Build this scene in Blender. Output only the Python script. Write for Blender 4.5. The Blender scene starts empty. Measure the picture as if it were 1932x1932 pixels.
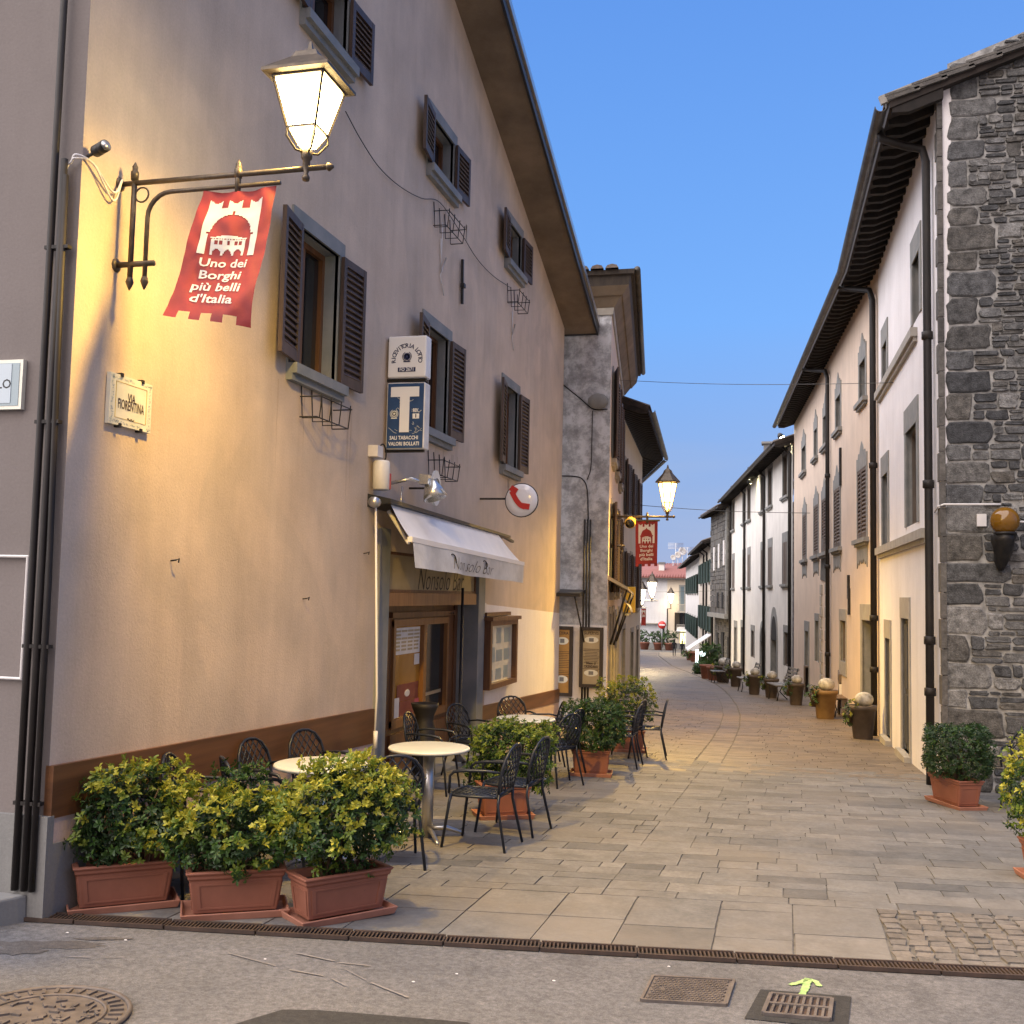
import bpy, bmesh, math, random
from mathutils import Vector, Matrix, noise
rnd = random.Random(7)
SC = bpy.context.scene
COL = SC.collection
# ------------------------------------------------------------------ camera
CAM_R = Vector((0.96871, 0.24722, 0.02175)); CAM_D = Vector((0.00217, 0.07919, -0.99686)); CAM_F = Vector((-0.24817, 0.96572, 0.07617))
FPX = 2000.0; CPX = 966.0          # focal length and centre in photo units (1932 wide)
cd = bpy.data.cameras.new('camera'); cam = bpy.data.objects.new('camera', cd); COL.objects.link(cam)
cd.sensor_width = 36.0; cd.lens = 36.0 * FPX / 1932.0; cd.clip_start = 0.05; cd.clip_end = 3000
cam.matrix_world = Matrix(((CAM_R.x, -CAM_D.x, -CAM_F.x, 0), (CAM_R.y, -CAM_D.y, -CAM_F.y, 0), (CAM_R.z, -CAM_D.z, -CAM_F.z, 0), (0, 0, 0, 1)))
SC.camera = cam
# ------------------------------------------------------------------ dusk sky
W = bpy.data.worlds.new('World'); SC.world = W; W.use_nodes = True
wt = W.node_tree; wt.nodes.clear()
wo = wt.nodes.new('ShaderNodeOutputWorld'); bg = wt.nodes.new('ShaderNodeBackground'); sky = wt.nodes.new('ShaderNodeTexSky')
SUN_EL = math.radians(3.0); SUN_ROT = math.radians(20)
sky.sky_type = 'NISHITA'; sky.sun_disc = False; sky.sun_elevation = SUN_EL; sky.sun_rotation = SUN_ROT
sky.altitude = 300; sky.air_density = 1.0; sky.dust_density = 0.5; sky.ozone_density = 2.0
bg.inputs['Strength'].default_value = 0.122
# clear evening blue with a slightly paler, faintly cloudy band low down, over the physical sky
def wn(t): return wt.nodes.new(t)
tc = wn('ShaderNodeTexCoord'); sx = wn('ShaderNodeSeparateXYZ'); wt.links.new(tc.outputs['Generated'], sx.inputs[0])
cr = wn('ShaderNodeValToRGB'); wt.links.new(sx.outputs['Z'], cr.inputs[0]); el = cr.color_ramp.elements
el[0].position = 0.0; el[0].color = (.95, 1.38, 2.4, 1); el[1].position = .9; el[1].color = (.22, .75, 2.4, 1)
for p_, c_ in ((.10, (.84, 1.38, 2.65, 1)), (.25, (.60, 1.48, 3.35, 1)), (.50, (.42, 1.12, 2.95, 1))): e_ = el.new(p_); e_.color = c_
nm = wn('ShaderNodeMapping'); nm.inputs['Scale'].default_value = (1.2, 1.2, 9); wt.links.new(tc.outputs['Generated'], nm.inputs[0])
nz = wn('ShaderNodeTexNoise'); nz.inputs['Scale'].default_value = 2.6; nz.inputs['Detail'].default_value = 6; wt.links.new(nm.outputs[0], nz.inputs['Vector'])
cf = wn('ShaderNodeMapRange'); cf.inputs[1].default_value = .5; cf.inputs[2].default_value = .75; cf.inputs[3].default_value = 0; cf.inputs[4].default_value = .7; wt.links.new(nz.outputs['Fac'], cf.inputs[0])
lo = wn('ShaderNodeMapRange'); lo.inputs[1].default_value = .24; lo.inputs[2].default_value = .05; lo.inputs[3].default_value = .0; lo.inputs[4].default_value = 1; wt.links.new(sx.outputs['Z'], lo.inputs[0])
mu = wn('ShaderNodeMath'); mu.operation = 'MULTIPLY'; wt.links.new(cf.outputs[0], mu.inputs[0]); wt.links.new(lo.outputs[0], mu.inputs[1])
mc = wn('ShaderNodeMix'); mc.data_type = 'RGBA'; wt.links.new(mu.outputs[0], mc.inputs[0]); wt.links.new(cr.outputs[0], mc.inputs[6]); mc.inputs[7].default_value = (1.1, 1.5, 2.5, 1)
mx = wn('ShaderNodeMix'); mx.data_type = 'RGBA'; mx.inputs[0].default_value = .93; wt.links.new(sky.outputs[0], mx.inputs[6]); wt.links.new(mc.outputs[2], mx.inputs[7])
wf = wn('ShaderNodeMapRange'); wf.interpolation_type = 'SMOOTHSTEP'; wf.inputs[1].default_value = -.05; wf.inputs[2].default_value = -.95; wf.inputs[3].default_value = 0; wf.inputs[4].default_value = .9; wt.links.new(sx.outputs['Y'], wf.inputs[0])
ww = wn('ShaderNodeMix'); ww.data_type = 'RGBA'; wt.links.new(wf.outputs[0], ww.inputs[0]); wt.links.new(mx.outputs[2], ww.inputs[6]); ww.inputs[7].default_value = (2.9, 2.1, 1.75, 1)
wt.links.new(ww.outputs[2], bg.inputs['Color']); wt.links.new(bg.outputs[0], wo.inputs[0])
# soft afterglow of the sun that has just gone down behind the camera
sl = bpy.data.lights.new('sun', 'SUN'); so = bpy.data.objects.new('sun', sl); COL.objects.link(so)
sl.energy = 3.55; sl.angle = math.radians(110); sl.color = (1.0, 0.91, 0.84)
so.rotation_euler = Vector((.58, .22, -.79)).to_track_quat('-Z', 'Y').to_euler()
SC.view_settings.view_transform = 'Standard'; SC.view_settings.look = 'None'; SC.view_settings.exposure = 1.3; SC.view_settings.gamma = 1.0
SC.cycles.use_denoising = True
SC.cycles.max_bounces = 6; SC.cycles.sample_clamp_indirect = 4.0
# ------------------------------------------------------------------ from a pixel of the photo to a place in the street
def ray(u, v): return CAM_R * (u - CPX) + CAM_D * (v - CPX) + CAM_F * FPX
def zg(y):
    if y < 14: return -1.64 - .037 * y
    if y < 37: return -2.158 - .03487 * (y - 14)
    if y < 118: return -2.96 - .0444 * (y - 37)
    return -6.557
def G(u, v):
    d = ray(u, v); lo, hi = .5, 400.
    for i in range(50):
        m = (lo + hi) / 2; p = d * (m / d.y)
        if p.z < zg(p.y): hi = m
        else: lo = m
    return d * (lo / d.y)
def PX(u, v, x): d = ray(u, v); return d * (x / d.x)
def PY(u, v, y): d = ray(u, v); return d * (y / d.y)
def PZ(u, v, z): d = ray(u, v); return d * (z / d.z)
# ------------------------------------------------------------------ things and parts
MATW = {}
def props(o, label=None, cat=None, group=None, kind=None):
    if label: o['label'] = label
    if cat: o['category'] = cat
    if group: o['group'] = group
    if kind: o['kind'] = kind
    return o
def thing(name, label, cat, loc=(0, 0, 0), rz=0.0, group=None):
    o = bpy.data.objects.new(name, None); COL.objects.link(o)
    o.location = loc; o.rotation_euler = (0, 0, rz); o.empty_display_size = .2
    MATW[o.name] = Matrix.Translation(Vector(loc)) @ Matrix.Rotation(rz, 4, 'Z')
    return props(o, label, cat, group)
def kids(o): return [c for c in bpy.data.objects if c.parent == o]
def copy_tree(o, loc=None, rz=None, label=None, parent=None, scale=None):
    c = o.copy(); COL.objects.link(c); c.parent = parent
    if parent is None:
        if loc is not None: c.location = loc
        if rz is not None: c.rotation_euler = (0, 0, rz)
        if scale: c.scale = (scale,) * 3
        if label: c['label'] = label
    for ch in list(CH.get(o.name, [])): copy_tree(ch, parent=c)
    return c
CH = {}
V = Vector
def smooth(pts, k=6):
    """a soft curve through the points"""
    p = [Vector(q) for q in pts]; p = [p[0] * 2 - p[1]] + p + [p[-1] * 2 - p[-2]]; r = []
    for i in range(1, len(p) - 2):
        for j in range(k):
            t = j / k; a, b, c, d = p[i - 1], p[i], p[i + 1], p[i + 2]
            r.append(.5 * ((2 * b) + (c - a) * t + (2 * a - 5 * b + 4 * c - d) * t * t + (3 * b - a - 3 * c + d) * t ** 3))
    return r + [p[-2]]
class MB:
    def __init__(s): s.v = []; s.f = []; s.m = []; s.sm = []; s.cur = 0
    def add(s, vs, fs, sm=False):
        b = len(s.v); s.v.extend([V(p) for p in vs])
        for f in fs: s.f.append([b + i for i in f]); s.m.append(s.cur); s.sm.append(sm)
    def hexa(s, p): s.add(p, [(0, 3, 2, 1), (4, 5, 6, 7), (0, 1, 5, 4), (1, 2, 6, 5), (2, 3, 7, 6), (3, 0, 4, 7)])
    def box(s, c, d, M=None):
        x, y, z = d[0] / 2, d[1] / 2, d[2] / 2
        p = [V(q) for q in ((-x, -y, -z), (x, -y, -z), (x, y, -z), (-x, y, -z), (-x, -y, z), (x, -y, z), (x, y, z), (-x, y, z))]
        if M is not None: p = [M @ q for q in p]
        s.hexa([q + V(c) for q in p])
    def bar(s, a, b, w, h, up=(0, 0, 1)):
        a, b = V(a), V(b); d = (b - a).normalized(); x = d.cross(V(up))
        if x.length < 1e-4: x = d.cross(V((1, 0, 0)))
        x.normalize(); y = x.cross(d).normalized(); x = x * w / 2; y = y * h / 2
        s.hexa([a - x - y, a + x - y, b + x - y, b - x - y, a - x + y, a + x + y, b + x + y, b - x + y])
    def tube(s, pts, r, n=8, closed=False, sm=True, cap=True):
        pts = [V(p) for p in pts]; N = len(pts)
        rs = r if isinstance(r, (list, tuple)) else [r] * N
        vs = []; prev = None
        for i, p in enumerate(pts):
            if closed: t = pts[(i + 1) % N] - pts[i - 1]
            else: t = pts[min(i + 1, N - 1)] - pts[max(i - 1, 0)]
            if t.length < 1e-9: t = V((0, 0, 1))
            t.normalize()
            if prev is None:
                a = t.cross(V((0, 0, 1)))
                if a.length < .05: a = t.cross(V((1, 0, 0)))
            else:
                a = prev - t * prev.dot(t)
                if a.length < 1e-6: a = t.orthogonal()
            a.normalize(); prev = a; b = t.cross(a)
            for k in range(n):
                g = 2 * math.pi * k / n; vs.append(p + (a * math.cos(g) + b * math.sin(g)) * rs[i])
        fs = []
        for i in range(N if closed else N - 1):
            j = (i + 1) % N
            for k in range(n):
                l = (k + 1) % n; fs.append((i * n + k, i * n + l, j * n + l, j * n + k))
        if cap and not closed: fs.append(tuple(range(n - 1, -1, -1))); fs.append(tuple(range((N - 1) * n, N * n)))
        s.add(vs, fs, sm)
    def lathe(s, prof, n=20, M=None, c=(0, 0, 0), sm=True, phase=0.0):
        vs = []; fs = []
        for r, z in prof:
            for k in range(n):
                g = 2 * math.pi * k / n + phase; p = V((r * math.cos(g), r * math.sin(g), z))
                if M is not None: p = M @ p
                vs.append(p + V(c))
        for i in range(len(prof) - 1):
            for k in range(n):
                l = (k + 1) % n; fs.append((i * n + k, i * n + l, (i + 1) * n + l, (i + 1) * n + k))
        if prof[0][0] > 1e-4: fs.append(tuple(range(n - 1, -1, -1)))
        if prof[-1][0] > 1e-4: fs.append(tuple(range((len(prof) - 1) * n, len(prof) * n)))
        s.add(vs, fs, sm)
    def prism(s, poly, ext):
        n = len(poly); ext = V(ext); a = [V(p) for p in poly]; b = [p + ext for p in a]
        s.add(a + b, [tuple(range(n - 1, -1, -1)), tuple(range(n, 2 * n))] + [(i, (i + 1) % n, n + (i + 1) % n, n + i) for i in range(n)])
    def loft(s, loops, cap=True, sm=False):
        n = len(loops[0]); vs = [p for l in loops for p in l]; fs = []
        for i in range(len(loops) - 1):
            for k in range(n): fs.append((i * n + k, i * n + (k + 1) % n, (i + 1) * n + (k + 1) % n, (i + 1) * n + k))
        if cap: fs.append(tuple(range(n - 1, -1, -1))); fs.append(tuple(range((len(loops) - 1) * n, len(loops) * n)))
        s.add(vs, fs, sm)
    def ball(s, c, r, n=14, m=8, sq=(1, 1, 1), sm=True):
        prof = [(max(1e-5, math.sin(math.pi * i / m)), -math.cos(math.pi * i / m)) for i in range(m + 1)]
        s.lathe(prof, n, Matrix.Diagonal((r * sq[0], r * sq[1], r * sq[2])), c, sm)
    def build(s, name, mats, parent=None, label=None, cat=None, group=None, kind=None, bevel=0, recalc=True, world=True):
        me = bpy.data.meshes.new(name)
        vs = s.v
        if parent is not None and world and parent.name in MATW:
            inv = MATW[parent.name].inverted(); vs = [inv @ p for p in vs]
        me.from_pydata([tuple(p) for p in vs], [], s.f)
        if not isinstance(mats, (list, tuple)): mats = [mats]
        for m in mats: me.materials.append(m)
        me.polygons.foreach_set('material_index', s.m); me.polygons.foreach_set('use_smooth', s.sm)
        me.update()
        if recalc or bevel:
            bm = bmesh.new(); bm.from_mesh(me)
            if bevel:
                bmesh.ops.remove_doubles(bm, verts=bm.verts, dist=1e-5)
                es = [e for e in bm.edges if len(e.link_faces) == 2 and e.calc_face_angle(0) > .6]
                bmesh.ops.bevel(bm, geom=es, offset=bevel, segments=2, profile=.5, affect='EDGES', clamp_overlap=True)
            bmesh.ops.recalc_face_normals(bm, faces=bm.faces); bm.to_mesh(me); bm.free()
        o = bpy.data.objects.new(name, me); COL.objects.link(o)
        if parent is not None:
            o.parent = parent; MATW[o.name] = MATW.get(parent.name, Matrix()); CH.setdefault(parent.name, []).append(o)
        else: MATW[o.name] = Matrix()
        return props(o, label, cat, group, kind)
# ------------------------------------------------------------------ lettering (built-in font turned into mesh)
def text_mesh(txt, size=1.0, bold=0.0, shear=0.0, spacing=1.0, fine=2):
    cu = bpy.data.curves.new('t', 'FONT'); cu.body = txt; cu.size = size; cu.offset = bold; cu.shear = shear; cu.space_character = spacing
    cu.align_x = 'CENTER'; cu.align_y = 'CENTER'; cu.resolution_u = fine
    o = bpy.data.objects.new('t', cu); COL.objects.link(o)
    bpy.context.view_layer.update()
    me = o.evaluated_get(bpy.context.evaluated_depsgraph_get()).to_mesh()
    vs = [v.co.copy() for v in me.vertices]; fs = [tuple(p.vertices) for p in me.polygons]
    o.to_mesh_clear(); bpy.data.objects.remove(o); bpy.data.curves.remove(cu)
    return vs, fs
def put_text(mb, txt, fn, size, width=None, bold=0.0, shear=0.0, spacing=1.0, fine=2):
    """fn maps flat letter coordinates (x right, y up) to a place in the world"""
    vs, fs = text_mesh(txt, size, bold, shear, spacing, fine)
    if not vs: return
    x0 = min(v.x for v in vs); x1 = max(v.x for v in vs); k = 1.0
    if width: k = width / max(1e-6, x1 - x0)
    cx = (x0 + x1) / 2
    mb.add([fn((v.x - cx) * k, v.y) for v in vs], fs)
# ------------------------------------------------------------------ materials
def mat(name, col=(.5, .5, .5), rough=.7, metal=0.0, emit=None, estr=0.0, spec=None):
    m = bpy.data.materials.new(name); m.use_nodes = True; b = m.node_tree.nodes['Principled BSDF']
    b.inputs['Base Color'].default_value = (*col, 1); b.inputs['Roughness'].default_value = rough; b.inputs['Metallic'].default_value = metal
    if spec is not None: b.inputs['Specular IOR Level'].default_value = spec
    if emit: b.inputs['Emission Color'].default_value = (*emit, 1); b.inputs['Emission Strength'].default_value = estr
    return m
class NT:
    def __init__(s, m): s.t = m.node_tree; s.n = s.t.nodes; s.b = s.n['Principled BSDF']; s.co = None
    def new(s, t, **k):
        n = s.n.new(t)
        for a, v in k.items(): setattr(n, a, v)
        return n
    def link(s, a, b): s.t.links.new(a, b)
    def coord(s, sc=(1, 1, 1), kind='Object', rot=(0, 0, 0)):
        if s.co is None: s.co = s.new('ShaderNodeTexCoord')
        mp = s.new('ShaderNodeMapping'); mp.inputs['Scale'].default_value = sc; mp.inputs['Rotation'].default_value = rot
        s.link(s.co.outputs[kind], mp.inputs['Vector']); return mp.outputs[0]
    def noise(s, scale, detail=4, rough=.55, vec=None, sc=(1, 1, 1), dist=0.0):
        n = s.new('ShaderNodeTexNoise'); n.inputs['Scale'].default_value = scale; n.inputs['Detail'].default_value = detail; n.inputs['Roughness'].default_value = rough; n.inputs['Distortion'].default_value = dist
        s.link(vec if vec is not None else s.coord(sc), n.inputs['Vector']); return n.outputs['Fac']
    def ramp(s, fac, stops):
        r = s.new('ShaderNodeValToRGB'); e = r.color_ramp.elements
        while len(e) < len(stops): e.new(.5)
        for i, (p, c) in enumerate(stops): e[i].position = p; e[i].color = (*c, 1) if len(c) == 3 else c
        s.link(fac, r.inputs[0]); return r.outputs[0]
    def mix(s, a, b, fac, mode='MIX'):
        m = s.new('ShaderNodeMix', data_type='RGBA', blend_type=mode)
        for sock, val in ((m.inputs[0], fac), (m.inputs[6], a), (m.inputs[7], b)):
            if hasattr(val, 'is_output'): s.link(val, sock)
            elif isinstance(val, (int, float)): sock.default_value = val
            else: sock.default_value = (*val, 1)
        return m.outputs[2]
    def base(s, c): s.link(c, s.b.inputs['Base Color'])
    def bump(s, h, strength=.3, dist=.01):
        b = s.new('ShaderNodeBump'); b.inputs['Strength'].default_value = strength; b.inputs['Distance'].default_value = dist
        s.link(h, b.inputs['Height']); s.link(b.outputs[0], s.b.inputs['Normal']); return b
    def island(s): return s.new('ShaderNodeNewGeometry').outputs['Random Per Island']
def stucco(name, col, var=.12, streak=.35, bump=.35, stain=(.75, .72, .7), rough=.9, grain=45, patch=False):
    m = mat(name, col, rough); t = NT(m); d = tuple(c * (1 - var) for c in col); l = tuple(min(1, c * (1 + var * .7)) for c in col)
    c1 = t.ramp(t.noise(1.3, 6, .6), [(.3, d), (.7, l)])
    st = t.ramp(t.noise(2.2, 5, .62, sc=(2.2, 2.2, .22)), [(.42, (1, 1, 1)), (.75, stain)])
    c2 = t.mix(c1, st, streak, 'MULTIPLY')
    if patch:                                           # repaired patches with soft edges, fine vertical runs of rain
        pv = t.ramp(t.noise(.55, 3, .45, dist=.8), [(.50, (1, 1, 1)), (.53, (.90, .915, .93)), (.62, (.90, .915, .93)), (.66, (1, 1, 1))]); c2 = t.mix(c2, pv, .8, 'MULTIPLY')
        rn = t.ramp(t.noise(9, 4, .6, sc=(1, 1, .05)), [(.55, (1, 1, 1)), (.8, (.80, .79, .78))]); c2 = t.mix(c2, rn, .28, 'MULTIPLY')
    fine = t.ramp(t.noise(60, 3, .6), [(.25, (.86, .86, .86)), (.75, (1.06, 1.06, 1.06))])
    t.base(t.mix(c2, fine, .7, 'MULTIPLY'))
    h = t.mix(t.noise(grain, 6, .65), t.noise(5, 3, .5), .45)
    t.bump(h, bump, .012); return m
def noisy(name, col, col2, scale=6, rough=.7, bump=.2, bscale=40, metal=0, sc=(1, 1, 1), dist=.004, lo=.35, hi=.65):
    m = mat(name, col, rough, metal); t = NT(m)
    t.base(t.ramp(t.noise(scale, 5, .6, sc=sc), [(lo, col), (hi, col2)]))
    if bump: t.bump(t.noise(bscale, 4, .6, sc=sc), bump, dist)
    return m
def island_mat(name, stops, scale=8, rough=.85, bump=.5, bscale=18, vary=.35, dist=.012, warm=None):
    m = mat(name, (.3, .3, .3), rough); t = NT(m)
    c = t.ramp(t.island(), stops)
    n = t.ramp(t.noise(scale, 8, .72), [(.34, (1 - vary,) * 3), (.66, (1 + vary * .6,) * 3)])
    fg = t.ramp(t.noise(scale * 6, 4, .7), [(.32, (1 - vary * .7,) * 3), (.68, (1 + vary * .45,) * 3)]); n = t.mix(n, fg, 1.0, 'MULTIPLY')
    c = t.mix(c, n, 1.0, 'MULTIPLY')
    if warm: c = t.mix(c, warm, t.ramp(t.noise(.6, 4, .6), [(.45, (0, 0, 0)), (.7, (.7, .7, .7))]))
    t.base(c); t.bump(t.mix(t.noise(bscale, 6, .7), t.noise(bscale * 5, 3, .6), .3), bump, dist); return m
M = {}
M['pink'] = stucco('pink_stucco', (.60, .485, .38), .15, .38, .45, patch=True)
M['white'] = stucco('white_stucco', (.80, .775, .78), .07, .3, .12, grain=25)
M['peach'] = stucco('peach_stucco', (.70, .57, .46), .09, .35, .12, grain=25)
M['white2'] = stucco('offwhite_stucco', (.76, .735, .69), .09, .35, .12, grain=25)
M['cream'] = stucco('cream_stucco', (.62, .55, .45), .08, .3, .15)
M['rosey'] = stucco('rose_stucco', (.6, .5, .45), .08, .3, .15)
M['shade'] = stucco('shade_toned_stucco', (.185, .162, .155), .08, .25, .3)  # dark base colour carries the shade on the house's end wall
M['plinth'] = stucco('cement_plinth', (.20, .20, .195), .18, .5, .4)
M['strip'] = stucco('pink_skirting', (.55, .42, .37), .12, .4)
M['stonetrim'] = noisy('grey_sandstone', (.20, .205, .20), (.27, .265, .25), 5, .85, .3, 60)
M['stonetrim_l'] = noisy('pale_sandstone', (.30, .28, .25), (.38, .355, .31), 5, .85, .3, 60)
M['jamb'] = noisy('blue_grey_stone', (.17, .19, .20), (.24, .25, .255), 3, .8, .2, 60)
M['shutter'] = noisy('brown_painted_wood', (.045, .028, .022), (.075, .048, .038), 10, .55, .15, 60, sc=(1, 1, .2))
M['shutter_g'] = noisy('grey_brown_weathered_wood', (.10, .078, .062), (.16, .125, .10), 8, .75, .2, 60, sc=(1, 1, .2))
M['shutter_b'] = mat('blue_grey_painted_wood', (.09, .13, .16), .6)
M['shutter_dg'] = mat('dark_green_painted_wood', (.02, .045, .035), .6)
M['band'] = noisy('varnished_brown_boarding', (.085, .035, .014), (.16, .068, .026), 5, .5, .15, 40, sc=(1, .12, 2.2))
M['wood'] = noisy('door_walnut', (.10, .042, .016), (.17, .075, .030), 7, .45, .15, 40, sc=(3, 3, .25))
M['wood_l'] = noisy('oak_frame', (.20, .092, .030), (.28, .135, .048), 7, .45, .15, 40, sc=(3, 3, .25))
M['wood_d'] = noisy('old_dark_wood', (.028, .022, .018), (.055, .042, .032), 8, .75, .2, 40, sc=(3, 3, .3))
M['iron'] = noisy('black_iron', (.012, .012, .013), (.03, .027, .025), 14, .5, .15, 60, .3)
M['pipe'] = noisy('dark_painted_pipe', (.010, .008, .0075), (.018, .014, .013), 6, .6, .1, 50, .2)
M['lampiron'] = noisy('bronze_painted_iron', (.075, .06, .045), (.12, .095, .07), 20, .45, .15, 60, .5)
M['gutter'] = noisy('weathered_copper_gutter', (.06, .055, .05), (.11, .105, .095), 4, .5, .1, 30, .5)
M['soffit'] = stucco('stained_concrete_soffit', (.20, .155, .11), .3, .6, .3, grain=18)
M['fascia'] = mat('dark_sheet_metal', (.03, .032, .036), .4, .4)
M['rafter'] = noisy('blackened_rafters', (.008, .006, .005), (.02, .015, .012), 7, .85, .2, 40)
M['tile'] = island_mat('weathered_roof_tile', [(0, (.10, .085, .075)), (.5, (.15, .125, .105)), (1, (.12, .085, .07))], 9, .85, .4)
M['tile_r'] = island_mat('red_roof_tile', [(0, (.22, .075, .06)), (.5, (.27, .10, .08)), (1, (.19, .07, .06))], 9, .8, .3)
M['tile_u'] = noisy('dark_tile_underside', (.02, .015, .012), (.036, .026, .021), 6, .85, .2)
M['white_paint'] = mat('white_paint', (.78, .77, .75), .45)
M['offwhite'] = noisy('dirty_white_plastic', (.60, .59, .56), (.72, .71, .68), 5, .45, 0)
M['navy'] = noisy('navy_blue_enamel', (.012, .045, .13), (.02, .065, .17), 6, .4, 0)
M['navyink'] = mat('navy_ink', (.01, .02, .08), .5)
M['redsign'] = mat('red_plastic', (.45, .015, .015), .4)
M['ink'] = mat('black_ink', (.012, .011, .012), .6)
M['darktext'] = mat('brown_ink', (.05, .03, .02), .6)
M['ceramic'] = noisy('glazed_ceramic', (.66, .66, .56), (.74, .73, .63), 8, .25, .05)
M['ceramic_b'] = mat('blue_grey_glaze', (.26, .34, .38), .3)
M['ceramic_y'] = mat('ochre_glaze', (.52, .40, .13), .3)
M['cloth_red'] = noisy('red_banner_cloth', (.165, .005, .004), (.24, .008, .006), 4, .7, .15, 90, dist=.003)
M['cloth_white'] = mat('white_banner_print', (.50, .48, .45), .75)
M['awning'] = noisy('white_awning_canvas', (.66, .67, .69), (.74, .74, .75), 3, .75, .15, 120, dist=.002)
M['valance'] = noisy('grey_valance_canvas', (.50, .49, .46), (.64, .63, .60), 3, .8, .25, 9, dist=.02)
M['signboard'] = noisy('beige_signboard', (.34, .28, .17), (.40, .33, .21), 3, .6, .05)
M['terracotta'] = noisy('terracotta_plastic', (.20, .075, .046), (.27, .103, .064), 4, .6, .12, 50, lo=.3, hi=.7)
M['terracotta_p'] = noisy('pale_terracotta', (.30, .13, .085), (.38, .17, .115), 5, .65, .12, 50)
M['soil'] = noisy('dark_soil', (.02, .013, .009), (.05, .033, .022), 20, .95, .6, 40)
M['chair'] = noisy('dark_blue_grey_aluminium', (.016, .021, .034), (.028, .034, .05), 12, .38, .05, 40, .4)
M['tabletop'] = noisy('pale_marbled_tabletop', (.56, .58, .52), (.64, .65, .60), 4, .3, 0)
M['steel'] = mat('brushed_steel', (.5, .5, .5), .32, .9)
M['glass_dark'] = mat('dark_window_glass', (.012, .013, .015), .08, 0, spec=.6)
M['glass_warm'] = noisy('amber_lit_glass', (.30, .14, .02), (.38, .19, .035), 3, .15, 0)
M['dark'] = mat('dark_interior', (.008, .007, .006), .9)
M['paper'] = noisy('white_paper', (.62, .60, .60), (.70, .68, .66), 8, .7, 0)
M['poster'] = noisy('amber_poster', (.34, .17, .035), (.44, .25, .07), 4, .5, 0)
M['poster_red'] = noisy('dark_red_poster', (.16, .02, .025), (.22, .05, .04), 7, .4, 0)
M['pinkpaper'] = mat('pink_paper', (.5, .1, .14), .5)
M['leafy'] = None
def leafmat(name, a, b, trans=.35):
    m = mat(name, a, .42); t = NT(m); c = t.ramp(t.island(), [(0, a), (1, b)]); t.base(c)
    tr = t.new('ShaderNodeBsdfTranslucent'); t.link(c, tr.inputs['Color'])
    mx = t.new('ShaderNodeMixShader'); mx.inputs[0].default_value = trans
    out = [n for n in t.n if n.type == 'OUTPUT_MATERIAL'][0]
    t.link(t.b.outputs[0], mx.inputs[1]); t.link(tr.outputs[0], mx.inputs[2]); t.link(mx.outputs[0], out.inputs['Surface']); return m
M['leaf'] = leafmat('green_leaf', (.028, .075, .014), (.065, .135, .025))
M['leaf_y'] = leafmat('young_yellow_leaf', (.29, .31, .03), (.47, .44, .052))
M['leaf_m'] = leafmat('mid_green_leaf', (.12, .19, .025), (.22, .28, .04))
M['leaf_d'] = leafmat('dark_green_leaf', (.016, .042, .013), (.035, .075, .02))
M['stem'] = noisy('brown_stem', (.06, .035, .02), (.10, .06, .035), 12, .85, .3)
M['asphalt'] = None
def asphalt(name, a, b, fl=.25):
    m = mat(name, a, .9); t = NT(m)
    c = t.ramp(t.noise(1.1, 6, .65), [(.3, a), (.7, b)])
    c = t.mix(c, t.ramp(t.noise(.9, 8, .75, dist=.4), [(.34, (.42, .42, .43)), (.46, (1, 1, 1))]), fl * 2.4 if fl * 2.4 < 1 else 1, 'MULTIPLY')
    c = t.mix(c, t.ramp(t.noise(30, 6, .75), [(.36, (.60, .60, .60)), (.64, (1.28, 1.27, 1.26))]), .9, 'MULTIPLY')
    g = t.ramp(t.noise(190, 2, .6), [(.3, (.55, .55, .55)), (.7, (1.35, 1.33, 1.3))])
    c = t.mix(c, g, .85, 'MULTIPLY')
    sc = t.ramp(t.noise(2.6, 4, .5, sc=(.35, 2.0, 1)), [(.62, (1, 1, 1)), (.78, (1.35, 1.33, 1.3))])
    t.base(t.mix(c, sc, fl, 'MULTIPLY')); t.bump(t.noise(170, 3, .7), .55, .006); return m
M['asphalt'] = asphalt('worn_asphalt', (.098, .098, .104), (.152, .150, .157))
M['asphalt_d'] = asphalt('fresh_dark_asphalt', (.022, .022, .023), (.035, .034, .034), .1)
M['slab'] = island_mat('grey_sandstone_slab', [(0, (.085, .086, .088)), (.2, (.135, .134, .134)), (.45, (.165, .161, .155)), (.6, (.110, .110, .110)), (.8, (.188, .180, .168)), (1, (.125, .123, .123))], 5, .72, .45, 14, .30, .008, warm=(.19, .165, .135))
M['slab2'] = island_mat('lamp_warmed_brown_paver', [(0, (.11, .088, .07)), (.4, (.15, .12, .09)), (.75, (.185, .15, .112)), (1, (.13, .105, .085))], 5, .52, .4, 14, .28, .008, warm=(.19, .14, .085))  # brownish stone with the second lantern's warm light mixed into its colour
M['cobble'] = island_mat('rounded_cobble', [(0, (.12, .105, .09)), (.5, (.185, .16, .135)), (1, (.15, .135, .12))], 9, .85, .5, 22, .3)
M['joint'] = noisy('sand_joint', (.085, .078, .07), (.15, .138, .122), 12, .95, .5, 60)
M['rubble'] = island_mat('dark_grey_rubble_stone', [(0, (.055, .057, .061)), (.25, (.105, .107, .11)), (.5, (.175, .174, .17)), (.65, (.13, .12, .105)), (.85, (.075, .077, .08)), (1, (.25, .245, .235))], 11, .85, 1.0, 14, .65, .03)
M['rubble_f'] = island_mat('grey_brown_rubble_stone', [(0, (.08, .075, .07)), (.5, (.14, .13, .115)), (1, (.11, .10, .09))], 4, .85, .8, 5, .4, .03)
M['mortar'] = noisy('pale_mortar', (.15, .148, .143), (.42, .415, .40), 6, .95, .6, 30, dist=.01)
M['mottle'] = None
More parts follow.
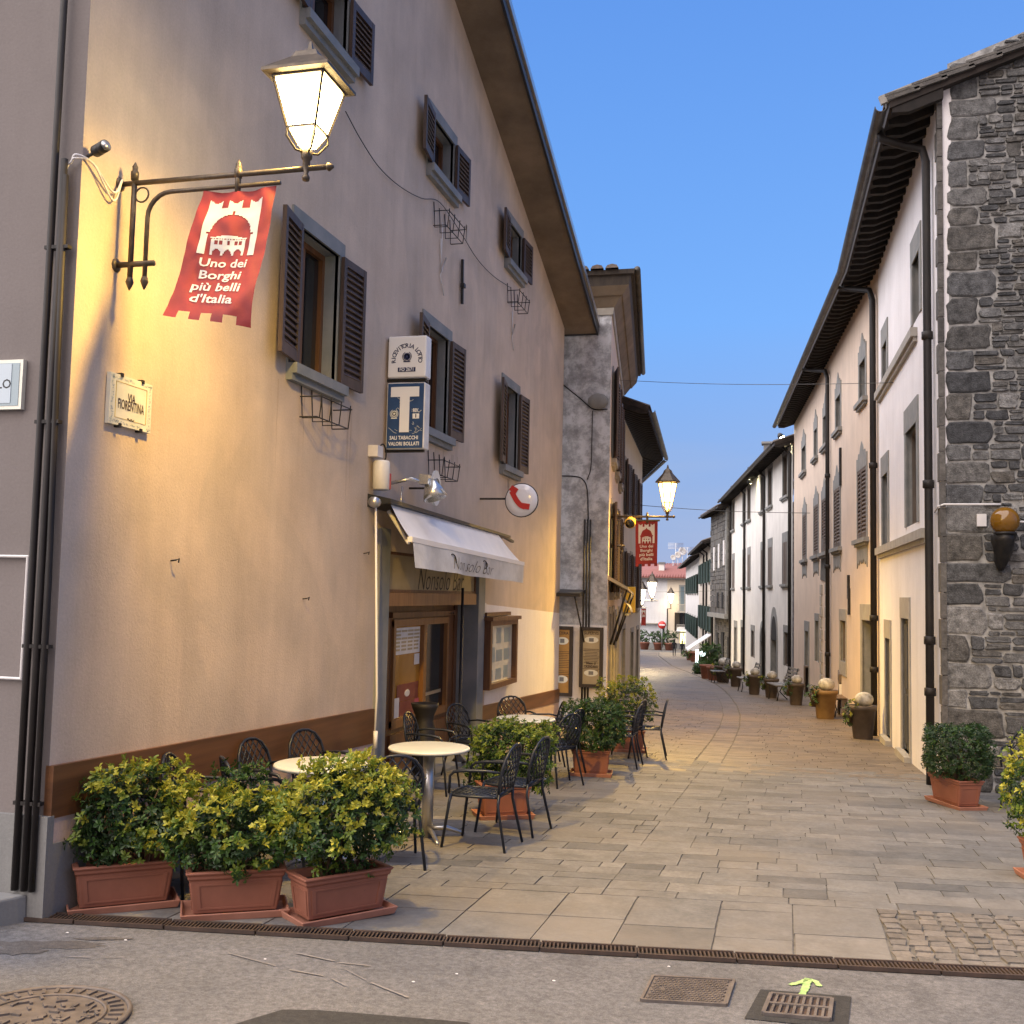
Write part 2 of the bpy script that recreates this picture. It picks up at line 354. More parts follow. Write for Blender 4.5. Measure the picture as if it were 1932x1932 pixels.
m = mat('mottled_old_plaster', (.4, .4, .42), .9); t = NT(m)
c1 = t.ramp(t.noise(2.6, 9, .74, dist=.12), [(.36, (.20, .205, .215)), (.47, (.33, .335, .35)), (.56, (.52, .53, .56)), (.75, (.60, .61, .64))])
c2 = t.ramp(t.noise(1.2, 5, .6, sc=(2, 2, .3)), [(.4, (1, 1, 1)), (.7, (.72, .72, .74))])
t.base(t.mix(c1, c2, .8, 'MULTIPLY')); t.bump(t.noise(9, 8, .7), .5, .03); M['mottle'] = m
M['grate'] = noisy('rusty_cast_iron', (.045, .033, .028), (.085, .055, .042), 9, .75, .4, 60, .4)
M['castiron'] = noisy('worn_cast_iron', (.10, .085, .078), (.16, .135, .12), 12, .65, .3, 70, .4)
M['spray'] = noisy('lime_spray_paint', (.22, .36, .12), (.40, .58, .22), 20, .8, .2)
def lampglass(name, col, st):                           # clear glass full of light: shines itself and lets the bulb's light out
    m = bpy.data.materials.new(name); m.use_nodes = True; n = m.node_tree.nodes; n.clear(); L = m.node_tree.links
    o = n.new('ShaderNodeOutputMaterial'); e = n.new('ShaderNodeEmission'); e.inputs[0].default_value = (*col, 1); e.inputs[1].default_value = st
    t_ = n.new('ShaderNodeBsdfTransparent'); a = n.new('ShaderNodeAddShader'); L.new(e.outputs[0], a.inputs[0]); L.new(t_.outputs[0], a.inputs[1]); L.new(a.outputs[0], o.inputs[0]); return m
M['lampglow'] = lampglass('lit_lamp_glass', (1.0, .78, .36), 10.0)
M['lampglow_o'] = lampglass('lit_golden_lamp_glass', (1.0, .58, .13), 5.0)
M['lampglow_w'] = lampglass('lit_white_lamp_glass', (1.0, .84, .55), 4.0)
M['spot'] = mat('lit_spotlight', (1, 1, .9), .3, emit=(1.0, .90, .55), estr=60)
M['doorgrey'] = noisy('grey_painted_door', (.035, .038, .042), (.055, .058, .062), 4, .6, .1)
M['white3'] = stucco('shadow_toned_white_stucco', (.56, .57, .60), .08, .3)  # bluish shadow on the end house's left part, put into the wall colour
M['shopglow'] = mat('lit_shop_window', (1, .9, .5), .3, emit=(1.0, .88, .32), estr=1.3)
M['led'] = mat('white_lit_sign', (.9, 1, 1), .3, emit=(.75, 1.0, .95), estr=3.0)
M['amberglobe'] = mat('amber_glass_globe', (.17, .08, .006), .08, spec=.6)
M['chrome'] = mat('spotlight_aluminium', (.55, .55, .53), .25, .8)
M['mirror'] = mat('glossy_white_disc', (.70, .69, .72), .12)
M['skin'] = mat('dark_hair', (.02, .014, .012), .6)
M['clothdark'] = mat('dark_clothing', (.012, .012, .015), .9)
M['whiteball'] = noisy('white_plaster_ball', (.20, .19, .17), (.56, .54, .50), 9, .85, .4, 15)
M['pot'] = noisy('dark_brown_pot', (.06, .045, .036), (.10, .075, .06), 5, .7, .2)
M['pot_b'] = noisy('ochre_brown_pot', (.16, .095, .035), (.22, .135, .055), 5, .7, .2)
M['yellowsign'] = mat('yellow_plastic', (.55, .36, .05), .5)
M['redglass'] = mat('no_entry_red', (.6, .03, .02), .4)
# ------------------------------------------------------------------ ground: asphalt sheet to the horizon, paving above it
def sheet(name, xs, ys, lift, m, kind='structure', mask=None):
    mb = MB(); nx = len(xs)
    mb.v = [V((x, y, zg(y) + lift)) for y in ys for x in xs]
    for j in range(len(ys) - 1):
        for i in range(nx - 1):
            if mask and not mask((xs[i] + xs[i + 1]) / 2, (ys[j] + ys[j + 1]) / 2): continue
            mb.f.append([j * nx + i, j * nx + i + 1, (j + 1) * nx + i + 1, (j + 1) * nx + i]); mb.m.append(0); mb.sm.append(False)
    return mb.build(name, m, kind=kind, recalc=False)
sheet('ground', [-900, -200, -60, -20, -8, 0, 8, 20, 60, 200, 900], [-300, -60, -10, 0, 4, 8, 14, 25, 37, 60, 90, 118, 160, 300, 1500], 0, M['asphalt'])
GA = math.atan2(5.86 - 5.04, 1.15 + 3.91)               # the drain runs a little askew to the street
GD = V((math.cos(GA), math.sin(GA), 0)); G0 = V((-3.91, 5.04, 0))
def drain(a, b=0.0):                                    # a along the drain, b down the street
    p = G0 + GD * a; return V((p.x, p.y + b, 0))
mb = MB()                                               # bed of sand under the slabs
def onbed(x, y, l): return V((x, y, zg(y) + l))
SB = .155                                               # slabs start behind the grate
row = [drain(a, SB) for a in (-.6, 1, 3, 5, 7, 9, 16)]
prev = None
for yy in (None, 9, 11, 14, 18, 25, 37, 50, 70, 90, 118, 160):
    cur = [V((p.x, p.y if yy is None else yy, 0)) for p in row]
    if yy and yy > 19: cur = [V((p.x * (1 if p.x > 0 else 1) - (0 if yy < 30 else (yy - 30) * .12) * 1.0 + (0), yy, 0)) for p in cur]
    if prev:
        for i in range(len(cur) - 1):
            q = [prev[i], prev[i + 1], cur[i + 1], cur[i]]; mb.add([onbed(p.x, p.y, .004) for p in q], [(0, 1, 2, 3)])
    prev = cur
mb.build('paving_bed', M['joint'], kind='structure', recalc=False)
def slab(mb, q, h, g):
    """one stone: a quad with a gap round it, standing h above the bed, sides included"""
    c = sum(q, V((0, 0, 0))) / 4; n = len(q); r = []; gk = rnd.choice((.45, .7, 1, 1.3, 1.7))
    for p in q:
        d = p - c; L = d.length; r.append(c + d * max(.2, (L - g * gk) / max(L, 1e-6)))
    tj = [h + rnd.uniform(-.0015, .0015) for _ in q]
    top = [onbed(p.x, p.y, tj[i]) for i, p in enumerate(r)]; bot = [onbed(p.x, p.y, .002) for p in r]
    mb.add(top + bot, [(0, 1, 2, 3), (0, 4, 5, 1), (1, 5, 6, 2), (2, 6, 7, 3), (3, 7, 4, 0)])
pav = MB()
# first course: broad slabs laid in lanes along the street
a = -.3; lanes = []
while a < 4.2:
    w = rnd.uniform(.42, .62); lanes.append((a, a + w)); a += w
AEND = a
for (a0, a1) in lanes:
    b = SB; end = 1.28
    while b < end - .05:
        h = rnd.choice((.3, .45, .55, .62)); b1 = min(end, b + h)
        if end - b1 < .18: b1 = end
        slab(pav, [drain(a0, b), drain(a1, b), drain(a1, b1), drain(a0, b1)], .012, .007); b = b1
# courses across the street as far as the narrow part
b = 1.28; JA = None
def xj(y): return -1.13 + (y - 5.5) * .02
while b < 9.6:
    w = rnd.choice((.17, .2, .23, .26, .3)); a = -.8 + rnd.uniform(-.5, 0)
    while a < 12:
        l = rnd.choice((.28, .38, .46, .56, .7)); a1 = a + l
        p0, p1 = drain(a, b), drain(a1, b)
        j = xj(p0.y)
        if p0.x < j < p1.x:                             # the long straight joint down the street
            if j - p0.x < .12 or p1.x - j < .12: a1 = a + (j - p0.x) / math.cos(GA) if j - p0.x >= .12 else a1
            else: a1 = a + (j - p0.x) / math.cos(GA)
        q = [drain(a, b), drain(a1, b), drain(a1, b + w), drain(a, b + w)]
        lim = 13.15 - (q[0].x + 1.0) * .05
        if q[0].x < 7.5 and q[2].y < 14.5: slab(pav, q, .012, .0045)
        a = a1
    b += w
pav.build('street_paving', M['slab'], kind='structure', recalc=False)
# cobbled patches
cob = MB()
def cobbles(fn, na, nb):
    for i in range(na):
        for j in range(nb):
            q = [V((0, 0, 0))] * 4
            c = [fn((i + da + rnd.uniform(-.12, .12)) / na, (j + db + rnd.uniform(-.12, .12)) / nb) for da, db in ((0, 0), (1, 0), (1, 1), (0, 1))]
            slab(cob, c, .013 + rnd.uniform(0, .006), .012)
cobbles(lambda s, t: drain(AEND + s * 3.6, SB + t * 1.12), 32, 10)
cob.build('cobbled_patch', M['cobble'], kind='structure', recalc=False)
# the narrow street: smaller brown pavers, partly tinted by painted lamp warmth, laid askew, in bands, with a shallow drain channel down the middle
def street_l(y):
    pts = ((12, -3.85), (19, -3.85), (27, -4.2), (37, -5.0), (65, -11.3), (118, -18.5), (150, -22))
    for (y0, x0), (y1, x1) in zip(pts, pts[1:]):
        if y <= y1: return x0 + (x1 - x0) * (y - y0) / (y1 - y0)
    return -22
def street_r(y):
    pts = ((12, 1.9), (19.6, 1.65), (37, .34), (58, -2.6), (70, -4.4), (118, -9.9), (150, -11))
    for (y0, x0), (y1, x1) in zip(pts, pts[1:]):
        if y <= y1: return x0 + (x1 - x0) * (y - y0) / (y1 - y0)
    return -11
def chan(y): 
    pts = ((12, -.98), (17, -.93), (20, -.95), (23, -1.05), (26, -1.24), (29, -1.5), (33, -1.9), (37, -2.4), (42, -3.1), (50, -4.3), (65, -6.7), (118, -13.5), (150, -17))
    for (y0, x0), (y1, x1) in zip(pts, pts[1:]):
        if y <= y1: return x0 + (x1 - x0) * (y - y0) / (y1 - y0)
    return -17
p2 = MB(); y = 13.2
while y < 125:
    dy = .2 if y < 30 else (.42 if y < 60 else .9)
    skew = .32                                          # the courses run slantwise
    for side in (0, 1):
        x = chan(y) + .18; lim = street_r(y) + .05; sg = 1
        if side: x = chan(y) - .18; lim = street_l(y) - .05; sg = -1
        off = rnd.uniform(0, .3)
        while (x - lim) * sg < 0:
            l = rnd.uniform(.3, .62) * (1 if y < 30 else (1.8 if y < 60 else 3)); x1 = x + sg * l
            if (x1 - lim) * sg > 0: x1 = lim
            k = skew * sg * (1 if side == 0 else -1) * .0 + .16
            f = lambda xx, yy: V((xx, yy + (xx - chan(yy)) * sg * k, 0))
            q = [f(x, y), f(x1, y), f(x1, y + dy), f(x, y + dy)]
            if sg < 0: q = [q[1], q[0], q[3], q[2]]
            slab(p2, q, .012, .005); x = x1
    cx = chan(y); c2 = chan(y + dy)
    slab(p2, [V((cx - .17, y, 0)), V((cx + .17, y, 0)), V((c2 + .17, y + dy, 0)), V((c2 - .17, y + dy, 0))], .008, .006)
    y += dy
p2.build('narrow_street_paving', M['slab2'], kind='structure', recalc=False)
# dark fresh patch of tar at the bottom edge and stains
def flat(name, pts, lift, m, kind='structure', th=0):
    mb = MB(); n = len(pts); mb.add([V((p[0], p[1], zg(p[1]) + lift)) for p in pts], [tuple(range(n))]); return mb.build(name, m, kind=kind, recalc=False)
flat('dark_tar_patch', [(-2.6, 3.2), (-.6, 3.2), (-.75, 4.0), (-1.28, 4.42), (-1.6, 4.385), (-1.92, 4.345), (-2.07, 4.30), (-2.16, 4.12)], .004, M['asphalt_d'])
flat('dark_tar_border', [(-.16, 4.86), (.27, 4.88), (.31, 5.32), (-.10, 5.28)], .004, M['asphalt_d'])
# ------------------------------------------------------------------ facades
class Fac:
    """a vertical wall plane from P (near) to Q (far); s runs away from the camera, d out into the street"""
    def __init__(s, P, Q, right=False):
        s.P = V((P[0], P[1], 0)); s.Q = V((Q[0], Q[1], 0)); s.t = (s.Q - s.P); s.L = s.t.length; s.t.normalize()
        s.n = V((s.t.y, -s.t.x, 0)) if not right else V((-s.t.y, s.t.x, 0))
    def p(s, a, d, z): return s.P + s.t * a + s.n * d + V((0, 0, z))
    def pix(s, u, v, d=0.0):
        r = ray(u, v); o = s.P + s.n * d; k = o.dot(s.n) / r.dot(s.n); w = r * k
        return ((w - s.P).dot(s.t), w.z)
    def box(s, mb, a0, a1, d0, d1, z0, z1):
        mb.hexa([s.p(a0, d0, z0), s.p(a1, d0, z0), s.p(a1, d1, z0), s.p(a0, d1, z0), s.p(a0, d0, z1), s.p(a1, d0, z1), s.p(a1, d1, z1), s.p(a0, d1, z1)])
def wall(F, a0, a1, z0, z1, holes, depth, m, parent, name='wall', cut=None, label=None, rev='stonetrim'):
    """a stuccoed wall with real openings and reveals; cut = (point, normal) slices the top off along a slope"""
    S = sorted(set([a0, a1] + [h[0] for h in holes] + [h[1] for h in holes])); Z = sorted(set([z0, z1] + [h[2] for h in holes] + [h[3] for h in holes]))
    S = [s for s in S if a0 - 1e-6 <= s <= a1 + 1e-6]; Z = [z for z in Z if z0 - 1e-6 <= z <= z1 + 1e-6]
    mb = MB(); n = len(S); mb.v = [F.p(s, 0, z) for z in Z for s in S]
    for j in range(len(Z) - 1):
        for i in range(n - 1):
            cs, cz = (S[i] + S[i + 1]) / 2, (Z[j] + Z[j + 1]) / 2
            if any(h[0] < cs < h[1] and h[2] < cz < h[3] for h in holes): continue
            mb.f.append([j * n + i, j * n + i + 1, (j + 1) * n + i + 1, (j + 1) * n + i]); mb.m.append(0); mb.sm.append(False)
    mb.cur = 1
    for h in holes:
        D = h[4] if len(h) > 4 else depth
        for (sa, za), (sb, zb) in (((h[0], h[2]), (h[1], h[2])), ((h[1], h[2]), (h[1], h[3])), ((h[1], h[3]), (h[0], h[3])), ((h[0], h[3]), (h[0], h[2]))):
            mb.add([F.p(sa, 0, za), F.p(sb, 0, zb), F.p(sb, -D, zb), F.p(sa, -D, za)], [(0, 1, 2, 3)])
    o = mb.build(name, [m, M[rev]], parent, recalc=False, label=label)
    if cut:
        bm = bmesh.new(); bm.from_mesh(o.data); inv = MATW[parent.name].inverted()
        bmesh.ops.bisect_plane(bm, geom=bm.verts[:] + bm.edges[:] + bm.faces[:], plane_co=inv @ V(cut[0]), plane_no=inv.to_3x3() @ V(cut[1]), clear_outer=True)
        bm.to_mesh(o.data); bm.free()
    return o
def shutter(F, hs, sg, w, z0, z1, phi, parent, m, slats=True, d0=.03, th=.035, pitch=.055):
    """louvred leaf hinged at hs, swinging out; sg is the side it folds to, phi its angle off the wall"""
    mb = MB(); c, s = math.cos(phi), math.sin(phi)
    def q(x, y, z): return F.p(hs + sg * (x * c - y * s), d0 + x * s + y * c, z)
    def bx(x0, x1, y0, y1, za, zb): mb.hexa([q(x0, y0, za), q(x1, y0, za), q(x1, y1, za), q(x0, y1, za), q(x0, y0, zb), q(x1, y0, zb), q(x1, y1, zb), q(x0, y1, zb)])
    r = .055 if w > .35 else .04
    bx(0, r, 0, th, z0, z1); bx(w - r, w, 0, th, z0, z1)
    bx(r, w - r, .002, th - .002, z0, z0 + .09); bx(r, w - r, .002, th - .002, z1 - .07, z1)
    if slats:
        n = max(4, int((z1 - z0 - .16) / pitch)); h = (z1 - z0 - .16) / n
        for i in range(n):
            zz = z0 + .09 + h * i
            mb.hexa([q(r, .006, zz + h * .55), q(w - r, .006, zz + h * .55), q(w - r, .012, zz + h * .75), q(r, .012, zz + h * .75), q(r, th - .006, zz), q(w - r, th - .006, zz), q(w - r, th, zz + h * .2), q(r, th, zz + h * .2)])
        bx(r, w - r, .0, .005, z0 + .09, z1 - .07)
    else: bx(r, w - r, .008, th - .008, z0 + .09, z1 - .07)
    return mb.build('shutter', m, parent)
def window(F, a0, a1, z0, z1, bld, trim='stonetrim', tw=.11, depth=.2, sill=True, pane='glass_dark', bars=True, shut=None, top=None, frame='wood_d', sillw=.06, lintel=None):
    """surround with pane, sill and shutters; returns the window part"""
    mb = MB(); e = .018; lt = lintel or tw
    F.box(mb, a0 - tw, a0, -.03, e, z0, z1); F.box(mb, a1, a1 + tw, -.03, e, z0, z1); F.box(mb, a0 - tw, a1 + tw, -.03, e + .003, z1, z1 + lt)
    if top == 'ornate':                                 # flat cut-out crest over the lintel
        c = (a0 + a1) / 2; w = (a1 - a0) / 2 + tw; z = z1 + lt
        prof = [(-w, 0), (-w, .16), (-w * .72, .13), (-w * .62, .24), (-w * .36, .22), (-w * .22, .34), (0, .44), (w * .22, .34), (w * .36, .22), (w * .62, .24), (w * .72, .13), (w, .16), (w, 0)]
        mb.prism([F.p(c + x, -.01, z + y) for x, y in prof], F.n * (e + .013))
    if top == 'apron':
        pass
    wn = mb.build('window', M[trim], bld)
    if sill:
        mb = MB(); F.box(mb, a0 - tw - sillw, a1 + tw + sillw, -.02, .10, z0 - .085, z0)
        F.box(mb, a0 - tw - sillw * .4, a1 + tw + sillw * .4, -.02, .06, z0 - .14, z0 - .085); mb.build('sill', M[trim], wn)
    mb = MB(); mb.cur = 0; fw = .05; D = depth - .03
    F.box(mb, a0, a1, -D - .01, -D, z0, z1); mb.cur = 1
    F.box(mb, a0, a0 + fw, -D, -D + .04, z0, z1); F.box(mb, a1 - fw, a1, -D, -D + .04, z0, z1); F.box(mb, a0 + fw, a1 - fw, -D, -D + .04, z0, z0 + fw); F.box(mb, a0 + fw, a1 - fw, -D, -D + .04, z1 - fw, z1)
    if bars:
        c = (a0 + a1) / 2; F.box(mb, c - .03, c + .03, -D + .002, -D + .035, z0 + fw, z1 - fw)
    mb.build('pane', [M[pane], M[frame]], wn)
    if shut:
        kind, sm = shut[0], M[shut[1]]; hw = (a1 - a0) / 2
        if kind == 'open':
            pl, pr = shut[2], shut[3]
            shutter(F, a0, -1, hw + .04, z0 + .01, z1 - .01, pl, wn, sm); shutter(F, a1, 1, hw + .04, z0 + .01, z1 - .01, pr, wn, sm)
        elif kind == 'closed':
            sl = len(shut) < 3 or shut[2]
            shutter(F, a0, 1, hw - .004, z0 + .005, z1 - .005, .03, wn, sm, slats=sl, d0=-.02, pitch=.075); shutter(F, a1, -1, hw - .004, z0 + .005, z1 - .005, .03, wn, sm, slats=sl, d0=-.02, pitch=.075)
    return wn
def door(F, a0, a1, z0, z1, bld, trim='stonetrim_l', tw=.13, depth=.22, leaf='wood_d', lintel=None, arch=None, glazed=False):
    mb = MB(); e = .02; lt = lintel or tw
    F.box(mb, a0 - tw, a0, -.03, e, z0, z1); F.box(mb, a1, a1 + tw, -.03, e, z0, z1)
    if arch:                                            # pointed stone arch above the opening
        c = (a0 + a1) / 2; w = (a1 - a0) / 2; out = []; inn = []
        for k in range(9):
            f = k / 8; x = math.cos(f * math.pi / 2); y = math.sin(f * math.pi / 2)
            inn.append((w * x ** .9, arch * .72 * y)); out.append(((w + tw) * x ** .8, arch * y))
        poly = [(-x, y) for x, y in out] + [(x, y) for x, y in reversed(out)][1:]
        mb.prism([F.p(c + x, -.03, z1 + y) for x, y in poly], F.n * (e + .03))
    else: F.box(mb, a0 - tw, a1 + tw, -.03, e + .003, z1, z1 + lt)
    dn = mb.build('door', M[trim], bld)
    mb = MB(); D = depth - .04; c = (a0 + a1) / 2
    F.box(mb, a0, a1, -D - .02, -D, z0, z1)
    for x0, x1 in ((a0, c - .006), (c + .006, a1)):
        F.box(mb, x0 + .03, x1 - .03, -D, -D + .02, z0 + .1, z0 + (z1 - z0) * .42); F.box(mb, x0 + .03, x1 - .03, -D, -D + .02, z0 + (z1 - z0) * .47, z1 - .08)
    mb.build('door_leaf', M[leaf], dn)
    if arch:
        mb = MB(); poly = [(-x, y) for x, y in inn] + [(x, y) for x, y in reversed(inn)][1:]
        mb.prism([F.p(c + x, e + .001, z1 + y) for x, y in poly], F.n * .004); mb.build('fanlight', M['dark'], dn)
    mb = MB(); F.box(mb, a0 - tw, a1 + tw, -.1, .1, z0 - .14, z0); mb.build('step', M[trim], dn)
    return dn
def downpipe(pts, r, bld, m='pipe', collars=()):
    mb = MB(); mb.tube(pts, r, 10)
    for c in collars: mb.lathe([(r * 1.02, -.05), (r * 1.32, -.045), (r * 1.32, .045), (r * 1.02, .05)], 12, c=c)
    return mb.build('downpipe', M[m], bld)
def slope_roof(F, a0, a1, over, ze, run, rise, th, bld, m, name='roof', rafters=True, step=.42, gutter=True, gr=.07, lap=True):
    """a pitched roof whose eave hangs over the facade: underside and rafters, a gutter, tile courses on top"""
    k = rise / run
    def pt(a, d, dz=0): return F.p(a, d, ze - d * k + dz)
    mb = MB()
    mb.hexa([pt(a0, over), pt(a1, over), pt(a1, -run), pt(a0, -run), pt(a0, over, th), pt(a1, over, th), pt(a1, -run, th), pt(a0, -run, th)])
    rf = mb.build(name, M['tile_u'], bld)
    mb = MB(); w = .2; n = max(3, int((a1 - a0) / w)); w = (a1 - a0) / n
    for i in range(n):                                  # barrel tiles in runs up the slope
        a = a0 + (i + .5) * w; q = []
        for dd in (over + .04, -run):
            for g in range(5):
                an = math.pi * g / 4; q.append(pt(a - math.cos(an) * w * .5, dd, th + .01 + math.sin(an) * .055 + rnd.uniform(-.004, .004)))
        mb.add(q, [(g, g + 1, 5 + g + 1, 5 + g) for g in range(4)] + [(4, 3, 2, 1, 0)])
    mb.build('roof_tiles', M[m], rf)
    if rafters:
        mb = MB(); n = max(2, int((a1 - a0) / step))
        for i in range(n + 1):
            a = a0 + .06 + (a1 - a0 - .12) * i / n
            A = [pt(a - .045, over - .03, -.001), pt(a + .045, over - .03, -.001), pt(a + .045, -.05, -.001), pt(a - .045, -.05, -.001)]
            B = [pt(a - .045, over - .03, -.06), pt(a + .045, over - .03, -.06), pt(a + .045, over - .22, -.13), pt(a - .045, over - .22, -.13), pt(a + .045, -.05, -.13), pt(a - .045, -.05, -.13)]
            mb.add(A + B, [(0, 1, 2, 3), (0, 4, 5, 1), (4, 7, 6, 5), (7, 9, 8, 6), (1, 5, 6, 8, 2), (0, 3, 9, 7, 4), (2, 8, 9, 3)])
        mb.build('rafters', M['rafter'], rf)
    if gutter:
        mb = MB(); q = []
        for a in (a0 - .02, a1 + .02):
            for g in range(9):
                an = math.pi + math.pi * g / 8; q.append(pt(a, over + .03 + gr, th * .2 + .03) + F.n * (math.cos(an) * gr) + V((0, 0, math.sin(an) * gr)))
            for g in range(9):
                an = 2 * math.pi - math.pi * g / 8; q.append(pt(a, over + .03 + gr, th * .2 + .03) + F.n * (math.cos(an) * (gr - .008)) + V((0, 0, math.sin(an) * (gr - .008))))
        mb.add(q, [(g, (g + 1) % 18, 18 + (g + 1) % 18, 18 + g) for g in range(18)] + [tuple(range(18)), tuple(range(35, 17, -1))])
        mb.build('gutter', M['gutter'], rf)
    return rf
# ------------------------------------------------------------------ the pink corner house with the bar
BAR = thing('bar_house', 'pink stuccoed gabled house with brown shutters and a bar on its ground floor', 'building', (-3.9, 5.1, zg(5.1)))
BX = -3.9; BY0 = 5.1; BY1 = 18.75
FL = Fac((BX, BY0), (BX, BY1))
rows = []
for (y0, y1) in ((7.83, 8.68), (11.06, 11.92), (14.5, 15.35)):
    rows.append((y0 - BY0, y1 - BY0))
wins = [(a, b, 1.82, 3.0) for a, b in rows] + [(a, b, 4.80, 5.42) for a, b in rows]
DA0, DA1, DZ1 = 10.12 - BY0, 13.40 - BY0, .40           # the deep doorway of the bar, sign included
doorhole = (DA0, DA1, -2.6, DZ1, .29)
k = (4.95 - 7.2) / (18.49 - 11.82)                     # slope of the verge
cutn = V((0, -k, 1)).normalized()
wall(FL, 0, FL.L, -2.9, 12.0, wins + [doorhole], .2, M['pink'], BAR, rev='jamb', cut=((BX, 18.49, 4.95), cutn))
for i, (a, b, c, d) in enumerate(wins):
    up = i > 2
    window(FL, a, b, c, d, BAR, trim='jamb', tw=.10, depth=.2, pane='glass_dark', frame='wood', shut=('open', 'shutter', .16, .05) if not up else ('open', 'shutter', .12, .05), sillw=.0, lintel=.13)
# end wall that faces the camera, its shade put into a darker stucco, with the plinth below
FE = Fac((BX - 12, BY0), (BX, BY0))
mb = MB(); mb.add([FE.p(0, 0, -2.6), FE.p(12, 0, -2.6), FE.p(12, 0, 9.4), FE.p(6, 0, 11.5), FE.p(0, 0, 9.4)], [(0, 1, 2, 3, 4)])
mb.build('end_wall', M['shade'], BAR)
# skirting strip, varnished boarding and cement plinth following the slope of the street
def zb(a): return zg(BY0 + a)
def sloped(mb, a0, a1, h0a, h1a, h0b, h1b, d0, d1):
    mb.hexa([FL.p(a0, d0, h0a), FL.p(a1, d0, h0b), FL.p(a1, d1, h0b), FL.p(a0, d1, h0a), FL.p(a0, d0, h1a), FL.p(a1, d0, h1b), FL.p(a1, d1, h1b), FL.p(a0, d1, h1a)])
mb = MB(); sloped(mb, -.002, 4.73, -1.285, -1.0, -1.49, -1.157, -.02, .03); mb.build('boarding', M['band'], BAR); mb = MB(); sloped(mb, 8.59, FL.L, -1.70, -1.51, -1.925, -1.69, -.02, .03); mb.build('boarding', M['band'], BAR)
mb = MB(); sloped(mb, -.01, 4.73, -1.42, -1.285, -1.655, -1.49, -.02, .022); mb.build('skirting', M['strip'], BAR); mb = MB(); sloped(mb, 8.62, FL.L, -2.06, -1.70, -2.2, -1.925, -.02, .022); mb.build('skirting', M['strip'], BAR)
mb = MB(); sloped(mb, -.02, 4.73, -2.5, -1.42, -2.6, -1.655, -.03, .035); 
mb.hexa([V((BX - 12, BY0 - .035, -2.5)), V((BX + .034, BY0 - .035, -2.5)), V((BX + .034, BY0 + .02, -2.5)), V((BX - 12, BY0 + .02, -2.5)), V((BX - 12, BY0 - .035, -1.27)), V((BX + .034, BY0 - .035, -1.27)), V((BX + .034, BY0 + .02, -1.27)), V((BX - 12, BY0 + .02, -1.27))])
mb.build('plinth', M['plinth'], BAR)
# lighter repainted field beside the menu case
mb = MB(); sloped(mb, 8.78, FL.L, -1.51, -.16, -1.69, -.34, .0015, .004); mb.build('repainted_panel', M['white'], BAR)
# gable roof: concrete verge slab, dark sheet edge
def verge(x, y, dz=0): return V((x, y, 4.95 + (y - 18.49) * k + dz))
mb = MB(); YE = 18.95
mb.hexa([verge(BX - 13, YE), verge(BX + .56, YE), verge(BX + .56, 6.0), verge(BX - 13, 6.0), verge(BX - 13, YE, .16), verge(BX + .56, YE, .16), verge(BX + .56, 6.0, .16), verge(BX - 13, 6.0, .16)])
RF = mb.build('roof', M['soffit'], BAR)
mb = MB(); X = BX + .56
mb.hexa([verge(X, YE + .02, -.03), verge(X + .035, YE + .02, -.03), verge(X + .035, 6, -.03), verge(X, 6, -.03), verge(X, YE + .02, .2), verge(X + .035, YE + .02, .2), verge(X + .035, 6, .2), verge(X, 6, .2)])
mb.hexa([verge(BX - 13, YE + .001, -.02), verge(X, YE + .001, -.02), verge(X, YE + .02, -.02), verge(BX - 13, YE + .02, -.02), verge(BX - 13, YE + .001, .2), verge(X, YE + .001, .2), verge(X, YE + .02, .2), verge(BX - 13, YE + .02, .2)])
mb.build('verge_flashing', M['fascia'], RF)
mb = MB(); mb.bar(verge(X + .05, YE, .17), verge(X + .05, 6, .17), .03, .1); mb.build('verge_trim', M['steel'], RF)
# stone surround, sign, fascia and door of the bar
mb = MB(); FL.box(mb, DA0 - .26, DA0 + .004, -.24, .035, -2.45, .62); mb.build('door_jamb', M['jamb'], BAR); mb = MB(); FL.box(mb, DA1 - .004, DA1 + .30, -.285, .035, -2.45, DZ1 + .02); mb.build('door_jamb', M['jamb'], BAR)
mb = MB(); FL.box(mb, DA0, DA1, -.10, -.02, -.02, DZ1); FL.box(mb, DA0 - .0, DA1, -.29, -.10, .0, DZ1)
SGN = mb.build('sign_board', M['signboard'], BAR)
mb = MB()
for z in (-.02, DZ1 - .03): FL.box(mb, DA0 + .02, DA1 - .02, -.02, -.005, z, z + .03)
FL.box(mb, DA0 + .02, DA0 + .05, -.02, -.005, .01, DZ1 - .03); FL.box(mb, DA1 - .05, DA1 - .02, -.02, -.005, .01, DZ1 - .03); mb.build('sign_frame', M['wood'], SGN)
mb = MB(); put_text(mb, 'Nonsolo Bar', lambda x, y: FL.p((DA0 + DA1) / 2 + .25 + x, -.016, .12 + y), .36, width=1.75, shear=.35, bold=-.004); mb.build('sign_lettering', M['ink'], SGN)
mb = MB(); FL.box(mb, DA0, DA1 - .1, -.2, .03, -.16, -.022); mb.build('roller_fascia', M['wood_l'], BAR)
DD = .27
mb = MB(); d1 = 13.28 - BY0; d0 = 10.80 - BY0
FL.box(mb, DA0, d0, -DD - .05, -DD + .02, -2.5, -.0); FL.box(mb, d0, d1, -DD - .05, -DD, -2.5, -1.52); FL.box(mb, d0, d1, -DD - .05, -DD, -.32, -.0)
FL.box(mb, d1, DA1, -DD - .05, -DD + .02, -2.5, -.0)
for x0, x1 in ((d0, 11.03 - BY0), (13.02 - BY0, d1)): FL.box(mb, x0, x1, -DD - .05, -DD, -1.52, -.32)
FL.box(mb, d0 + .2, d1 - .2, -DD, -DD + .03, -2.05, -1.58)
FL.box(mb, d0 + .1, d1 - .05, -DD, -DD + .06, -.30, -.24)
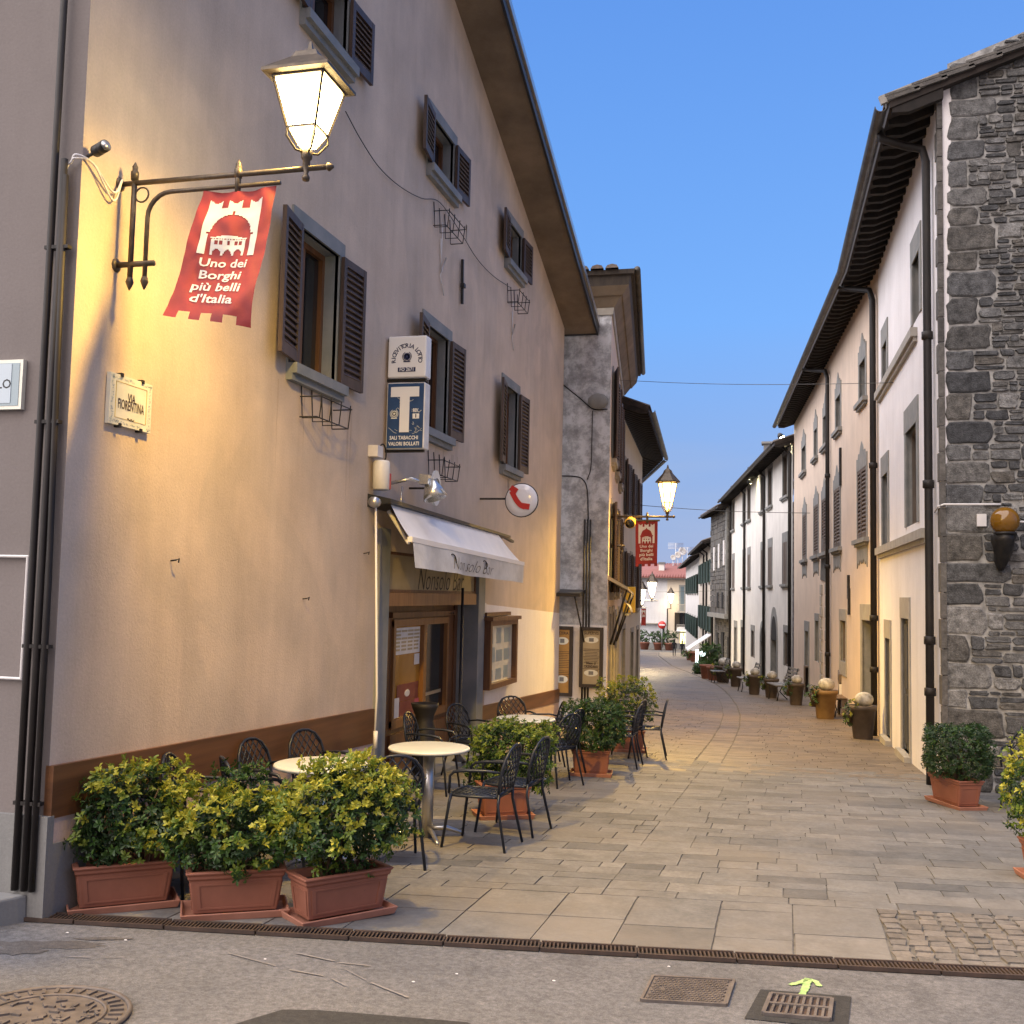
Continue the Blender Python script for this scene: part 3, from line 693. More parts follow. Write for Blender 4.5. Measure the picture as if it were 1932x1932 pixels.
DR = mb.build('door', M['wood'], BAR)
w0, w1 = 11.03 - BY0, 13.02 - BY0; wm = 12.10 - BY0
mb = MB()
for x0, x1 in ((w0, w0 + .07), (wm - .05, wm + .05), (w1 - .07, w1)): FL.box(mb, x0, x1, -DD - .04, -DD + .03, -1.50, -.34)
for z0, z1 in ((-1.52, -1.43), (-.40, -.32)): FL.box(mb, w0, w1, -DD - .041, -DD + .028, z0, z1)
mb.build('door_glazing_frame', M['wood_l'], DR)
mb = MB(); FL.box(mb, w0 + .07, wm - .05, -DD - .03, -DD - .02, -1.43, -.40); mb.build('amber_pane', M['glass_warm'], DR)
mb = MB(); FL.box(mb, wm + .05, w1 - .07, -DD - .03, -DD - .02, -1.43, -.40); mb.build('dark_pane', M['glass_dark'], DR)
mb = MB(); FL.box(mb, wm + .06, w1 - .16, -DD - .018, -DD - .012, -1.26, -1.22); mb.build('push_plate', M['steel'], DR)
# stickers on the amber pane
pw = wm - .05 - w0 - .07; pa = w0 + .07
def sticker(name, a0, a1, z0, z1, m, e=.0):
    mb = MB(); FL.box(mb, pa + pw * a0, pa + pw * a1, -DD - .018, -DD - .014 + e, z0, z1); return mb.build(name, M[m], DR)
st = sticker('notice_sheet', .04, .96, -.72, -.42, 'paper')
mb = MB()
for r in range(6):
    for c in range(4):
        if r < 3 and c == 1 and r % 2: continue
        x = pa + pw * (.08 + c * .22); FL.box(mb, x, x + pw * (.17 if r > 2 else .2), -DD - .0135, -DD - .0125, -.47 - r * .042, -.447 - r * .042)
mb.build('notice_print', M['signboard'], st)
sticker('small_card', .78, .96, -.86, -.735, 'paper'); sticker('dark_poster', .2, .95, -1.25, -1.06, 'poster_red'); sticker('red_poster', .3, .98, -1.42, -1.255, 'poster_red'); sticker('white_flyer', .02, .28, -1.42, -1.20, 'paper', .001); sticker('pink_flyer', .82, .98, -1.40, -1.26, 'pinkpaper', .001)
mb = MB(); mb.ball(FL.p(pa + pw * .55, -DD - .013, -1.17), .09, sq=(.05, 1, .45)); mb.build('poster_figure', M['paper'], DR)
mb = MB(); mb.hexa([FL.p(DA0 - .1, -.29, -2.6), FL.p(DA1 + .1, -.29, -2.6), FL.p(DA1 + .1, .16, -2.6), FL.p(DA0 - .1, .16, -2.6), FL.p(DA0 - .1, -.29, -2.0), FL.p(DA1 + .1, -.29, -2.04), FL.p(DA1 + .1, .16, -2.05), FL.p(DA0 - .1, .16, -2.01)]); mb.build('doorstep', M['jamb'], BAR)
mb = MB(); y = BY0 - .05
for (xa, xb, r) in ((PY(118, 0, y).x, PY(35, 1672, y).x, .022), (PY(118, 560, y).x, PY(50, 1672, y).x, .02), (PY(122, 330, y).x, PY(65, 1672, y).x, .018)): pass
pipes = []
for (u0, v0, u1, v1, r) in ((121, 0, 27, 1680, .020), (122, 300, 45, 1678, .019), (124, 330, 60, 1676, .017)):
    a, b = PY(u0, v0, y), PY(u1, v1, y); xm = (a.x + b.x) / 2
    top = 9 if v0 == 0 else a.z
    mb = MB(); mb.tube([V((b.x, y, zg(5) + .16)), V((b.x, y, 0)), V((a.x * .6 + b.x * .4, y, 1.2)), V((a.x, y, top))], r, 8)
    for z in (-1.2, -.35, .9, 1.9):
        xx = b.x if z < 0 else a.x * .5 + b.x * .5
        mb.box((xx, y + .01, z), (r * 3.2, r * 2.2, .02))
    mb.build('conduit', M['pipe'], BAR)
# stepped kerb stone below the end wall
kerb = thing('stone_step', 'grey stone step below the conduits on the shaded end wall', 'step', (-4.6, 4.6, zg(4.6)))
mb = MB(); a = PY(75, 1690, 5.06); z = a.z
mb.hexa([V((-7, 4.62, -2.3)), V((-4.03, 4.84, -2.3)), V((-3.945, 5.064, -2.3)), V((-7, 5.064, -2.3)), V((-7, 4.62, z)), V((-4.05, 4.86, z)), V((-3.965, 5.064, z)), V((-7, 5.064, z))]); mb.build('step_block', M['plinth'], kerb, bevel=.012)
# ------------------------------------------------------------------ the old plastered house after the bar, and the houses beyond it
OLD = thing('old_plaster_house', 'narrow house with mottled grey plaster end wall and moulded brown cornice, beyond the bar house', 'building', (-3.07, 18.99, zg(19)))
FM = Fac((-3.07, 19.0), (-4.12, 27.5)); FME = Fac((-9, 19.0), (-3.07, 19.0))
mb = MB(); mb.add([FME.p(0, 0, -3), FME.p(FME.L, 0, -3), FME.p(FME.L, 0, 5.2), FME.p(0, 0, 5.2)], [(0, 1, 2, 3)]); mb.build('end_wall', M['mottle'], OLD, recalc=False)
whs = []
for a in (1.0, 3.2, 5.6): whs += [(a, a + .85, 2.6, 4.3), (a, a + .85, .05, 1.75)]
whs += [(.7, 1.6, -2.5, -.35), (2.4, 3.5, -2.6, -.35), (4.6, 5.6, -2.65, -.45), (6.6, 7.5, -2.7, -.4)]
wall(FM, 0, FM.L, -3.2, 5.2, whs, .2, M['peach'], OLD, name='street_wall')
for i, h in enumerate(whs[:6]): window(FM, *h, OLD, trim='stonetrim_l', tw=.09, shut=('open', 'shutter', .16, .12), sillw=.05)
for h in whs[6:]: door(FM, *h, OLD, trim='stonetrim_l', leaf='wood_d')
def cornice(z0, z1, d0, d1, name, m, parent):           # runs round the corner
    mb = MB(); c = V((-3.07, 19.0, 0)); n1 = V((0, -1, 0)); n2 = FM.n; far = FM.p(FM.L + .02, 0, 0); lef = V((-9, 19, 0))
    def ring(z, d): 
        cc = c + n1 * d + n2 * d
        return [lef + V((0, 0, z)), lef + n1 * d + V((0, 0, z)), cc + V((0, 0, z)), far + n2 * d + V((0, 0, z)), far + V((0, 0, z)), V((-9, far.y, z))]
    mb.loft([ring(z0, d0), ring(z1, d1)]); return mb.build(name, m, parent)
RFO = cornice(5.78, 5.86, .46, .48, 'roof', M['wood_d'], OLD)
cornice(5.14, 5.27, .03, .05, 'cornice_moulding', M['stonetrim_l'], RFO); cornice(5.27, 5.45, .06, .2, 'cornice_cove', M['soffit'], RFO); cornice(5.45, 5.6, .23, .36, 'cornice_crown', M['soffit'], RFO)
cornice(5.6, 5.78, .36, .40, 'eave_board', M['wood_d'], RFO)
mb = MB()
for i in range(9):
    x = -3.0 - i * .27; q = []
    for yy in (18.5, 27):
        for g in range(5):
            an = math.pi * g / 4; q.append(V((x - math.cos(an) * .12 - (yy - 18.5) * .1235, yy, 5.87 + math.sin(an) * .075 + (yy - 18.5) * .0)))
    mb.add(q, [(g, g + 1, 6 + g, 5 + g) for g in range(4)] + [(4, 3, 2, 1, 0)])
mb.build('roof_tiles', M['tile'], RFO)
mb = MB(); q = [FM.p(-.42, .46, 5.86), FM.p(FM.L, .53, 5.86)]; mb.tube(q, .06, 8); mb.build('gutter', M['gutter'], RFO)
mb = MB()
for i, u in enumerate((1103, 1108.5, 1114)):
    p = PY(u, 1000, 18.95); mb.tube([V((p.x, 18.95, zg(19))), V((p.x, 18.95, PY(u, 980, 18.95).z))], .018, 6)
mb.build('conduit', M['pipe'], OLD)
mb = MB(); cab = [PY(u, v, 18.97) for u, v in ((1060, 724), (1095, 752), (1120, 772), (1146, 772))]; mb.tube(smooth(cab), .012, 5)
mb.tube(smooth([PY(u, v, 18.97) for u, v in ((1118, 775), (1117, 820), (1115, 880), (1108, 905))]), .009, 5); mb.tube(smooth([PY(u, v, 18.97) for u, v in ((1058, 898), (1085, 899), (1100, 905), (1108, 925), (1110, 980))]), .012, 5)
mb.build('wall_cable', M['pipe'], OLD)
mb = MB(); p = PY(1128, 757, 18.95); mb.ball(p, .2, sq=(1.0, .25, .75), n=9, m=5); mb.build('junction_box', M['plinth'], OLD)
mb = MB(); mb.hexa([V((-4.5, 18.975, -3)), V((-3.068, 18.975, -3)), V((-3.068, 18.999, -3)), V((-4.5, 18.999, -3)), V((-4.5, 18.975, -.55)), V((-3.068, 18.975, -.55)), V((-3.068, 18.999, -.55)), V((-4.5, 18.999, -.55))]); mb.build('white_base', M['white'], OLD)
# house with the deep dark eaves further down on the left
EAV = thing('deep_eaved_house', 'cream house with deep dark wooden eaves beyond the mottled house', 'building', (-4.12, 27.5, zg(28)))
FV = Fac((-4.13, 27.53), (-4.75, 36.5)); FV2 = Fac((-4.75, 36.5), (-7.2, 46.5))
hv = [(1.2, 2.0, 2.2, 3.7), (3.6, 4.4, 2.2, 3.7), (6.2, 7, 2.2, 3.7), (1.2, 2, -.4, 1.2), (3.6, 4.4, -.4, 1.2), (6.2, 7, -.4, 1.2), (.9, 1.9, -2.8, -.9), (4.2, 5.3, -3.0, -1.1), (6.8, 7.8, -3.1, -1.1)]
wall(FV, 0, FV.L, -3.6, 4.75, hv, .2, M['cream'], EAV, name='street_wall')
for h in hv[:6]: window(FV, *h, EAV, trim='stonetrim_l', shut=('open', 'shutter', .14, .12))
for h in hv[6:]: door(FV, *h, EAV)
mb = MB(); mb.add([FV2.p(0, 0, -4), FV2.p(FV2.L, 0, -4), FV2.p(FV2.L, 0, 4.75), FV2.p(0, 0, 4.75)], [(0, 1, 2, 3)])
e = FV.p(0, 0, 0); mb.add([V((-12, e.y, -3.6)), V((e.x, e.y, -3.6)), V((e.x, e.y, 4.8)), V((-12, e.y, 7.6))], [(0, 1, 2, 3)]); mb.build('plain_wall', M['cream'], EAV, recalc=False)
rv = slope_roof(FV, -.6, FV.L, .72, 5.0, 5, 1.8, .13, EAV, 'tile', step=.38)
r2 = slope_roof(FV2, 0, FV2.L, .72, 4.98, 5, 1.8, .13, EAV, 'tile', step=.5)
# stepped roof beyond, mostly hidden, that continues the curve of the street
CUR = thing('curving_row_house', 'plain cream house on the left bend of the street behind the deep eaved house', 'building', (-7.3, 46.6, zg(46)))
FC = Fac((-7.3, 46.6), (-11.9, 68)); FC2 = Fac((-11.9, 68), (-18.5, 118)); hc = [(3 + 4 * i, 4 + 4 * i, .4, 2) for i in range(4)] + [(3 + 4 * i, 4 + 4 * i, -5.5, -2.4) for i in range(4)]
wall(FC, 0, FC.L, -6.5, 3.2, hc, .2, M['cream'], CUR, name='street_wall')
for h in hc[:4]: window(FC, *h, CUR, trim='stonetrim_l')
for h in hc[4:]: door(FC, *h, CUR)
mb = MB(); mb.add([FC2.p(0, 0, -8), FC2.p(FC2.L, 0, -8), FC2.p(FC2.L, 0, 2.4), FC2.p(0, 0, 2.4)], [(0, 1, 2, 3)]); mb.build('plain_wall', M['white2'], CUR, recalc=False)
slope_roof(FC, 0, FC.L, .5, 3.2, 5, 1.8, .13, CUR, 'tile', step=.8); slope_roof(FC2, 0, FC2.L, .3, 2.4, 6, 2, .13, CUR, 'tile', step=1.5)
# ------------------------------------------------------------------ house that closes the view at the bottom of the street
END = thing('red_roofed_house', 'plastered house with a painted shadow tone on its left part and red tiled roof that closes the far end of the street', 'building', (-14, 135, -6.56))
FD = Fac((-26, 135), (2, 135)); s_ = lambda u, v=1200: FD.pix(u, v)[0]; z_ = lambda v, u=1260: FD.pix(u, v)[1]
dv = s_(1258)
wl = [(s_(1283), s_(1290), z_(1152), z_(1106)), (s_(1281), s_(1297), z_(1190), z_(1155))]
sh = (s_(1283), s_(1299), z_(1222), z_(1188)); ds = (s_(1248), s_(1253), z_(1222), z_(1186))
wall(FD, 0, dv, -7, z_(1090), [ds], .25, M['white3'], END, name='wall'); wall(FD, dv, FD.L, -7, z_(1090), wl + [sh], .25, M['cream'], END, name='wall')
window(FD, *wl[0], END, shut=('closed', 'shutter_b', False), tw=.2, sill=False); window(FD, *wl[1], END, shut=('open', 'wood_d', .2, .2), tw=.2, sill=False)
door(FD, *ds, END, leaf='shutter_dg', trim='stonetrim')
mb = MB(); FD.box(mb, sh[0], sh[1], -.22, -.2, sh[2] + .1, sh[3]); SW = mb.build('shop_window', M['shopglow'], END)
mb = MB()
for i in range(7): FD.box(mb, sh[0] + (sh[1] - sh[0]) * (.12 + .115 * i), sh[0] + (sh[1] - sh[0]) * (.2 + .115 * i), -.19, -.17, sh[2] + .3 + (i * 37 % 5) * .3, sh[2] + .55 + (i * 37 % 5) * .32)
mb.build('shop_display', M['yellowsign'], SW)
for z, u0, u1 in ((z_(1153), 1278, 1300), (z_(1191), 1278, 1300)):
    mb = MB(); a0, a1 = s_(u0), s_(u1) + .5; FD.box(mb, a0, a1, 0, .9, z - .15, z); FD.box(mb, a0, a1, .86, .9, z + .85, z + .92)
    n = 16
    for i in range(n + 1): a = a0 + (a1 - a0) * i / n; FD.box(mb, a - .02, a + .02, .87, .9, z, z + .88)
    mb.build('balcony', M['stonetrim_l'], END)
mb = MB(); a0, a1 = s_(1278), s_(1300) + .5; mb.hexa([FD.p(a0, 0, z_(1183)), FD.p(a1, 0, z_(1183)), FD.p(a1, 1.2, z_(1190)), FD.p(a0, 1.2, z_(1190)), FD.p(a0, 0, z_(1182)), FD.p(a1, 0, z_(1182)), FD.p(a1, 1.2, z_(1189)), FD.p(a0, 1.2, z_(1189))]); mb.build('shop_awning', M['awning'], END)
mb = MB(); FD.box(mb, s_(1200), s_(1256), 0, .5, z_(1178), z_(1176)); mb.build('ledge', M['stonetrim_l'], END)
mb = MB(); FD.box(mb, 0, FD.L, .0, .06, -7, z_(1213)); mb.build('plinth', M['plinth'], END)
mb = MB(); ze = z_(1090); zr = z_(1054)
mb.hexa([FD.p(-2, .6, ze - .15), FD.p(FD.L, .6, ze - .15), FD.p(FD.L, -6, zr), FD.p(-2, -6, zr - 1.2), FD.p(-2, .6, ze + .1), FD.p(FD.L, .6, ze + .1), FD.p(FD.L, -6, zr + .2), FD.p(-2, -6, zr - .9)]); RE = mb.build('roof', M['tile_r'], END)
mb = MB()
for i in range(90):
    a = -2 + (FD.L + 2) * i / 89; mb.tube([FD.p(a, .62, ze + .1), FD.p(a, -6, (zr + .2) * (i / 89) + (zr - .9) * (1 - i / 89))], .09, 5)
mb.build('roof_tiles', M['tile_r'], RE)
mb = MB(); FD.box(mb, 0, FD.L, .6, .75, ze - .22, ze - .05); mb.build('gutter', M['gutter'], RE)
c = s_(1244); mb = MB(); FD.box(mb, c - .35, c + .35, -2.4, -1.6, ze + .4, z_(1064)); CHM = mb.build('chimney', M['white2'], RE)
mb = MB(); FD.box(mb, c - .42, c + .42, -2.5, -1.5, z_(1064), z_(1060)); mb.build('chimney_cap', M['plinth'], CHM)
# far wooded slope and roofs behind it so that nothing is left empty beyond the houses
HIL = MB(); n = 40
for i in range(n + 1):
    x = -260 + 520 * i / n; h = 6 + 9 * noise.noise(V((x * .012, 3, 0))); HIL.v += [V((x, 420, -9)), V((x, 450, h - 8)), V((x, 520, h - 4))]
for i in range(n):
    for j in range(2): HIL.f.append([i * 3 + j, i * 3 + 3 + j, i * 3 + 4 + j, i * 3 + 1 + j]); HIL.m.append(0); HIL.sm.append(True)
HIL.build('hills', noisy('dark_wooded_hill', (.02, .035, .02), (.045, .06, .035), .2, .95, 0), kind='structure', recalc=False)
# ------------------------------------------------------------------ corner house on the right: rubble gable wall and white street front
COR = thing('stone_corner_house', 'tall corner house with dark rubble stone gable wall and white plastered street front', 'building', (1.76, 13.0, zg(13)))
F1 = Fac((1.755, 13.0), (1.63, 19.6), right=True)
def rect(F, uL, uR, vT, vB):
    """opening on a receding wall from its left and right edge in the photo and the height of its nearer (right) edge"""
    a1 = F.pix(uL, (vT + vB) / 2)[0]; a0 = F.pix(uR, (vT + vB) / 2)[0]; zt = F.pix(uR, vT)[1]; zb_ = F.pix(uR, vB)[1]
    return (min(a0, a1), max(a0, a1), zb_, zt)
tall = rect(F1, 1711, 1731, 795, 985); small = rect(F1, 1666, 1676, 890, 1030); up1 = rect(F1, 1723, 1736, 470, 590); up2 = rect(F1, 1666, 1674, 640, 715)
d1 = rect(F1, 1703, 1717, 1168, 1420); d2 = rect(F1, 1672, 1681, 1206, 1395)
d1 = (d1[0], d1[1], zg(16) + .1, d1[3], .08); d2 = (d2[0], d2[1], zg(18) + .1, d2[3], .08)
holes = [tall, small, up1, up2, d1, d2]
wall(F1, .03, F1.L, -3.2, 6.0, holes, .22, M['white'], COR, name='street_wall')
for h in (tall, small, up1, up2): window(F1, *h, COR, trim='stonetrim', tw=.16, depth=.14, sill=False, pane='glass_dark', frame='shutter_g', lintel=.34)
for h in (d1, d2): door(F1, *h[:4], COR, trim='stonetrim_l', tw=.12, leaf='doorgrey', lintel=.3, depth=.08)
mb = MB()
for (uA, vA, uB, vB) in ((1657.6, 757, 1731, 615), (1655, 1052, 1752, 990)):
    a, z = F1.pix(uA, vA); b, z2 = F1.pix(uB, vB); z = (z + z2) / 2; a0 = max(min(a, b), .35); a1 = min(max(a, b), F1.L - .1); F1.box(mb, a0, a1, -.02, .09, z - .07, z + .05); F1.box(mb, a0 + .03, a1 - .03, -.02, .05, z - .13, z - .07)
mb.build('string_course', M['stonetrim_l'], COR)
# quoins and rubble of the gable wall; each stone is modelled
XR = 9.5; YW = 13.0
def topz(x): return 6.33 + (x - 1.76) * .36
mb = MB(); pts = [(1.755, -2.6), (XR, -2.6), (XR, topz(XR)), (1.87, topz(1.87))]
mb.add([V((x, YW + .002, z)) for x, z in pts], [(0, 1, 2, 3)])
mb.build('gable_mortar', M['mortar'], COR, recalc=False)
def edge_x(z): return 1.725 + (z + 2.1) * .019          # the corner leans back a little
mb = MB(); st = random.Random(3)
def stone(x0, x1, z0, z1, g=.008, out=None, rough=.02):
    if z0 > topz((x0 + x1) / 2) - .05: return
    z1 = min(z1, topz(x0) - .0)
    cx, cz = (x0 + x1) / 2, (z0 + z1) / 2; hx, hz = (x1 - x0) / 2 - g, (z1 - z0) / 2 - g
    if hx < .02 or hz < .012: return
    o = out if out is not None else st.uniform(.008, .03); loops = [[], [], []]; jx, jz = min(.03, hx * .28), min(.022, hz * .32)
    P = []
    for sx_, sz_, k_ in ((1, 1, 0), (-1, 1, 1), (-1, -1, 2), (1, -1, 3)):     # hacked corners and dented sides
        c_ = st.uniform(.10, .5); ax, az = (hx * c_ * .5, hz * c_)
        q_ = [(sx_ * hx, sz_ * (hz - az)), (sx_ * (hx - ax), sz_ * hz)] if k_ % 2 == 0 else [(sx_ * (hx - ax), sz_ * hz), (sx_ * hx, sz_ * (hz - az))]
        P += q_; 
        mid_ = (0, sz_ * hz) if k_ % 2 == 0 else (sx_ * hx, 0)
        P.append(mid_)
    sh_ = st.uniform(-.12, .12)
    for px_, pz_ in P:
        x = cx + px_ + st.uniform(-jx, jx * .5) * (1 if px_ > 0 else -1) * .6 + pz_ * sh_; z = cz + pz_ + st.uniform(-jz, jz * .5) * (1 if pz_ > 0 else -1) * .6
        loops[0].append(V((x, YW + .03, z))); loops[1].append(V((x, YW - o * .6, z)))
        loops[2].append(V((cx + (x - cx) * .93, YW - o - st.uniform(0, rough) * .5, cz + (z - cz) * .86)))
    mb.loft(loops)
z = -2.35; q = 0
while z < 10:                                            # big dressed corner stones, alternating long and short
    h = st.uniform(.20, .34); w = st.uniform(.38, .58) if q % 2 else st.uniform(.22, .36)
    if z < 1.2: w *= 1.25
    stone(edge_x(z), edge_x(z) + w, z, z + h, .007, .010)
    zz = z
    while zz < z + h - .02:                              # courses of thinner rubble next to it
        hh = min(z + h - zz, st.choice((.045, .06, .08, .10, .13, .16)) * (1.5 if z < .9 else 1))
        if z + h - zz - hh < .045: hh = z + h - zz
        x = edge_x(z) + w
        while x < (3.7 if zz < 7.4 else 5.0):
            ww = st.uniform(.09, .30) * (.75 + hh * 2.2) * (1.25 if z < .9 else 1)
            if hh > .12 and st.random() < .45:            # two flat stones where one tall one would go
                k_ = st.uniform(.35, .65); stone(x, x + ww, zz, zz + hh * k_, .008); stone(x, x + ww, zz + hh * k_, zz + hh, .008)
            else: stone(x, x + ww, zz + st.uniform(-.012, .012), zz + hh + st.uniform(-.012, .012), st.uniform(.003, .010))
            x += ww
        zz += hh
    z += h; q += 1
while False: pass
x = 3.6
zz = -2.35
while zz < 8.8:                                          # plainer coursing out of the picture
    hh = st.uniform(.14, .26); x = 3.72
    while x < XR:
        ww = st.uniform(.25, .6); stone(x, x + ww, zz, zz + hh); x += ww
    zz += hh
mb.build('rubble_gable_wall', M['rubble'], COR)
mb = MB(); z = -2.1; q = 0; mb.add([V((1.75, YW - .001, -2.6)), V((edge_x(-2.6) + .03, YW - .001, -2.6)), V((edge_x(6.4) + .03, YW - .001, 6.3)), V((1.75, YW - .001, 6.2))], [(0, 1, 2, 3)]); mb.build('wall_end', M['white'], COR, recalc=False); mb = MB()                               # stone ends of the quoins showing on the street side
while z < 6.2:
    h = .34 if q % 2 else .3; l = .16 if q % 2 else .05; F1.box(mb, -.03, l, -.05, .012 + (0 if z > 3 else .0), z, z + h - .012); z += h; q += 1
mb.build('quoin_returns', M['rubble_f'], COR)
# roof
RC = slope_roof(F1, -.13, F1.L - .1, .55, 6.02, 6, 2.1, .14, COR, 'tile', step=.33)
mb = MB()
for i in range(26):                                      # ragged verge of stone and tile over the gable
    x = 1.2 + i * .3; z = 6.02 + (x - 1.76) * .35 + .10
    mb.box((x + .16, YW - .04, z + .06), (.38, .26, .045), Matrix.Rotation(-.27, 3, 'Y')); mb.box((x + .12, YW - .03, z + .10), (.34, .26, .03), Matrix.Rotation(-.25, 3, 'Y'))
mb.build('verge_tiles', M['rubble_f'], RC)
mb = MB(); mb.bar(V((1.1, YW - .12, 5.93)), V((1.8, YW - .12, 6.17)), .06, .10); mb.build('barge_board', M['stonetrim_l'], RC)
downpipe([F1.p(.5, .60, 5.85), F1.p(.5, .57, 5.72), F1.p(.46, .32, 5.6), F1.p(.42, .11, 5.52), F1.p(.40, .075, 5.35), F1.p(.40, .075, 0), F1.p(.40, .08, zg(13.4))], .05, COR, collars=[F1.p(.40, .076, z) for z in (-1.5, -1.05, -.45, 1.4, 3.2)])
mb = MB(); mb.tube([F1.p(.32, .02, 1.06), F1.p(.0, .03, 1.1)] + [V((x, YW - .05, 1.12)) for x in (1.78, 2.2, 2.38)], .012, 6); mb.build('wall_cable', M['paper'], COR)
# ------------------------------------------------------------------ peach house with shuttered windows
PEA = thing('peach_house', 'long peach plastered house with ornate stone window crests and louvred shutters', 'building', (1.63, 19.62, zg(19.6)))
F2 = Fac((1.63, 19.62), (.34, 37.0), right=True)
def zr1(x, y): return ((2150 + x / 3.22) / 1.46066, (950 + y / 3.22) / 1.46066)
def zr3(x, y): return ((2300 + x / 2.1467) / 1.46066, (1200 + y / 2.1467) / 1.46066)
def rz(F, f, xl, xr, yt, yb): (uL, v), (uR, vT), (_, vB) = f(xl, yt), f(xr, yt), f(xr, yb); return rect(F, uL, uR, vT, vB)
upper = [rz(F2, zr1, 708, 760, 70, 440), rz(F2, zr1, 498, 538, 425, 720), rz(F2, zr1, 386, 425, 605, 880), rz(F2, zr1, 305, 330, 750, 1000), rz(F2, zr1, 190, 233, 890, 1120)]
lower = [rz(F2, zr1, 692, 770, 1010, 1655), rz(F2, zr1, 482, 536, 1235, 1765), rz(F2, zr1, 368, 425, 1345, 1825), rz(F2, zr1, 301, 343, 1430, 1895), rz(F2, zr1, 192, 247, 1515, 1935)]
zU = (sum(h[2] for h in upper) / 5, sum(h[3] for h in upper) / 5); zL = (sum(h[2] for h in lower) / 5, sum(h[3] for h in lower) / 5)
def level(hs, z, wmin=.7):
    r = []
    for h in hs:
        c = (h[0] + h[1]) / 2; w = min(1.15, max(wmin, h[1] - h[0])); r.append((c - w / 2, c + w / 2, z[0], z[1]))
    return r
upper = level(upper, zU); lower = level(lower, zL, .95)
gd = rz(F2, zr3, 155, 240, 1100, 1600); gw = rz(F2, zr3, 38, 68, 1098, 1345)
gd = (.5, 2.0, zg(22) + .05, gd[3])
gx = [(gw[0], gw[0] + .9, gw[2], gw[3])]
u1 = F2.pix(1546, 1250)[0]; u2 = F2.pix(1533, 1200)[0]
more = [rect(F2, 1539.5, 1545, 1172, 1250), rect(F2, 1519, 1526, 1192, 1290)]
more = [(more[0][0], more[0][0] + .8, more[0][2], more[0][3]), (more[1][0], more[1][0] + 1.0, zg(31) + .05, more[1][3])]
wall(F2, 0, F2.L, -3.6, 6.1, upper + lower + [gd] + gx + more, .2, M['peach'], PEA, name='street_wall')
for h in upper: window(F2, *h, PEA, trim='stonetrim', tw=.13, depth=.18, top='ornate', frame='wood_d', sillw=.1)
for h in lower:
    w_ = window(F2, *h, PEA, trim='stonetrim', tw=.1, depth=.14, top='ornate', shut=('closed', 'shutter_g'), sillw=.16)
    mb = MB(); c = (h[0] + h[1]) / 2; w = (h[1] - h[0]) / 2 + .08; z = h[2] - .14
    prof = [(-w, 0), (-w, -.42), (-w * .8, -.30), (-w * .6, -.36), (-w * .35, -.24), (-w * .15, -.34), (0, -.26), (w * .15, -.34), (w * .35, -.24), (w * .6, -.36), (w * .8, -.30), (w, -.42), (w, 0)]
    mb.prism([F2.p(c + x, -.01, z + y) for x, y in prof], F2.n * .03); mb.build('sill_apron', M['stonetrim'], w_)
door(F2, *gd, PEA, trim='stonetrim_l', tw=.2, lintel=.3, leaf='wood_d', depth=.25); window(F2, *gx[0], PEA, trim='stonetrim_l', tw=.13, lintel=.25, depth=.12, sill=False, pane='dark', frame='shutter_g')
mb = MB(); a = gx[0]; F2.box(mb, a[0] - .13, a[1] + .13, -.02, .02, a[2] - .3, a[2]); mb.build('window_base', M['stonetrim_l'], PEA)
window(F2, *more[0], PEA, trim='stonetrim', tw=.13, lintel=.2, sill=False, pane='dark'); door(F2, *more[1], PEA, trim='stonetrim', leaf='wood_d', tw=.2, lintel=.3)
mb = MB(); a0 = F2.pix(1562, 1250)[0]; a1 = F2.pix(1549, 1250)[0]     # old stone portal surround left bare in the plaster
for i in range(10):
    z = zg(26) + .1 + i * .29; F2.box(mb, a0, a0 + .32 + .1 * (i % 2), -.02, .035, z, z + .27); F2.box(mb, a1 - .3 - .1 * (i % 2), a1, -.02, .035, z, z + .27)
mb.build('bare_stone_jambs', M['stonetrim_l'], PEA, bevel=.02)
mb = MB(); c = (a0 + a1) / 2; poly = [(-(a1 - a0) / 2, 0), (-(a1 - a0) * .3, .9), (0, 1.3), ((a1 - a0) * .3, 1.0), ((a1 - a0) / 2, .1)]; mb.prism([F2.p(c + x, -.01, zg(26) + 3.0 + y) for x, y in poly], F2.n * .03); mb.build('bare_stone_arch', M['rubble_f'], PEA)
RP = slope_roof(F2, -.12, F2.L, .55, 6.05, 6, 2.1, .13, PEA, 'tile', step=.33)
a = F2.pix(1567.6, 900)[0]
downpipe([F2.p(a + 1.2, .6, 5.9), F2.p(a + .6, .35, 5.72), F2.p(a + .1, .12, 5.6), F2.p(a, .08, 5.4), F2.p(a, .08, zg(26))], .05, PEA, collars=[F2.p(a, .08, z) for z in (-1.3, .8, 3)])
downpipe([F2.p(.9, .6, 5.9), F2.p(.6, .4, 5.75), F2.p(.2, .12, 5.6), F2.p(.12, .08, 5.4), F2.p(.12, .08, zg(19.7))], .055, PEA, collars=[F2.p(.12, .08, z) for z in (-1.2, -.3, 2.4)])
for (u, v0, v1) in ((1587.5, 845, 916), (1603, 1085, 1130), (1604, 1110, 1160)):
    mb = MB(); a, z0 = F2.pix(u, v1); a, z1 = F2.pix(u, v0); F2.box(mb, a - .05, a + .05, 0, .05, z0, z1); mb.build('wall_anchor', M['iron'], PEA)
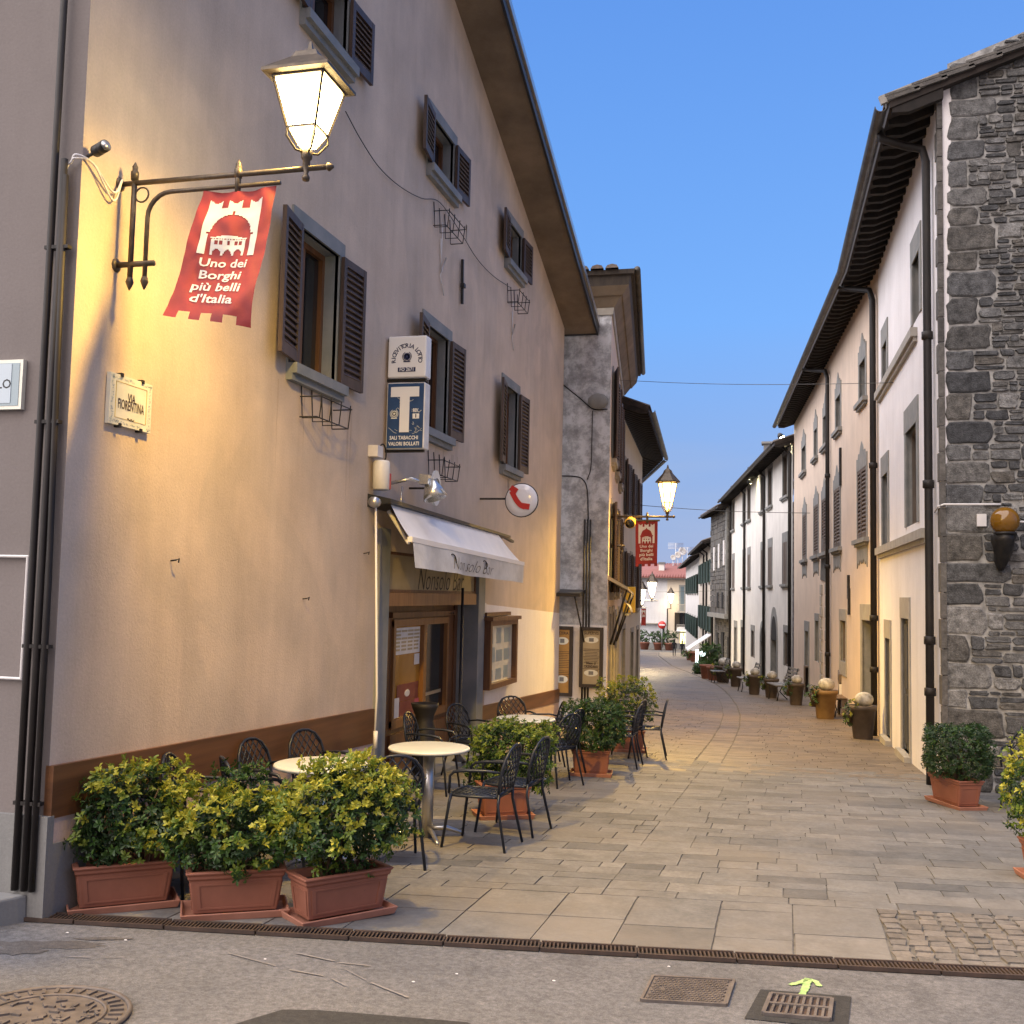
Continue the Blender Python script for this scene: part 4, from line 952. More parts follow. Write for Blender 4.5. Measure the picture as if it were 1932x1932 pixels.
# ------------------------------------------------------------------ white house with arched door
WHI = thing('white_house', 'white plastered house with pointed arch doorways and dark closed shutters', 'building', (.30, 37.0, zg(37)))
F3 = Fac((.30, 37.04), (-2.75, 59.0), right=True)
def z3(x, y): return ((1900 + x / 2.76) / 1.46066, (1150 + y / 2.76) / 1.46066)
def row(l, z, wm=.85): return level([rz(F3, z3, *q) for q in l], z, wm)
R3u = [rz(F3, z3, *q) for q in ((712, 748, 240, 575), (598, 630, 370, 660), (545, 572, 430, 705), (443, 465, 560, 790), (404, 428, 580, 820), (325, 345, 650, 880))]
R3l = [rz(F3, z3, *q) for q in ((697, 760, 925, 1235), (598, 632, 975, 1270), (545, 572, 1000, 1290), (443, 465, 1060, 1310), (404, 427, 1085, 1325), (322, 348, 1130, 1345))]
zU3 = (sum(h[2] for h in R3u[:4]) / 4, sum(h[3] for h in R3u[:4]) / 4); zL3 = (sum(h[2] for h in R3l[:4]) / 4, sum(h[3] for h in R3l[:4]) / 4)
R3u = level(R3u, zU3, .85); R3l = level(R3l, zL3, 1.0)
def dr(xl, xr, yt, w): h = rz(F3, z3, xl, xr, yt, 1900); y = F3.p(h[0], 0, 0).y; return (h[0], h[0] + w, zg(y) + .05, h[3])
dd = [dr(612, 665, 1700, 1.5), dr(542, 572, 1720, 1.3), dr(382, 415, 1600, 1.2), dr(327, 360, 1600, 1.2)]
gw3 = [rz(F3, z3, 712, 755, 1640, 1900), rz(F3, z3, 465, 492, 1625, 1830)]
gw3 = [(h[0], h[0] + 1.0, h[2], h[3]) for h in gw3]
E3 = 5.41
wall(F3, 0, F3.L, -5.2, E3 + .05, R3u + R3l + dd + gw3, .2, M['white2'], WHI, name='street_wall')
for h in R3u: window(F3, *h, WHI, trim='stonetrim', tw=.14, depth=.1, frame='shutter_g', sillw=.15)
for h in R3l: window(F3, *h, WHI, trim='stonetrim', tw=.1, depth=.14, lintel=.35, shut=('closed', 'shutter_g', False), sillw=.1)
for i, h in enumerate(dd): door(F3, *h, WHI, trim='stonetrim', tw=.28, leaf='shutter_b' if i < 2 else 'wood_d', arch=1.25 if i == 0 else (.9 if i == 1 else None), lintel=.35)
for h in gw3: window(F3, *h, WHI, trim='stonetrim', tw=.25, depth=.1, sill=False, pane='dark', frame='shutter_g')
R3 = slope_roof(F3, -.1, F3.L, .62, E3, 6, 2.0, .13, WHI, 'tile', step=.45)
for u in (1495.5, 1444.6, 1407, 1379):
    a = min(F3.L - .1, max(.15, F3.pix(u, 1100)[0])); downpipe([F3.p(a + .5, .66, E3 - .05), F3.p(a + .15, .3, E3 - .2), F3.p(a, .08, E3 - .45), F3.p(a, .08, zg(F3.p(a, 0, 0).y))], .06, WHI)
mb = MB(); p = F3.p(15.5, -1.2, E3 + .4); mb.box(p + V((0, 0, .8)), (.6, .6, 1.7)); CH3 = mb.build('chimney', M['plinth'], R3)
mb = MB(); mb.box(p + V((0, 0, 1.7)), (.8, .8, .1)); mb.build('chimney_cap', M['stonetrim'], CH3)
# ------------------------------------------------------------------ old grey stone tower house, then the narrow houses towards the end
TOW = thing('grey_stone_house', 'weathered grey stone house with jettied upper storey past the white house', 'building', (-2.75, 59.1, zg(59)))
F4 = Fac((-2.62, 59.05), (-4.05, 66.5), right=True)
def courses(F, a0, a1, z0, z1, d, mbx, hmin=.2, hmax=.4, wmin=.4, wmax=1.0):
    z = z0
    while z < z1 - .05:
        h = min(z1 - z, st.uniform(hmin, hmax)); a = a0
        while a < a1 - .05:
            w = min(a1 - a, st.uniform(wmin, wmax)); F.box(mbx, a + .012, a + w - .012, -.1, d + st.uniform(0, .05), z + .012, z + h - .012); a += w
        z += h
mb = MB(); F4.box(mb, 0, F4.L, -5, .0, -5.5, 5.3); mb.build('wall', M['mortar'], TOW)
mb = MB(); courses(F4, 0, F4.L, -5.3, -.9, .02, mb); courses(F4, 0, F4.L, -.9, 5.25, .30, mb)
mb.hexa([F4.p(-.02, -.1, -5.4), F4.p(0, -.1, -5.4), F4.p(0, .3, -1), F4.p(-.02, .3, -1), F4.p(-.02, -.1, 5.3), F4.p(0, -.1, 5.3), F4.p(0, .3, 5.3), F4.p(-.02, .3, 5.3)]); mb.build('rubble_facing', M['rubble_f'], TOW)
for (a, w, za, zt) in ((1.0, .8, -4.3, -2.2), (3.4, 1.0, -4.5, -2.0), (5.6, .8, -4.6, -2.1)):
    mb = MB(); F4.box(mb, a, a + w, .0, .09, za, zt); mb.build('door', M['dark'], TOW)
for (a, w, za, zt) in ((1.2, .5, 1.8, 3.2), (3.3, .5, 1.7, 3.1), (5.4, .5, 1.6, 3.0), (1.6, .6, -.6, .3), (3.6, .6, -.6, .3)):
    mb = MB(); F4.box(mb, a, a + w, .3, .37, za, zt); mb.build('window', M['paper'] if za > 1 else M['dark'], TOW)
mb = MB(); F4.box(mb, 0, F4.L, .0, .5, -1.15, -.9)
F4.box(mb, .02, .3, .30, .42, -.9, 4.9)
mb.build('corbel_band', M['stonetrim'], TOW)
slope_roof(F4, -.1, F4.L + .3, .9, 5.2, 6, 2.0, .13, TOW, 'tile', step=.6)
NAR = thing('narrow_cream_house', 'narrow cream house with green shutters and a small white shop awning beyond the stone house', 'building', (-4.2, 68, zg(68)))
F5 = Fac((-4.2, 68.0), (-6.6, 87.0), right=True)
h5 = []
for a in (1.5, 5.0, 8.5, 12, 15.5): h5 += [(a, a + 1.0, 1.0, 2.5), (a, a + 1.0, -2.3, -.6)]
d5 = [(1.2, 2.4, zg(70) + .05, -3.0), (4.6, 6.2, zg(74) + .05, -3.1), (9, 10.2, zg(78), -3.3), (13, 14.2, zg(82), -3.4)]
wall(F5, 0, F5.L, -7, 3.6, h5 + d5, .2, M['cream'], NAR, name='street_wall')
for i, h in enumerate(h5): window(F5, *h, NAR, trim='stonetrim_l', shut=('open', 'shutter_dg', .25, .25))
for h in d5: door(F5, *h, NAR)
mb = MB(); e = F5.P; mb.add([V((e.x, e.y, -7)), V((8, e.y, -7)), V((8, e.y, 6)), V((e.x, e.y, 3.6))], [(0, 1, 2, 3)]); mb.build('end_wall', M['rubble_f'], NAR, recalc=False)
slope_roof(F5, -.4, F5.L, .8, 3.7, 5, 1.8, .13, NAR, 'tile', step=.7)
for a in (.3, 7.2, 11): downpipe([F5.p(a, .7, 3.5), F5.p(a, .1, 3.1), F5.p(a, .1, zg(70))], .07, NAR)
mb = MB(); mb.hexa([F5.p(3.2, 0, -2.5), F5.p(6.8, 0, -2.5), F5.p(6.8, 1.5, -3.6), F5.p(3.2, 1.5, -3.6), F5.p(3.2, 0, -2.45), F5.p(6.8, 0, -2.45), F5.p(6.8, 1.5, -3.5), F5.p(3.2, 1.5, -3.5)]); mb.build('shop_awning', M['awning'], NAR)
LAS = thing('last_white_house', 'last white house with dark shutters on the right before the square', 'building', (-6.7, 87.3, zg(87)))
F6 = Fac((-6.6, 87.2), (-10.4, 118), right=True); h6 = []
for i in range(6): h6 += [(2 + i * 4.6, 3.1 + i * 4.6, .3, 1.9), (2 + i * 4.6, 3.1 + i * 4.6, -3.4, -1.7)]
wall(F6, 0, F6.L, -8, 3.4, h6, .2, M['white2'], LAS, name='street_wall')
for h in h6: window(F6, *h, LAS, trim='stonetrim_l', shut=('open', 'shutter_dg', .25, .25))
mb = MB(); e = F6.Q; mb.add([V((e.x, e.y, -8)), V((8, e.y, -8)), V((8, e.y, 6)), V((e.x, e.y, 3.4))], [(0, 1, 2, 3)]); e = F6.P; mb.add([V((e.x, e.y, -8)), V((8, e.y, -8)), V((8, e.y, 6)), V((e.x, e.y, 3.4))], [(0, 1, 2, 3)]); mb.build('end_wall', M['white2'], LAS, recalc=False)
slope_roof(F6, -.2, F6.L + .2, .8, 3.4, 5, 1.8, .13, LAS, 'tile', step=1.0)
# ------------------------------------------------------------------ street lamps with banners
def square_lantern(t, c, w, h, glow, n=4):
    """hanging-basket lantern: tapered glazed body, roof cap, finial, on a stalk; c = point on the arm below it"""
    hw = w / 2; z0 = c.z + .10; zb_ = z0 + h * .16; zt = z0 + h * .80; ph = math.pi / 4 if n == 4 else 0
    k = math.sqrt(2) if n == 4 else 1.0
    mb = MB(); mb.lathe([(hw * .26 * k, zb_ - c.z - h * .10), (hw * .56 * k, zb_ - c.z + h * .08), (hw * 1.0 * k, zt - c.z)], n, c=(c.x, c.y, c.z), sm=False, phase=ph); mb.build('lamp_glass', M[glow], t)
    mb = MB()
    def ring(r, z): return [V((c.x + r * k * math.cos(ph + 2 * math.pi * i / n), c.y + r * k * math.sin(ph + 2 * math.pi * i / n), z)) for i in range(n)]
    a, b, e = ring(hw * 1.02, zt), ring(hw * .58, zb_ + h * .08), ring(hw * .28, zb_ - h * .1)
    for i in range(n):
        mb.bar(a[i], b[i], .014 * w / .3, .014 * w / .3); mb.bar(b[i], b[(i + 1) % n], .012 * w / .3, .014 * w / .3); mb.bar(a[i], a[(i + 1) % n], .02 * w / .3, .02 * w / .3); mb.bar(b[i], e[i], .009 * w / .3, .009 * w / .3)
        o = V((c.x, c.y, 0)) ; d = (b[i] - V((c.x, c.y, b[i].z)))
        mb.tube([b[i] * 1.0, V((c.x, c.y, b[i].z - h * .10)) + d * 1.02, V((c.x, c.y, z0 + h * .0)) + d * .55, V((c.x, c.y, z0 - h * .01)) + d * .15], .007 * w / .3, 5)
    mb.lathe([(.02 * w / .3, -.07), (.024 * w / .3, -.05), (.012 * w / .3, -.03), (.022 * w / .3, .0), (.022 * w / .3, .05), (.032 * w / .3, .06), (.034 * w / .3, .10), (.025 * w / .3, .105), (.02 * w / .3, .16)], 10, c=c)
    mb.build('lantern_frame', M['lampiron'], t)
    mb = MB(); r0 = hw * 1.36 * k
    mb.lathe([(hw * 1.02 * k, zt - c.z), (r0, zt - c.z + .012), (r0, zt - c.z + .03), (hw * .62 * k, zt - c.z + h * .26), (hw * .55 * k, zt - c.z + h * .28), (hw * .42 * k, zt - c.z + h * .36), (hw * .14, zt - c.z + h * .42), (hw * .05, zt - c.z + h * .52)], n, c=c, sm=False, phase=ph); mb.build('lantern_roof', M['lampiron'], t)
def emblem_inside(a, b):
    """castle with a domed hall printed on the banner; a across 0..1, b down 0..1"""
    if not (.14 < a < .86 and .075 < b < .50): return False
    if b < .14:                                          # three swallow-tailed merlons
        for l, r in ((.14, .32), (.42, .58), (.68, .86)):
            if l < a < r: return b > .075 + .03 * (1 - abs((a - (l + r) / 2) / ((r - l) / 2)))
        return False
    x = a - .5
    if b < .345:
        if b > .19 and abs(x) < .255 * math.sqrt(max(0, 1 - ((.335 - b) / .145) ** 2)): return False
        if abs(x) < .012 and .165 < b < .2: return False
        if b > .328 and abs(x) < .30: return False
        return True
    if abs(x) < .27:
        if b < .375: return abs(x) < .24 * (b - .345) / .03 and b > .35
        if abs(x) > .215: return False
        if .395 < b < .425:
            for c in (-.15, -.09, .0, .09, .15):
                if abs(x - c) < .018: return False
        if b < .388 and (int((a * 60)) % 2): return False
        if b > .445:
            for c in (-.135, 0, .135):
                if (x - c) ** 2 / .055 ** 2 + ((b - .50) / .045) ** 2 < 1: return False
        if b > .485 and abs(x) > .19: return True
        return True
    return True
def banner(label, P0, P1, Q0, Q1, wave, res, text=True, cat='banner', fr=V((0, -1, 0))):
    """cloth hung between P0-P1 (top) and Q0-Q1 (bottom)"""
    t = thing('banner', label, cat, tuple((P0 + P1) / 2), 0, 'red village banners')
    def at(a, b, o=0.0):
        p = (P0.lerp(P1, a)).lerp(Q0.lerp(Q1, a), b); sag = .02 * wave * math.sin(math.pi * a) * (1 - b) ** 2
        w = wave * (.035 * math.sin(2.2 * b * math.pi + a * 2.4) * b + .02 * math.sin(a * 6.5 + b * 3) * b + .012 * math.sin(a * 15 + 1) * (1 - b) ** 3 + .008 * noise.noise(V((a * 7, b * 9, 2))))
        return p + fr * (w + o) - V((0, 0, sag))
    na, nb = res; mb = MB(); rows_ = []
    mb.v = [at(i / na, j / nb) for j in range(nb + 1) for i in range(na + 1)]
    for j in range(nb):
        for i in range(na):
            a, b = (i + .5) / na, (j + .5) / nb
            if b > .945 and int(a * 7) % 2 == 1: continue
            mb.f.append([j * (na + 1) + i, j * (na + 1) + i + 1, (j + 1) * (na + 1) + i + 1, (j + 1) * (na + 1) + i]); mb.m.append(0); mb.sm.append(True)
    mb.build('cloth', M['cloth_red'], t, recalc=False)
    mb = MB()
    for j in range(int(nb * .07), int(nb * .51)):
        for i in range(na):
            if emblem_inside((i + .5) / na, (j + .5) / nb):
                mb.add([at(i / na, j / nb, .0025), at((i + 1) / na, j / nb, .0025), at((i + 1) / na, (j + 1) / nb, .0025), at(i / na, (j + 1) / nb, .0025)], [(0, 1, 2, 3)], True)
    mb.build('castle_emblem', M['cloth_white'], t, recalc=False)
    if text:
        mb = MB(); W_ = (P1 - P0).length; H_ = ((Q0 + Q1) / 2 - (P0 + P1) / 2).length
        for k, (s_, w_) in enumerate((('Uno dei', .66), ('Borghi', .60), ('più belli', .70), ("d'Italia", .62))):
            b0 = .565 + .092 * k
            put_text(mb, s_, lambda x, y, b0=b0: at(.5 + x / W_, b0 - y / H_, .0035), .088 * H_, width=w_ * W_ * .92, bold=.0015)
        mb.build('lettering', M['cloth_white'], t, recalc=False)
    return t
def scroll_bracket(t, base, tip, zt, drop, r, th=1.0):
    """wall bracket: top arm, second arm curving down to a lower wall fixing, ring between"""
    d = (tip - base); d.z = 0; L = d.length; d.normalize(); o = V((base.x, base.y, zt))
    mb = MB(); mb.tube([o + d * .02, o + d * L], r, 8); mb.lathe([(r * .6, -.02), (r * 1.6, 0), (r * .5, .03)], 8, d.to_track_quat('Z', 'Y').to_matrix(), o + d * L)
    s = .10
    mb.tube([o + d * s + V((0, 0, .09)), o + d * s - V((0, 0, drop + .1))], r, 8); mb.tube([o - V((0, 0, .0)) + d * s, o + d * (s - .12)], r * .9, 8)
    q = [o + d * .20 - V((0, 0, drop + .08)), o + d * .20 - V((0, 0, .22))]
    for k in range(1, 7): an = math.pi / 2 * k / 6; q.append(o + d * (.20 + .15 * (1 - math.cos(an))) - V((0, 0, .22 - .15 * math.sin(an))))
    q.append(o + d * L * .78 - V((0, 0, .07))); mb.tube(q, r * .85, 8)
    mb.tube([o + d * (.155 + .045 * math.cos(x)) + V((0, 0, -.075 + .045 * math.sin(x))) for x in [2 * math.pi * i / 14 for i in range(14)]], r * .35, 5, closed=True)
    mb.tube([o - V((0, 0, drop)) + d * -.01, o - V((0, 0, drop)) + d * .26], r * 1.1, 8)
    for a, z in ((s, .10), (L * .58, .06)): mb.lathe([(r * 1.4, -.05), (r * 1.5, .0), (r * .8, .01), (r * 1.1, .03), (.003, .06)], 8, c=o + d * a + V((0, 0, z - .03)))
    for a in (s, .20): mb.lathe([(.003, -.06), (r * .9, -.035), (r * 1.5, -.01), (r, .02)], 8, c=o + d * a - V((0, 0, drop + .1)))
    mb.lathe([(r * 2.6, 0), (r * 2.6, .012), (r * 1.4, .02)], 10, d.to_track_quat('Z', 'Y').to_matrix(), o - V((0, 0, drop)) - d * .005)
    mb.lathe([(r * 2.6, 0), (r * 2.6, .012), (r * 1.4, .02)], 10, d.to_track_quat('Z', 'Y').to_matrix(), o - d * .005)
    mb.tube([o + d * L * .58 + V((0, 0, .05)), o + d * L * .58 - V((0, 0, .12))], r * 1.1, 8)
    mb.build('bracket', M['lampiron'], t)
def glow(t, c, watts, col=(1.0, .62, .20), r=.09):
    l = bpy.data.lights.new('lamp_bulb', 'SPOT'); l.energy = watts; l.color = col; l.shadow_soft_size = r; l.spot_size = math.radians(178); l.spot_blend = .9
    l.use_nodes = True; nt = l.node_tree; e = nt.nodes['Emission']; f = nt.nodes.new('ShaderNodeLightFalloff'); f.inputs['Strength'].default_value = 1.0   # linear falloff added to spread the lamp's pool more evenly
    nt.links.new(f.outputs['Linear'], e.inputs['Strength'])
    o = bpy.data.objects.new('lamp_bulb', l); COL.objects.link(o); o.parent = t; o.location = MATW[t.name].inverted() @ V(c); return o
LY = 5.46; ZT = PY(430, 331, LY).z
T = thing('street_lamp', 'big lit square lantern on a scrolled wall bracket, nearest to the camera', 'street lamp', (-3.9, LY, ZT), 0, 'lit street lamps')
bt = V((PY(620, 329, LY).x, LY, ZT)); scroll_bracket(T, V((-3.9, LY, ZT)), bt, ZT, .50, .0165)
LC = V((PY(577, 340, LY).x, LY, ZT)); square_lantern(T, LC, .30, .50, 'lampglow'); glow(T, LC + V((0, 0, .44)), 128, (1.0, .60, .10))
P0 = PY(386, 360, LY); P1 = PY(521, 355, LY); P0.z = P1.z = ZT - .085
banner('red banner with white castle print and lettering under the nearest lit lantern', P0, P1, PY(311, 597, 5.16), PY(474, 619, 5.16), 1.0, (70, 130))
# second lamp, fixed to the mottled house
LY2 = 19.75
T2 = thing('street_lamp', 'lit tapering lantern on bracket in front of the deep eaves', 'street lamp', (-3.14, LY2, 1.5), 0, 'lit street lamps')
p = PY(1260, 975, LY2); b = V((-3.14, LY2, p.z)); tip = V((PY(1271, 975, LY2).x, LY2, p.z)); scroll_bracket(T2, b, tip, p.z, .55, .02)
L2 = V((PY(1259, 975, LY2).x, LY2, p.z)); square_lantern(T2, L2, .34, .66, 'lampglow_o', 6); glow(T2, L2 + V((0, 0, .52)), 160, (1.0, .60, .12))
P0 = PY(1199, 982, LY2); P1 = PY(1241, 981, LY2); banner('red village banner hanging beneath the lantern before the deep eaves', P0, P1, PY(1199, 1069, LY2), PY(1240, 1068, LY2), .35, (44, 80))
t = thing('floodlight', 'yellow-lit round spotlight housing clipped to the second lamp bracket', 'floodlight', tuple(PY(1191, 985, LY2)))
c = PY(1190, 985, LY2); mb = MB(); mb.lathe([(.07, -.1), (.10, -.06), (.105, .08), (.09, .12)], 14, Matrix.Rotation(1.9, 3, 'X') , c); mb.build('housing', M['yellowsign'], t)
mb = MB(); mb.lathe([(.085, .121), (.085, .124)], 14, Matrix.Rotation(1.9, 3, 'X'), c); mb.build('lens', M['glass_dark'], t)
# far lamps
for i, (u, v, Y, lab, arm) in enumerate(((1230, 1133, 55, 'distant lit lantern over the street, right one of the far pair', 1), (1210, 1146, 62, 'distant lit lantern half hidden by the left houses', 0), (1265.5, 1141, 133.6, 'small lit lantern on the wall of the house that closes the street', 0))):
    p = PY(u, v, Y); t = thing('street_lamp', lab, 'street lamp', tuple(p), 0, 'lit street lamps'); k = (Y / 20) * (.50 if i < 2 else .32)
    square_lantern(t, p, .34 * k, .62 * k * 1.25, 'lampglow_w', 6)
    glow(t, p + V((0, 0, .5 * k)), (110, 90, 60)[i], (1.0, .74, .38), .2)
    if i < 2:
        mb = MB(); mb.tube([p + V((.3, 0, 0)), p + V((-2.2, 0, 0))], .04, 6); mb.tube([p + V((-2.2, 0, 0)), p + V((-3.6, 1, -.6))], .04, 6); mb.build('bracket', M['white_paint'], t)
    else:
        mb = MB(); mb.tube([p, p + V((0, .2, -.5)), V((PY(1257, 1141, Y).x, 135, p.z - .5)), V((PY(1257, 1141, Y).x, 134.9, -6.4))], .06, 6); mb.build('bracket', M['iron'], t)
p = PY(1210, 1148, 61); q = PY(1219, 1148, 61); h = PY(1214, 1181, 61)
banner('small distant red banner with white castle print below the far lanterns', p, q, V((p.x, 61, h.z)), V((q.x, 61, h.z)), .3, (30, 60), text=False)
# spotlights under the eaves of the white house
for (u, v, lab, n) in ((1487, 817, 'pair of bright spotlights at the eaves corner between the peach and white houses', 0), (1415, 905, 'pair of bright spotlights under the eaves halfway along the white house', 1)):
    F = F3; a, z = F.pix(u, v, .35); a = max(a, .35); c = F.p(a, .35, z); t = thing('spotlight', lab, 'spotlight', tuple(c), 0, 'eaves spotlights')
    mb = MB(); mb.tube([F.p(a, 0, z + .1), F.p(a, .35, z + .12)], .025, 6); mb.build('arm', M['iron'], t)
    for dz, tilt in ((.13, .55), (-.12, .8)):
        R = (F.n * -.55 + V((0, 0, -1)) + F.t * (-.35 if dz > 0 else .2)).to_track_quat('Z', 'Y').to_matrix(); cc = c + V((0, 0, dz))
        mb = MB(); mb.lathe([(.05, -.14), (.10, -.06), (.11, .05)], 12, R, cc); hd = mb.build('lamp_head', M['iron'], t)
        mb = MB(); mb.lathe([(.10, .052), (.001, .062)], 12, R, cc); mb.build('lens', M['spot'], hd)
# globe lamp on a carved stone bracket on the gable wall
c = PY(1896, 983, YW - .34); t = thing('globe_lamp', 'unlit amber glass globe on a carved dark stone bracket', 'wall lamp', (c.x, YW, c.z))
mb = MB(); mb.ball(c, .155, 20, 14); mb.build('globe', M['amberglobe'], t)
mb = MB(); mb.lathe([(.075, -.155), (.12, -.145), (.12, -.125), (.05, -.11)], 14, c=c); mb.build('collar', M['iron'], t)
mb = MB(); cl = []
for z, r, y in ((-.155, .125, 0), (-.22, .12, .02), (-.32, .10, .06), (-.44, .075, .13), (-.54, .03, .2)):
    cl.append([V((c.x + r * math.cos(g) * (1 + .12 * math.sin(5 * g + z * 30)), c.y + y + r * math.sin(g) * 1.5 + .08, c.z + z)) for g in [2 * math.pi * i / 14 for i in range(14)]])
mb.loft(cl, sm=True); mb.build('stone_bracket', M['iron'], t)
mb = MB(); mb.box(c + V((-.19, .3, .03)), (.1, .04, .14)); mb.build('junction_box', M['paper'], t); mb = MB(); mb.tube([c + V((.1, .1, 0)), c + V((.5, .2, 0))], .012, 6); mb.build('conduit', M['paper'], t)
# ------------------------------------------------------------------ signs and fittings on the pink wall
def lf(u, v, d=0.0): return FL.pix(u, v, d)
def Lb(mb, u0, v0, u1, v1, d0, d1):                     # box on the facade by two image corners
    a0, z0 = lf(u0, v0); a1, z1 = lf(u1, v1); FL.box(mb, min(a0, a1), max(a0, a1), d0, d1, min(z0, z1), max(z0, z1))
# street name plate
a0, z1 = lf(201, 701); a1, zz = lf(280, 728); _, z0 = lf(276, 818); zc = (z0 + z1) / 2 
t = thing('street_name_plate', 'cream ceramic street name plate with patterned border on the pink wall', 'street sign', tuple(FL.p(a0, 0, z0)))
zt_ = (z1 + zz) / 2; 
mb = MB(); FL.box(mb, a0, a1, .004, .03, z0, z1); mb.build('plate', M['ceramic'], t)
W_ = a1 - a0; H_ = z1 - z0
mb = MB(); r2 = random.Random(5)
for i in range(150):
    k = r2.random(); side = r2.randrange(4)
    x, y = ((k, .045 + .05 * r2.random()), (k, .905 + .05 * r2.random()), (.035 + .05 * r2.random(), k), (.915 + .05 * r2.random(), k))[side]
    g = r2.uniform(.3, 2.5); l = .022; q = [(x - l * math.cos(g), y - l * math.sin(g)), (x + .008 * math.sin(g), y - .008 * math.cos(g)), (x + l * math.cos(g), y + l * math.sin(g)), (x - .008 * math.sin(g), y + .008 * math.cos(g))]
    mb.add([FL.p(a0 + W_ * min(.99, max(.01, x)), .0312, z0 + H_ * min(.99, max(.01, y))) for x, y in q], [(0, 1, 2, 3)])
mb.build('border_pattern', M['ceramic_b'], t, recalc=False)
mb = MB()
for x0, x1, y0, y1 in ((.13, .87, .14, .15), (.13, .87, .85, .86), (.13, .14, .14, .86), (.86, .87, .14, .86)): FL.box(mb, a0 + W_ * x0, a0 + W_ * x1, .03, .0322, z0 + H_ * y0, z0 + H_ * y1)
mb.build('inner_line', M['ceramic_y'], t)
mb = MB(); put_text(mb, 'VIA', lambda x, y: FL.p(a0 + W_ * .5 + x, .0325, z0 + H_ * .58 + y), .075, width=W_ * .18, bold=.001); put_text(mb, 'FIORENTINA', lambda x, y: FL.p(a0 + W_ * .5 + x, .0325, z0 + H_ * .42 + y), .085, width=W_ * .62, bold=.001)
mb.tube([FL.p(a0 + W_ * (.42 + .16 * i / 8), .032, z0 + H_ * (.16 + .02 * math.sin(i * 1.7))) for i in range(9)], .003, 4); mb.build('lettering', M['darktext'], t)
mb = MB()
for x, y in ((.25, 1.0), (.75, 1.0), (.25, 0), (.75, 0)): mb = MB(); FL.box(mb, a0 + W_ * x - .012, a0 + W_ * x + .012, .0, .038, z0 + H_ * y - .012, z0 + H_ * y + .012); mb.build('clip', M['iron'], t)
# sign of the shaded wall, cut by the frame edge
p0, p1 = PY(-90, 775, BY0 - .03), PY(45, 678, BY0 - .03)
t = thing('street_name_plate', 'pale blue framed street name plate on the shaded end wall, ending in LO', 'street sign', (p0.x, BY0, p0.z))
mb = MB(); mb.box(((p0.x + p1.x) / 2, BY0 - .018, (p0.z + p1.z) / 2), (p1.x - p0.x, .03, p1.z - p0.z)); mb.build('frame', M['ceramic'], t)
mb = MB(); cx, cz, w, h = (p0.x + p1.x) / 2, (p0.z + p1.z) / 2, p1.x - p0.x, p1.z - p0.z
mb.box((cx, BY0 - .034, cz), (w - .04, .004, h - .04)); mb.build('plate', M['ceramic_b'], t)
mb = MB(); mb.box((cx - .02, BY0 - .037, cz + .005), (w - .10, .004, h - .06)); mb.build('plate_field', mat('pale_blue_glaze', (.42, .50, .56), .3), t)
mb = MB(); put_text(mb, 'LO', lambda x, y: V((p1.x - .115 + x, BY0 - .0395, cz + y + .0)), .075, bold=.001); mb.build('lettering', M['ink'], t)
# empty white moulding frame on the same wall
q0, q1 = PY(-140, 1272, BY0 - .02), PY(53, 1050, BY0 - .02)
t = thing('notice_frame', 'empty white moulded notice frame on the shaded end wall', 'notice frame', (q0.x, BY0, q0.z))
mb = MB(); y = BY0 - .018; e = .012
mb.tube([V((q0.x, y, q0.z)), V((q1.x, y, q0.z)), V((q1.x, y, q1.z)), V((q0.x, y, q1.z))], e, 8, closed=True, sm=False); mb.build('moulding', M['paper'], t)
# small photo cell spot above the lamp bracket
c = FL.p(*[lf(198, 280)[0], .10, lf(198, 280)[1]]); c = V((BX + .10, lf(190, 280, .1)[0] + BY0, lf(190, 280, .1)[1]))
t = thing('small_spotlight', 'small dark cylinder spotlight at the corner above the lamp bracket', 'spotlight', tuple(c))
R = V((.75, -.3, .1)).to_track_quat('Z', 'Y').to_matrix(); mb = MB(); mb.lathe([(.028, -.06), (.034, -.05), (.034, -.005), (.031, 0), (.034, .006), (.034, .05)], 14, R, c); mb.tube([c, c + V((-.1, .0, -.05))], .01, 6); mb.build('housing', M['iron'], t)
mb = MB(); mb.lathe([(.030, .051), (.001, .055)], 14, R, c); mb.build('lens', M['steel'], t)
mb = MB(); e = PY(122, 305, BY0 - .03)
for k, r in ((0, .007), (1, .006)):
    mb = MB(); mb.tube(smooth([V((e.x + .01 * k, BY0 - .03, e.z - .5)), V((e.x + .012 * k, BY0 - .03, e.z - .08)), V((e.x + .05, BY0 - .035, e.z - .005)), V((BX - .01, BY0 - .04, e.z + .03 - .02 * k)), V((BX + .03, BY0 + .06, e.z + .015)), V((BX + .03, LY - .10, e.z - .08 - .05 * k)), V((BX + .03, LY - .02, ZT + .02))]), r, 6)
    mb.build('lamp_cable', M['paper'], BAR)
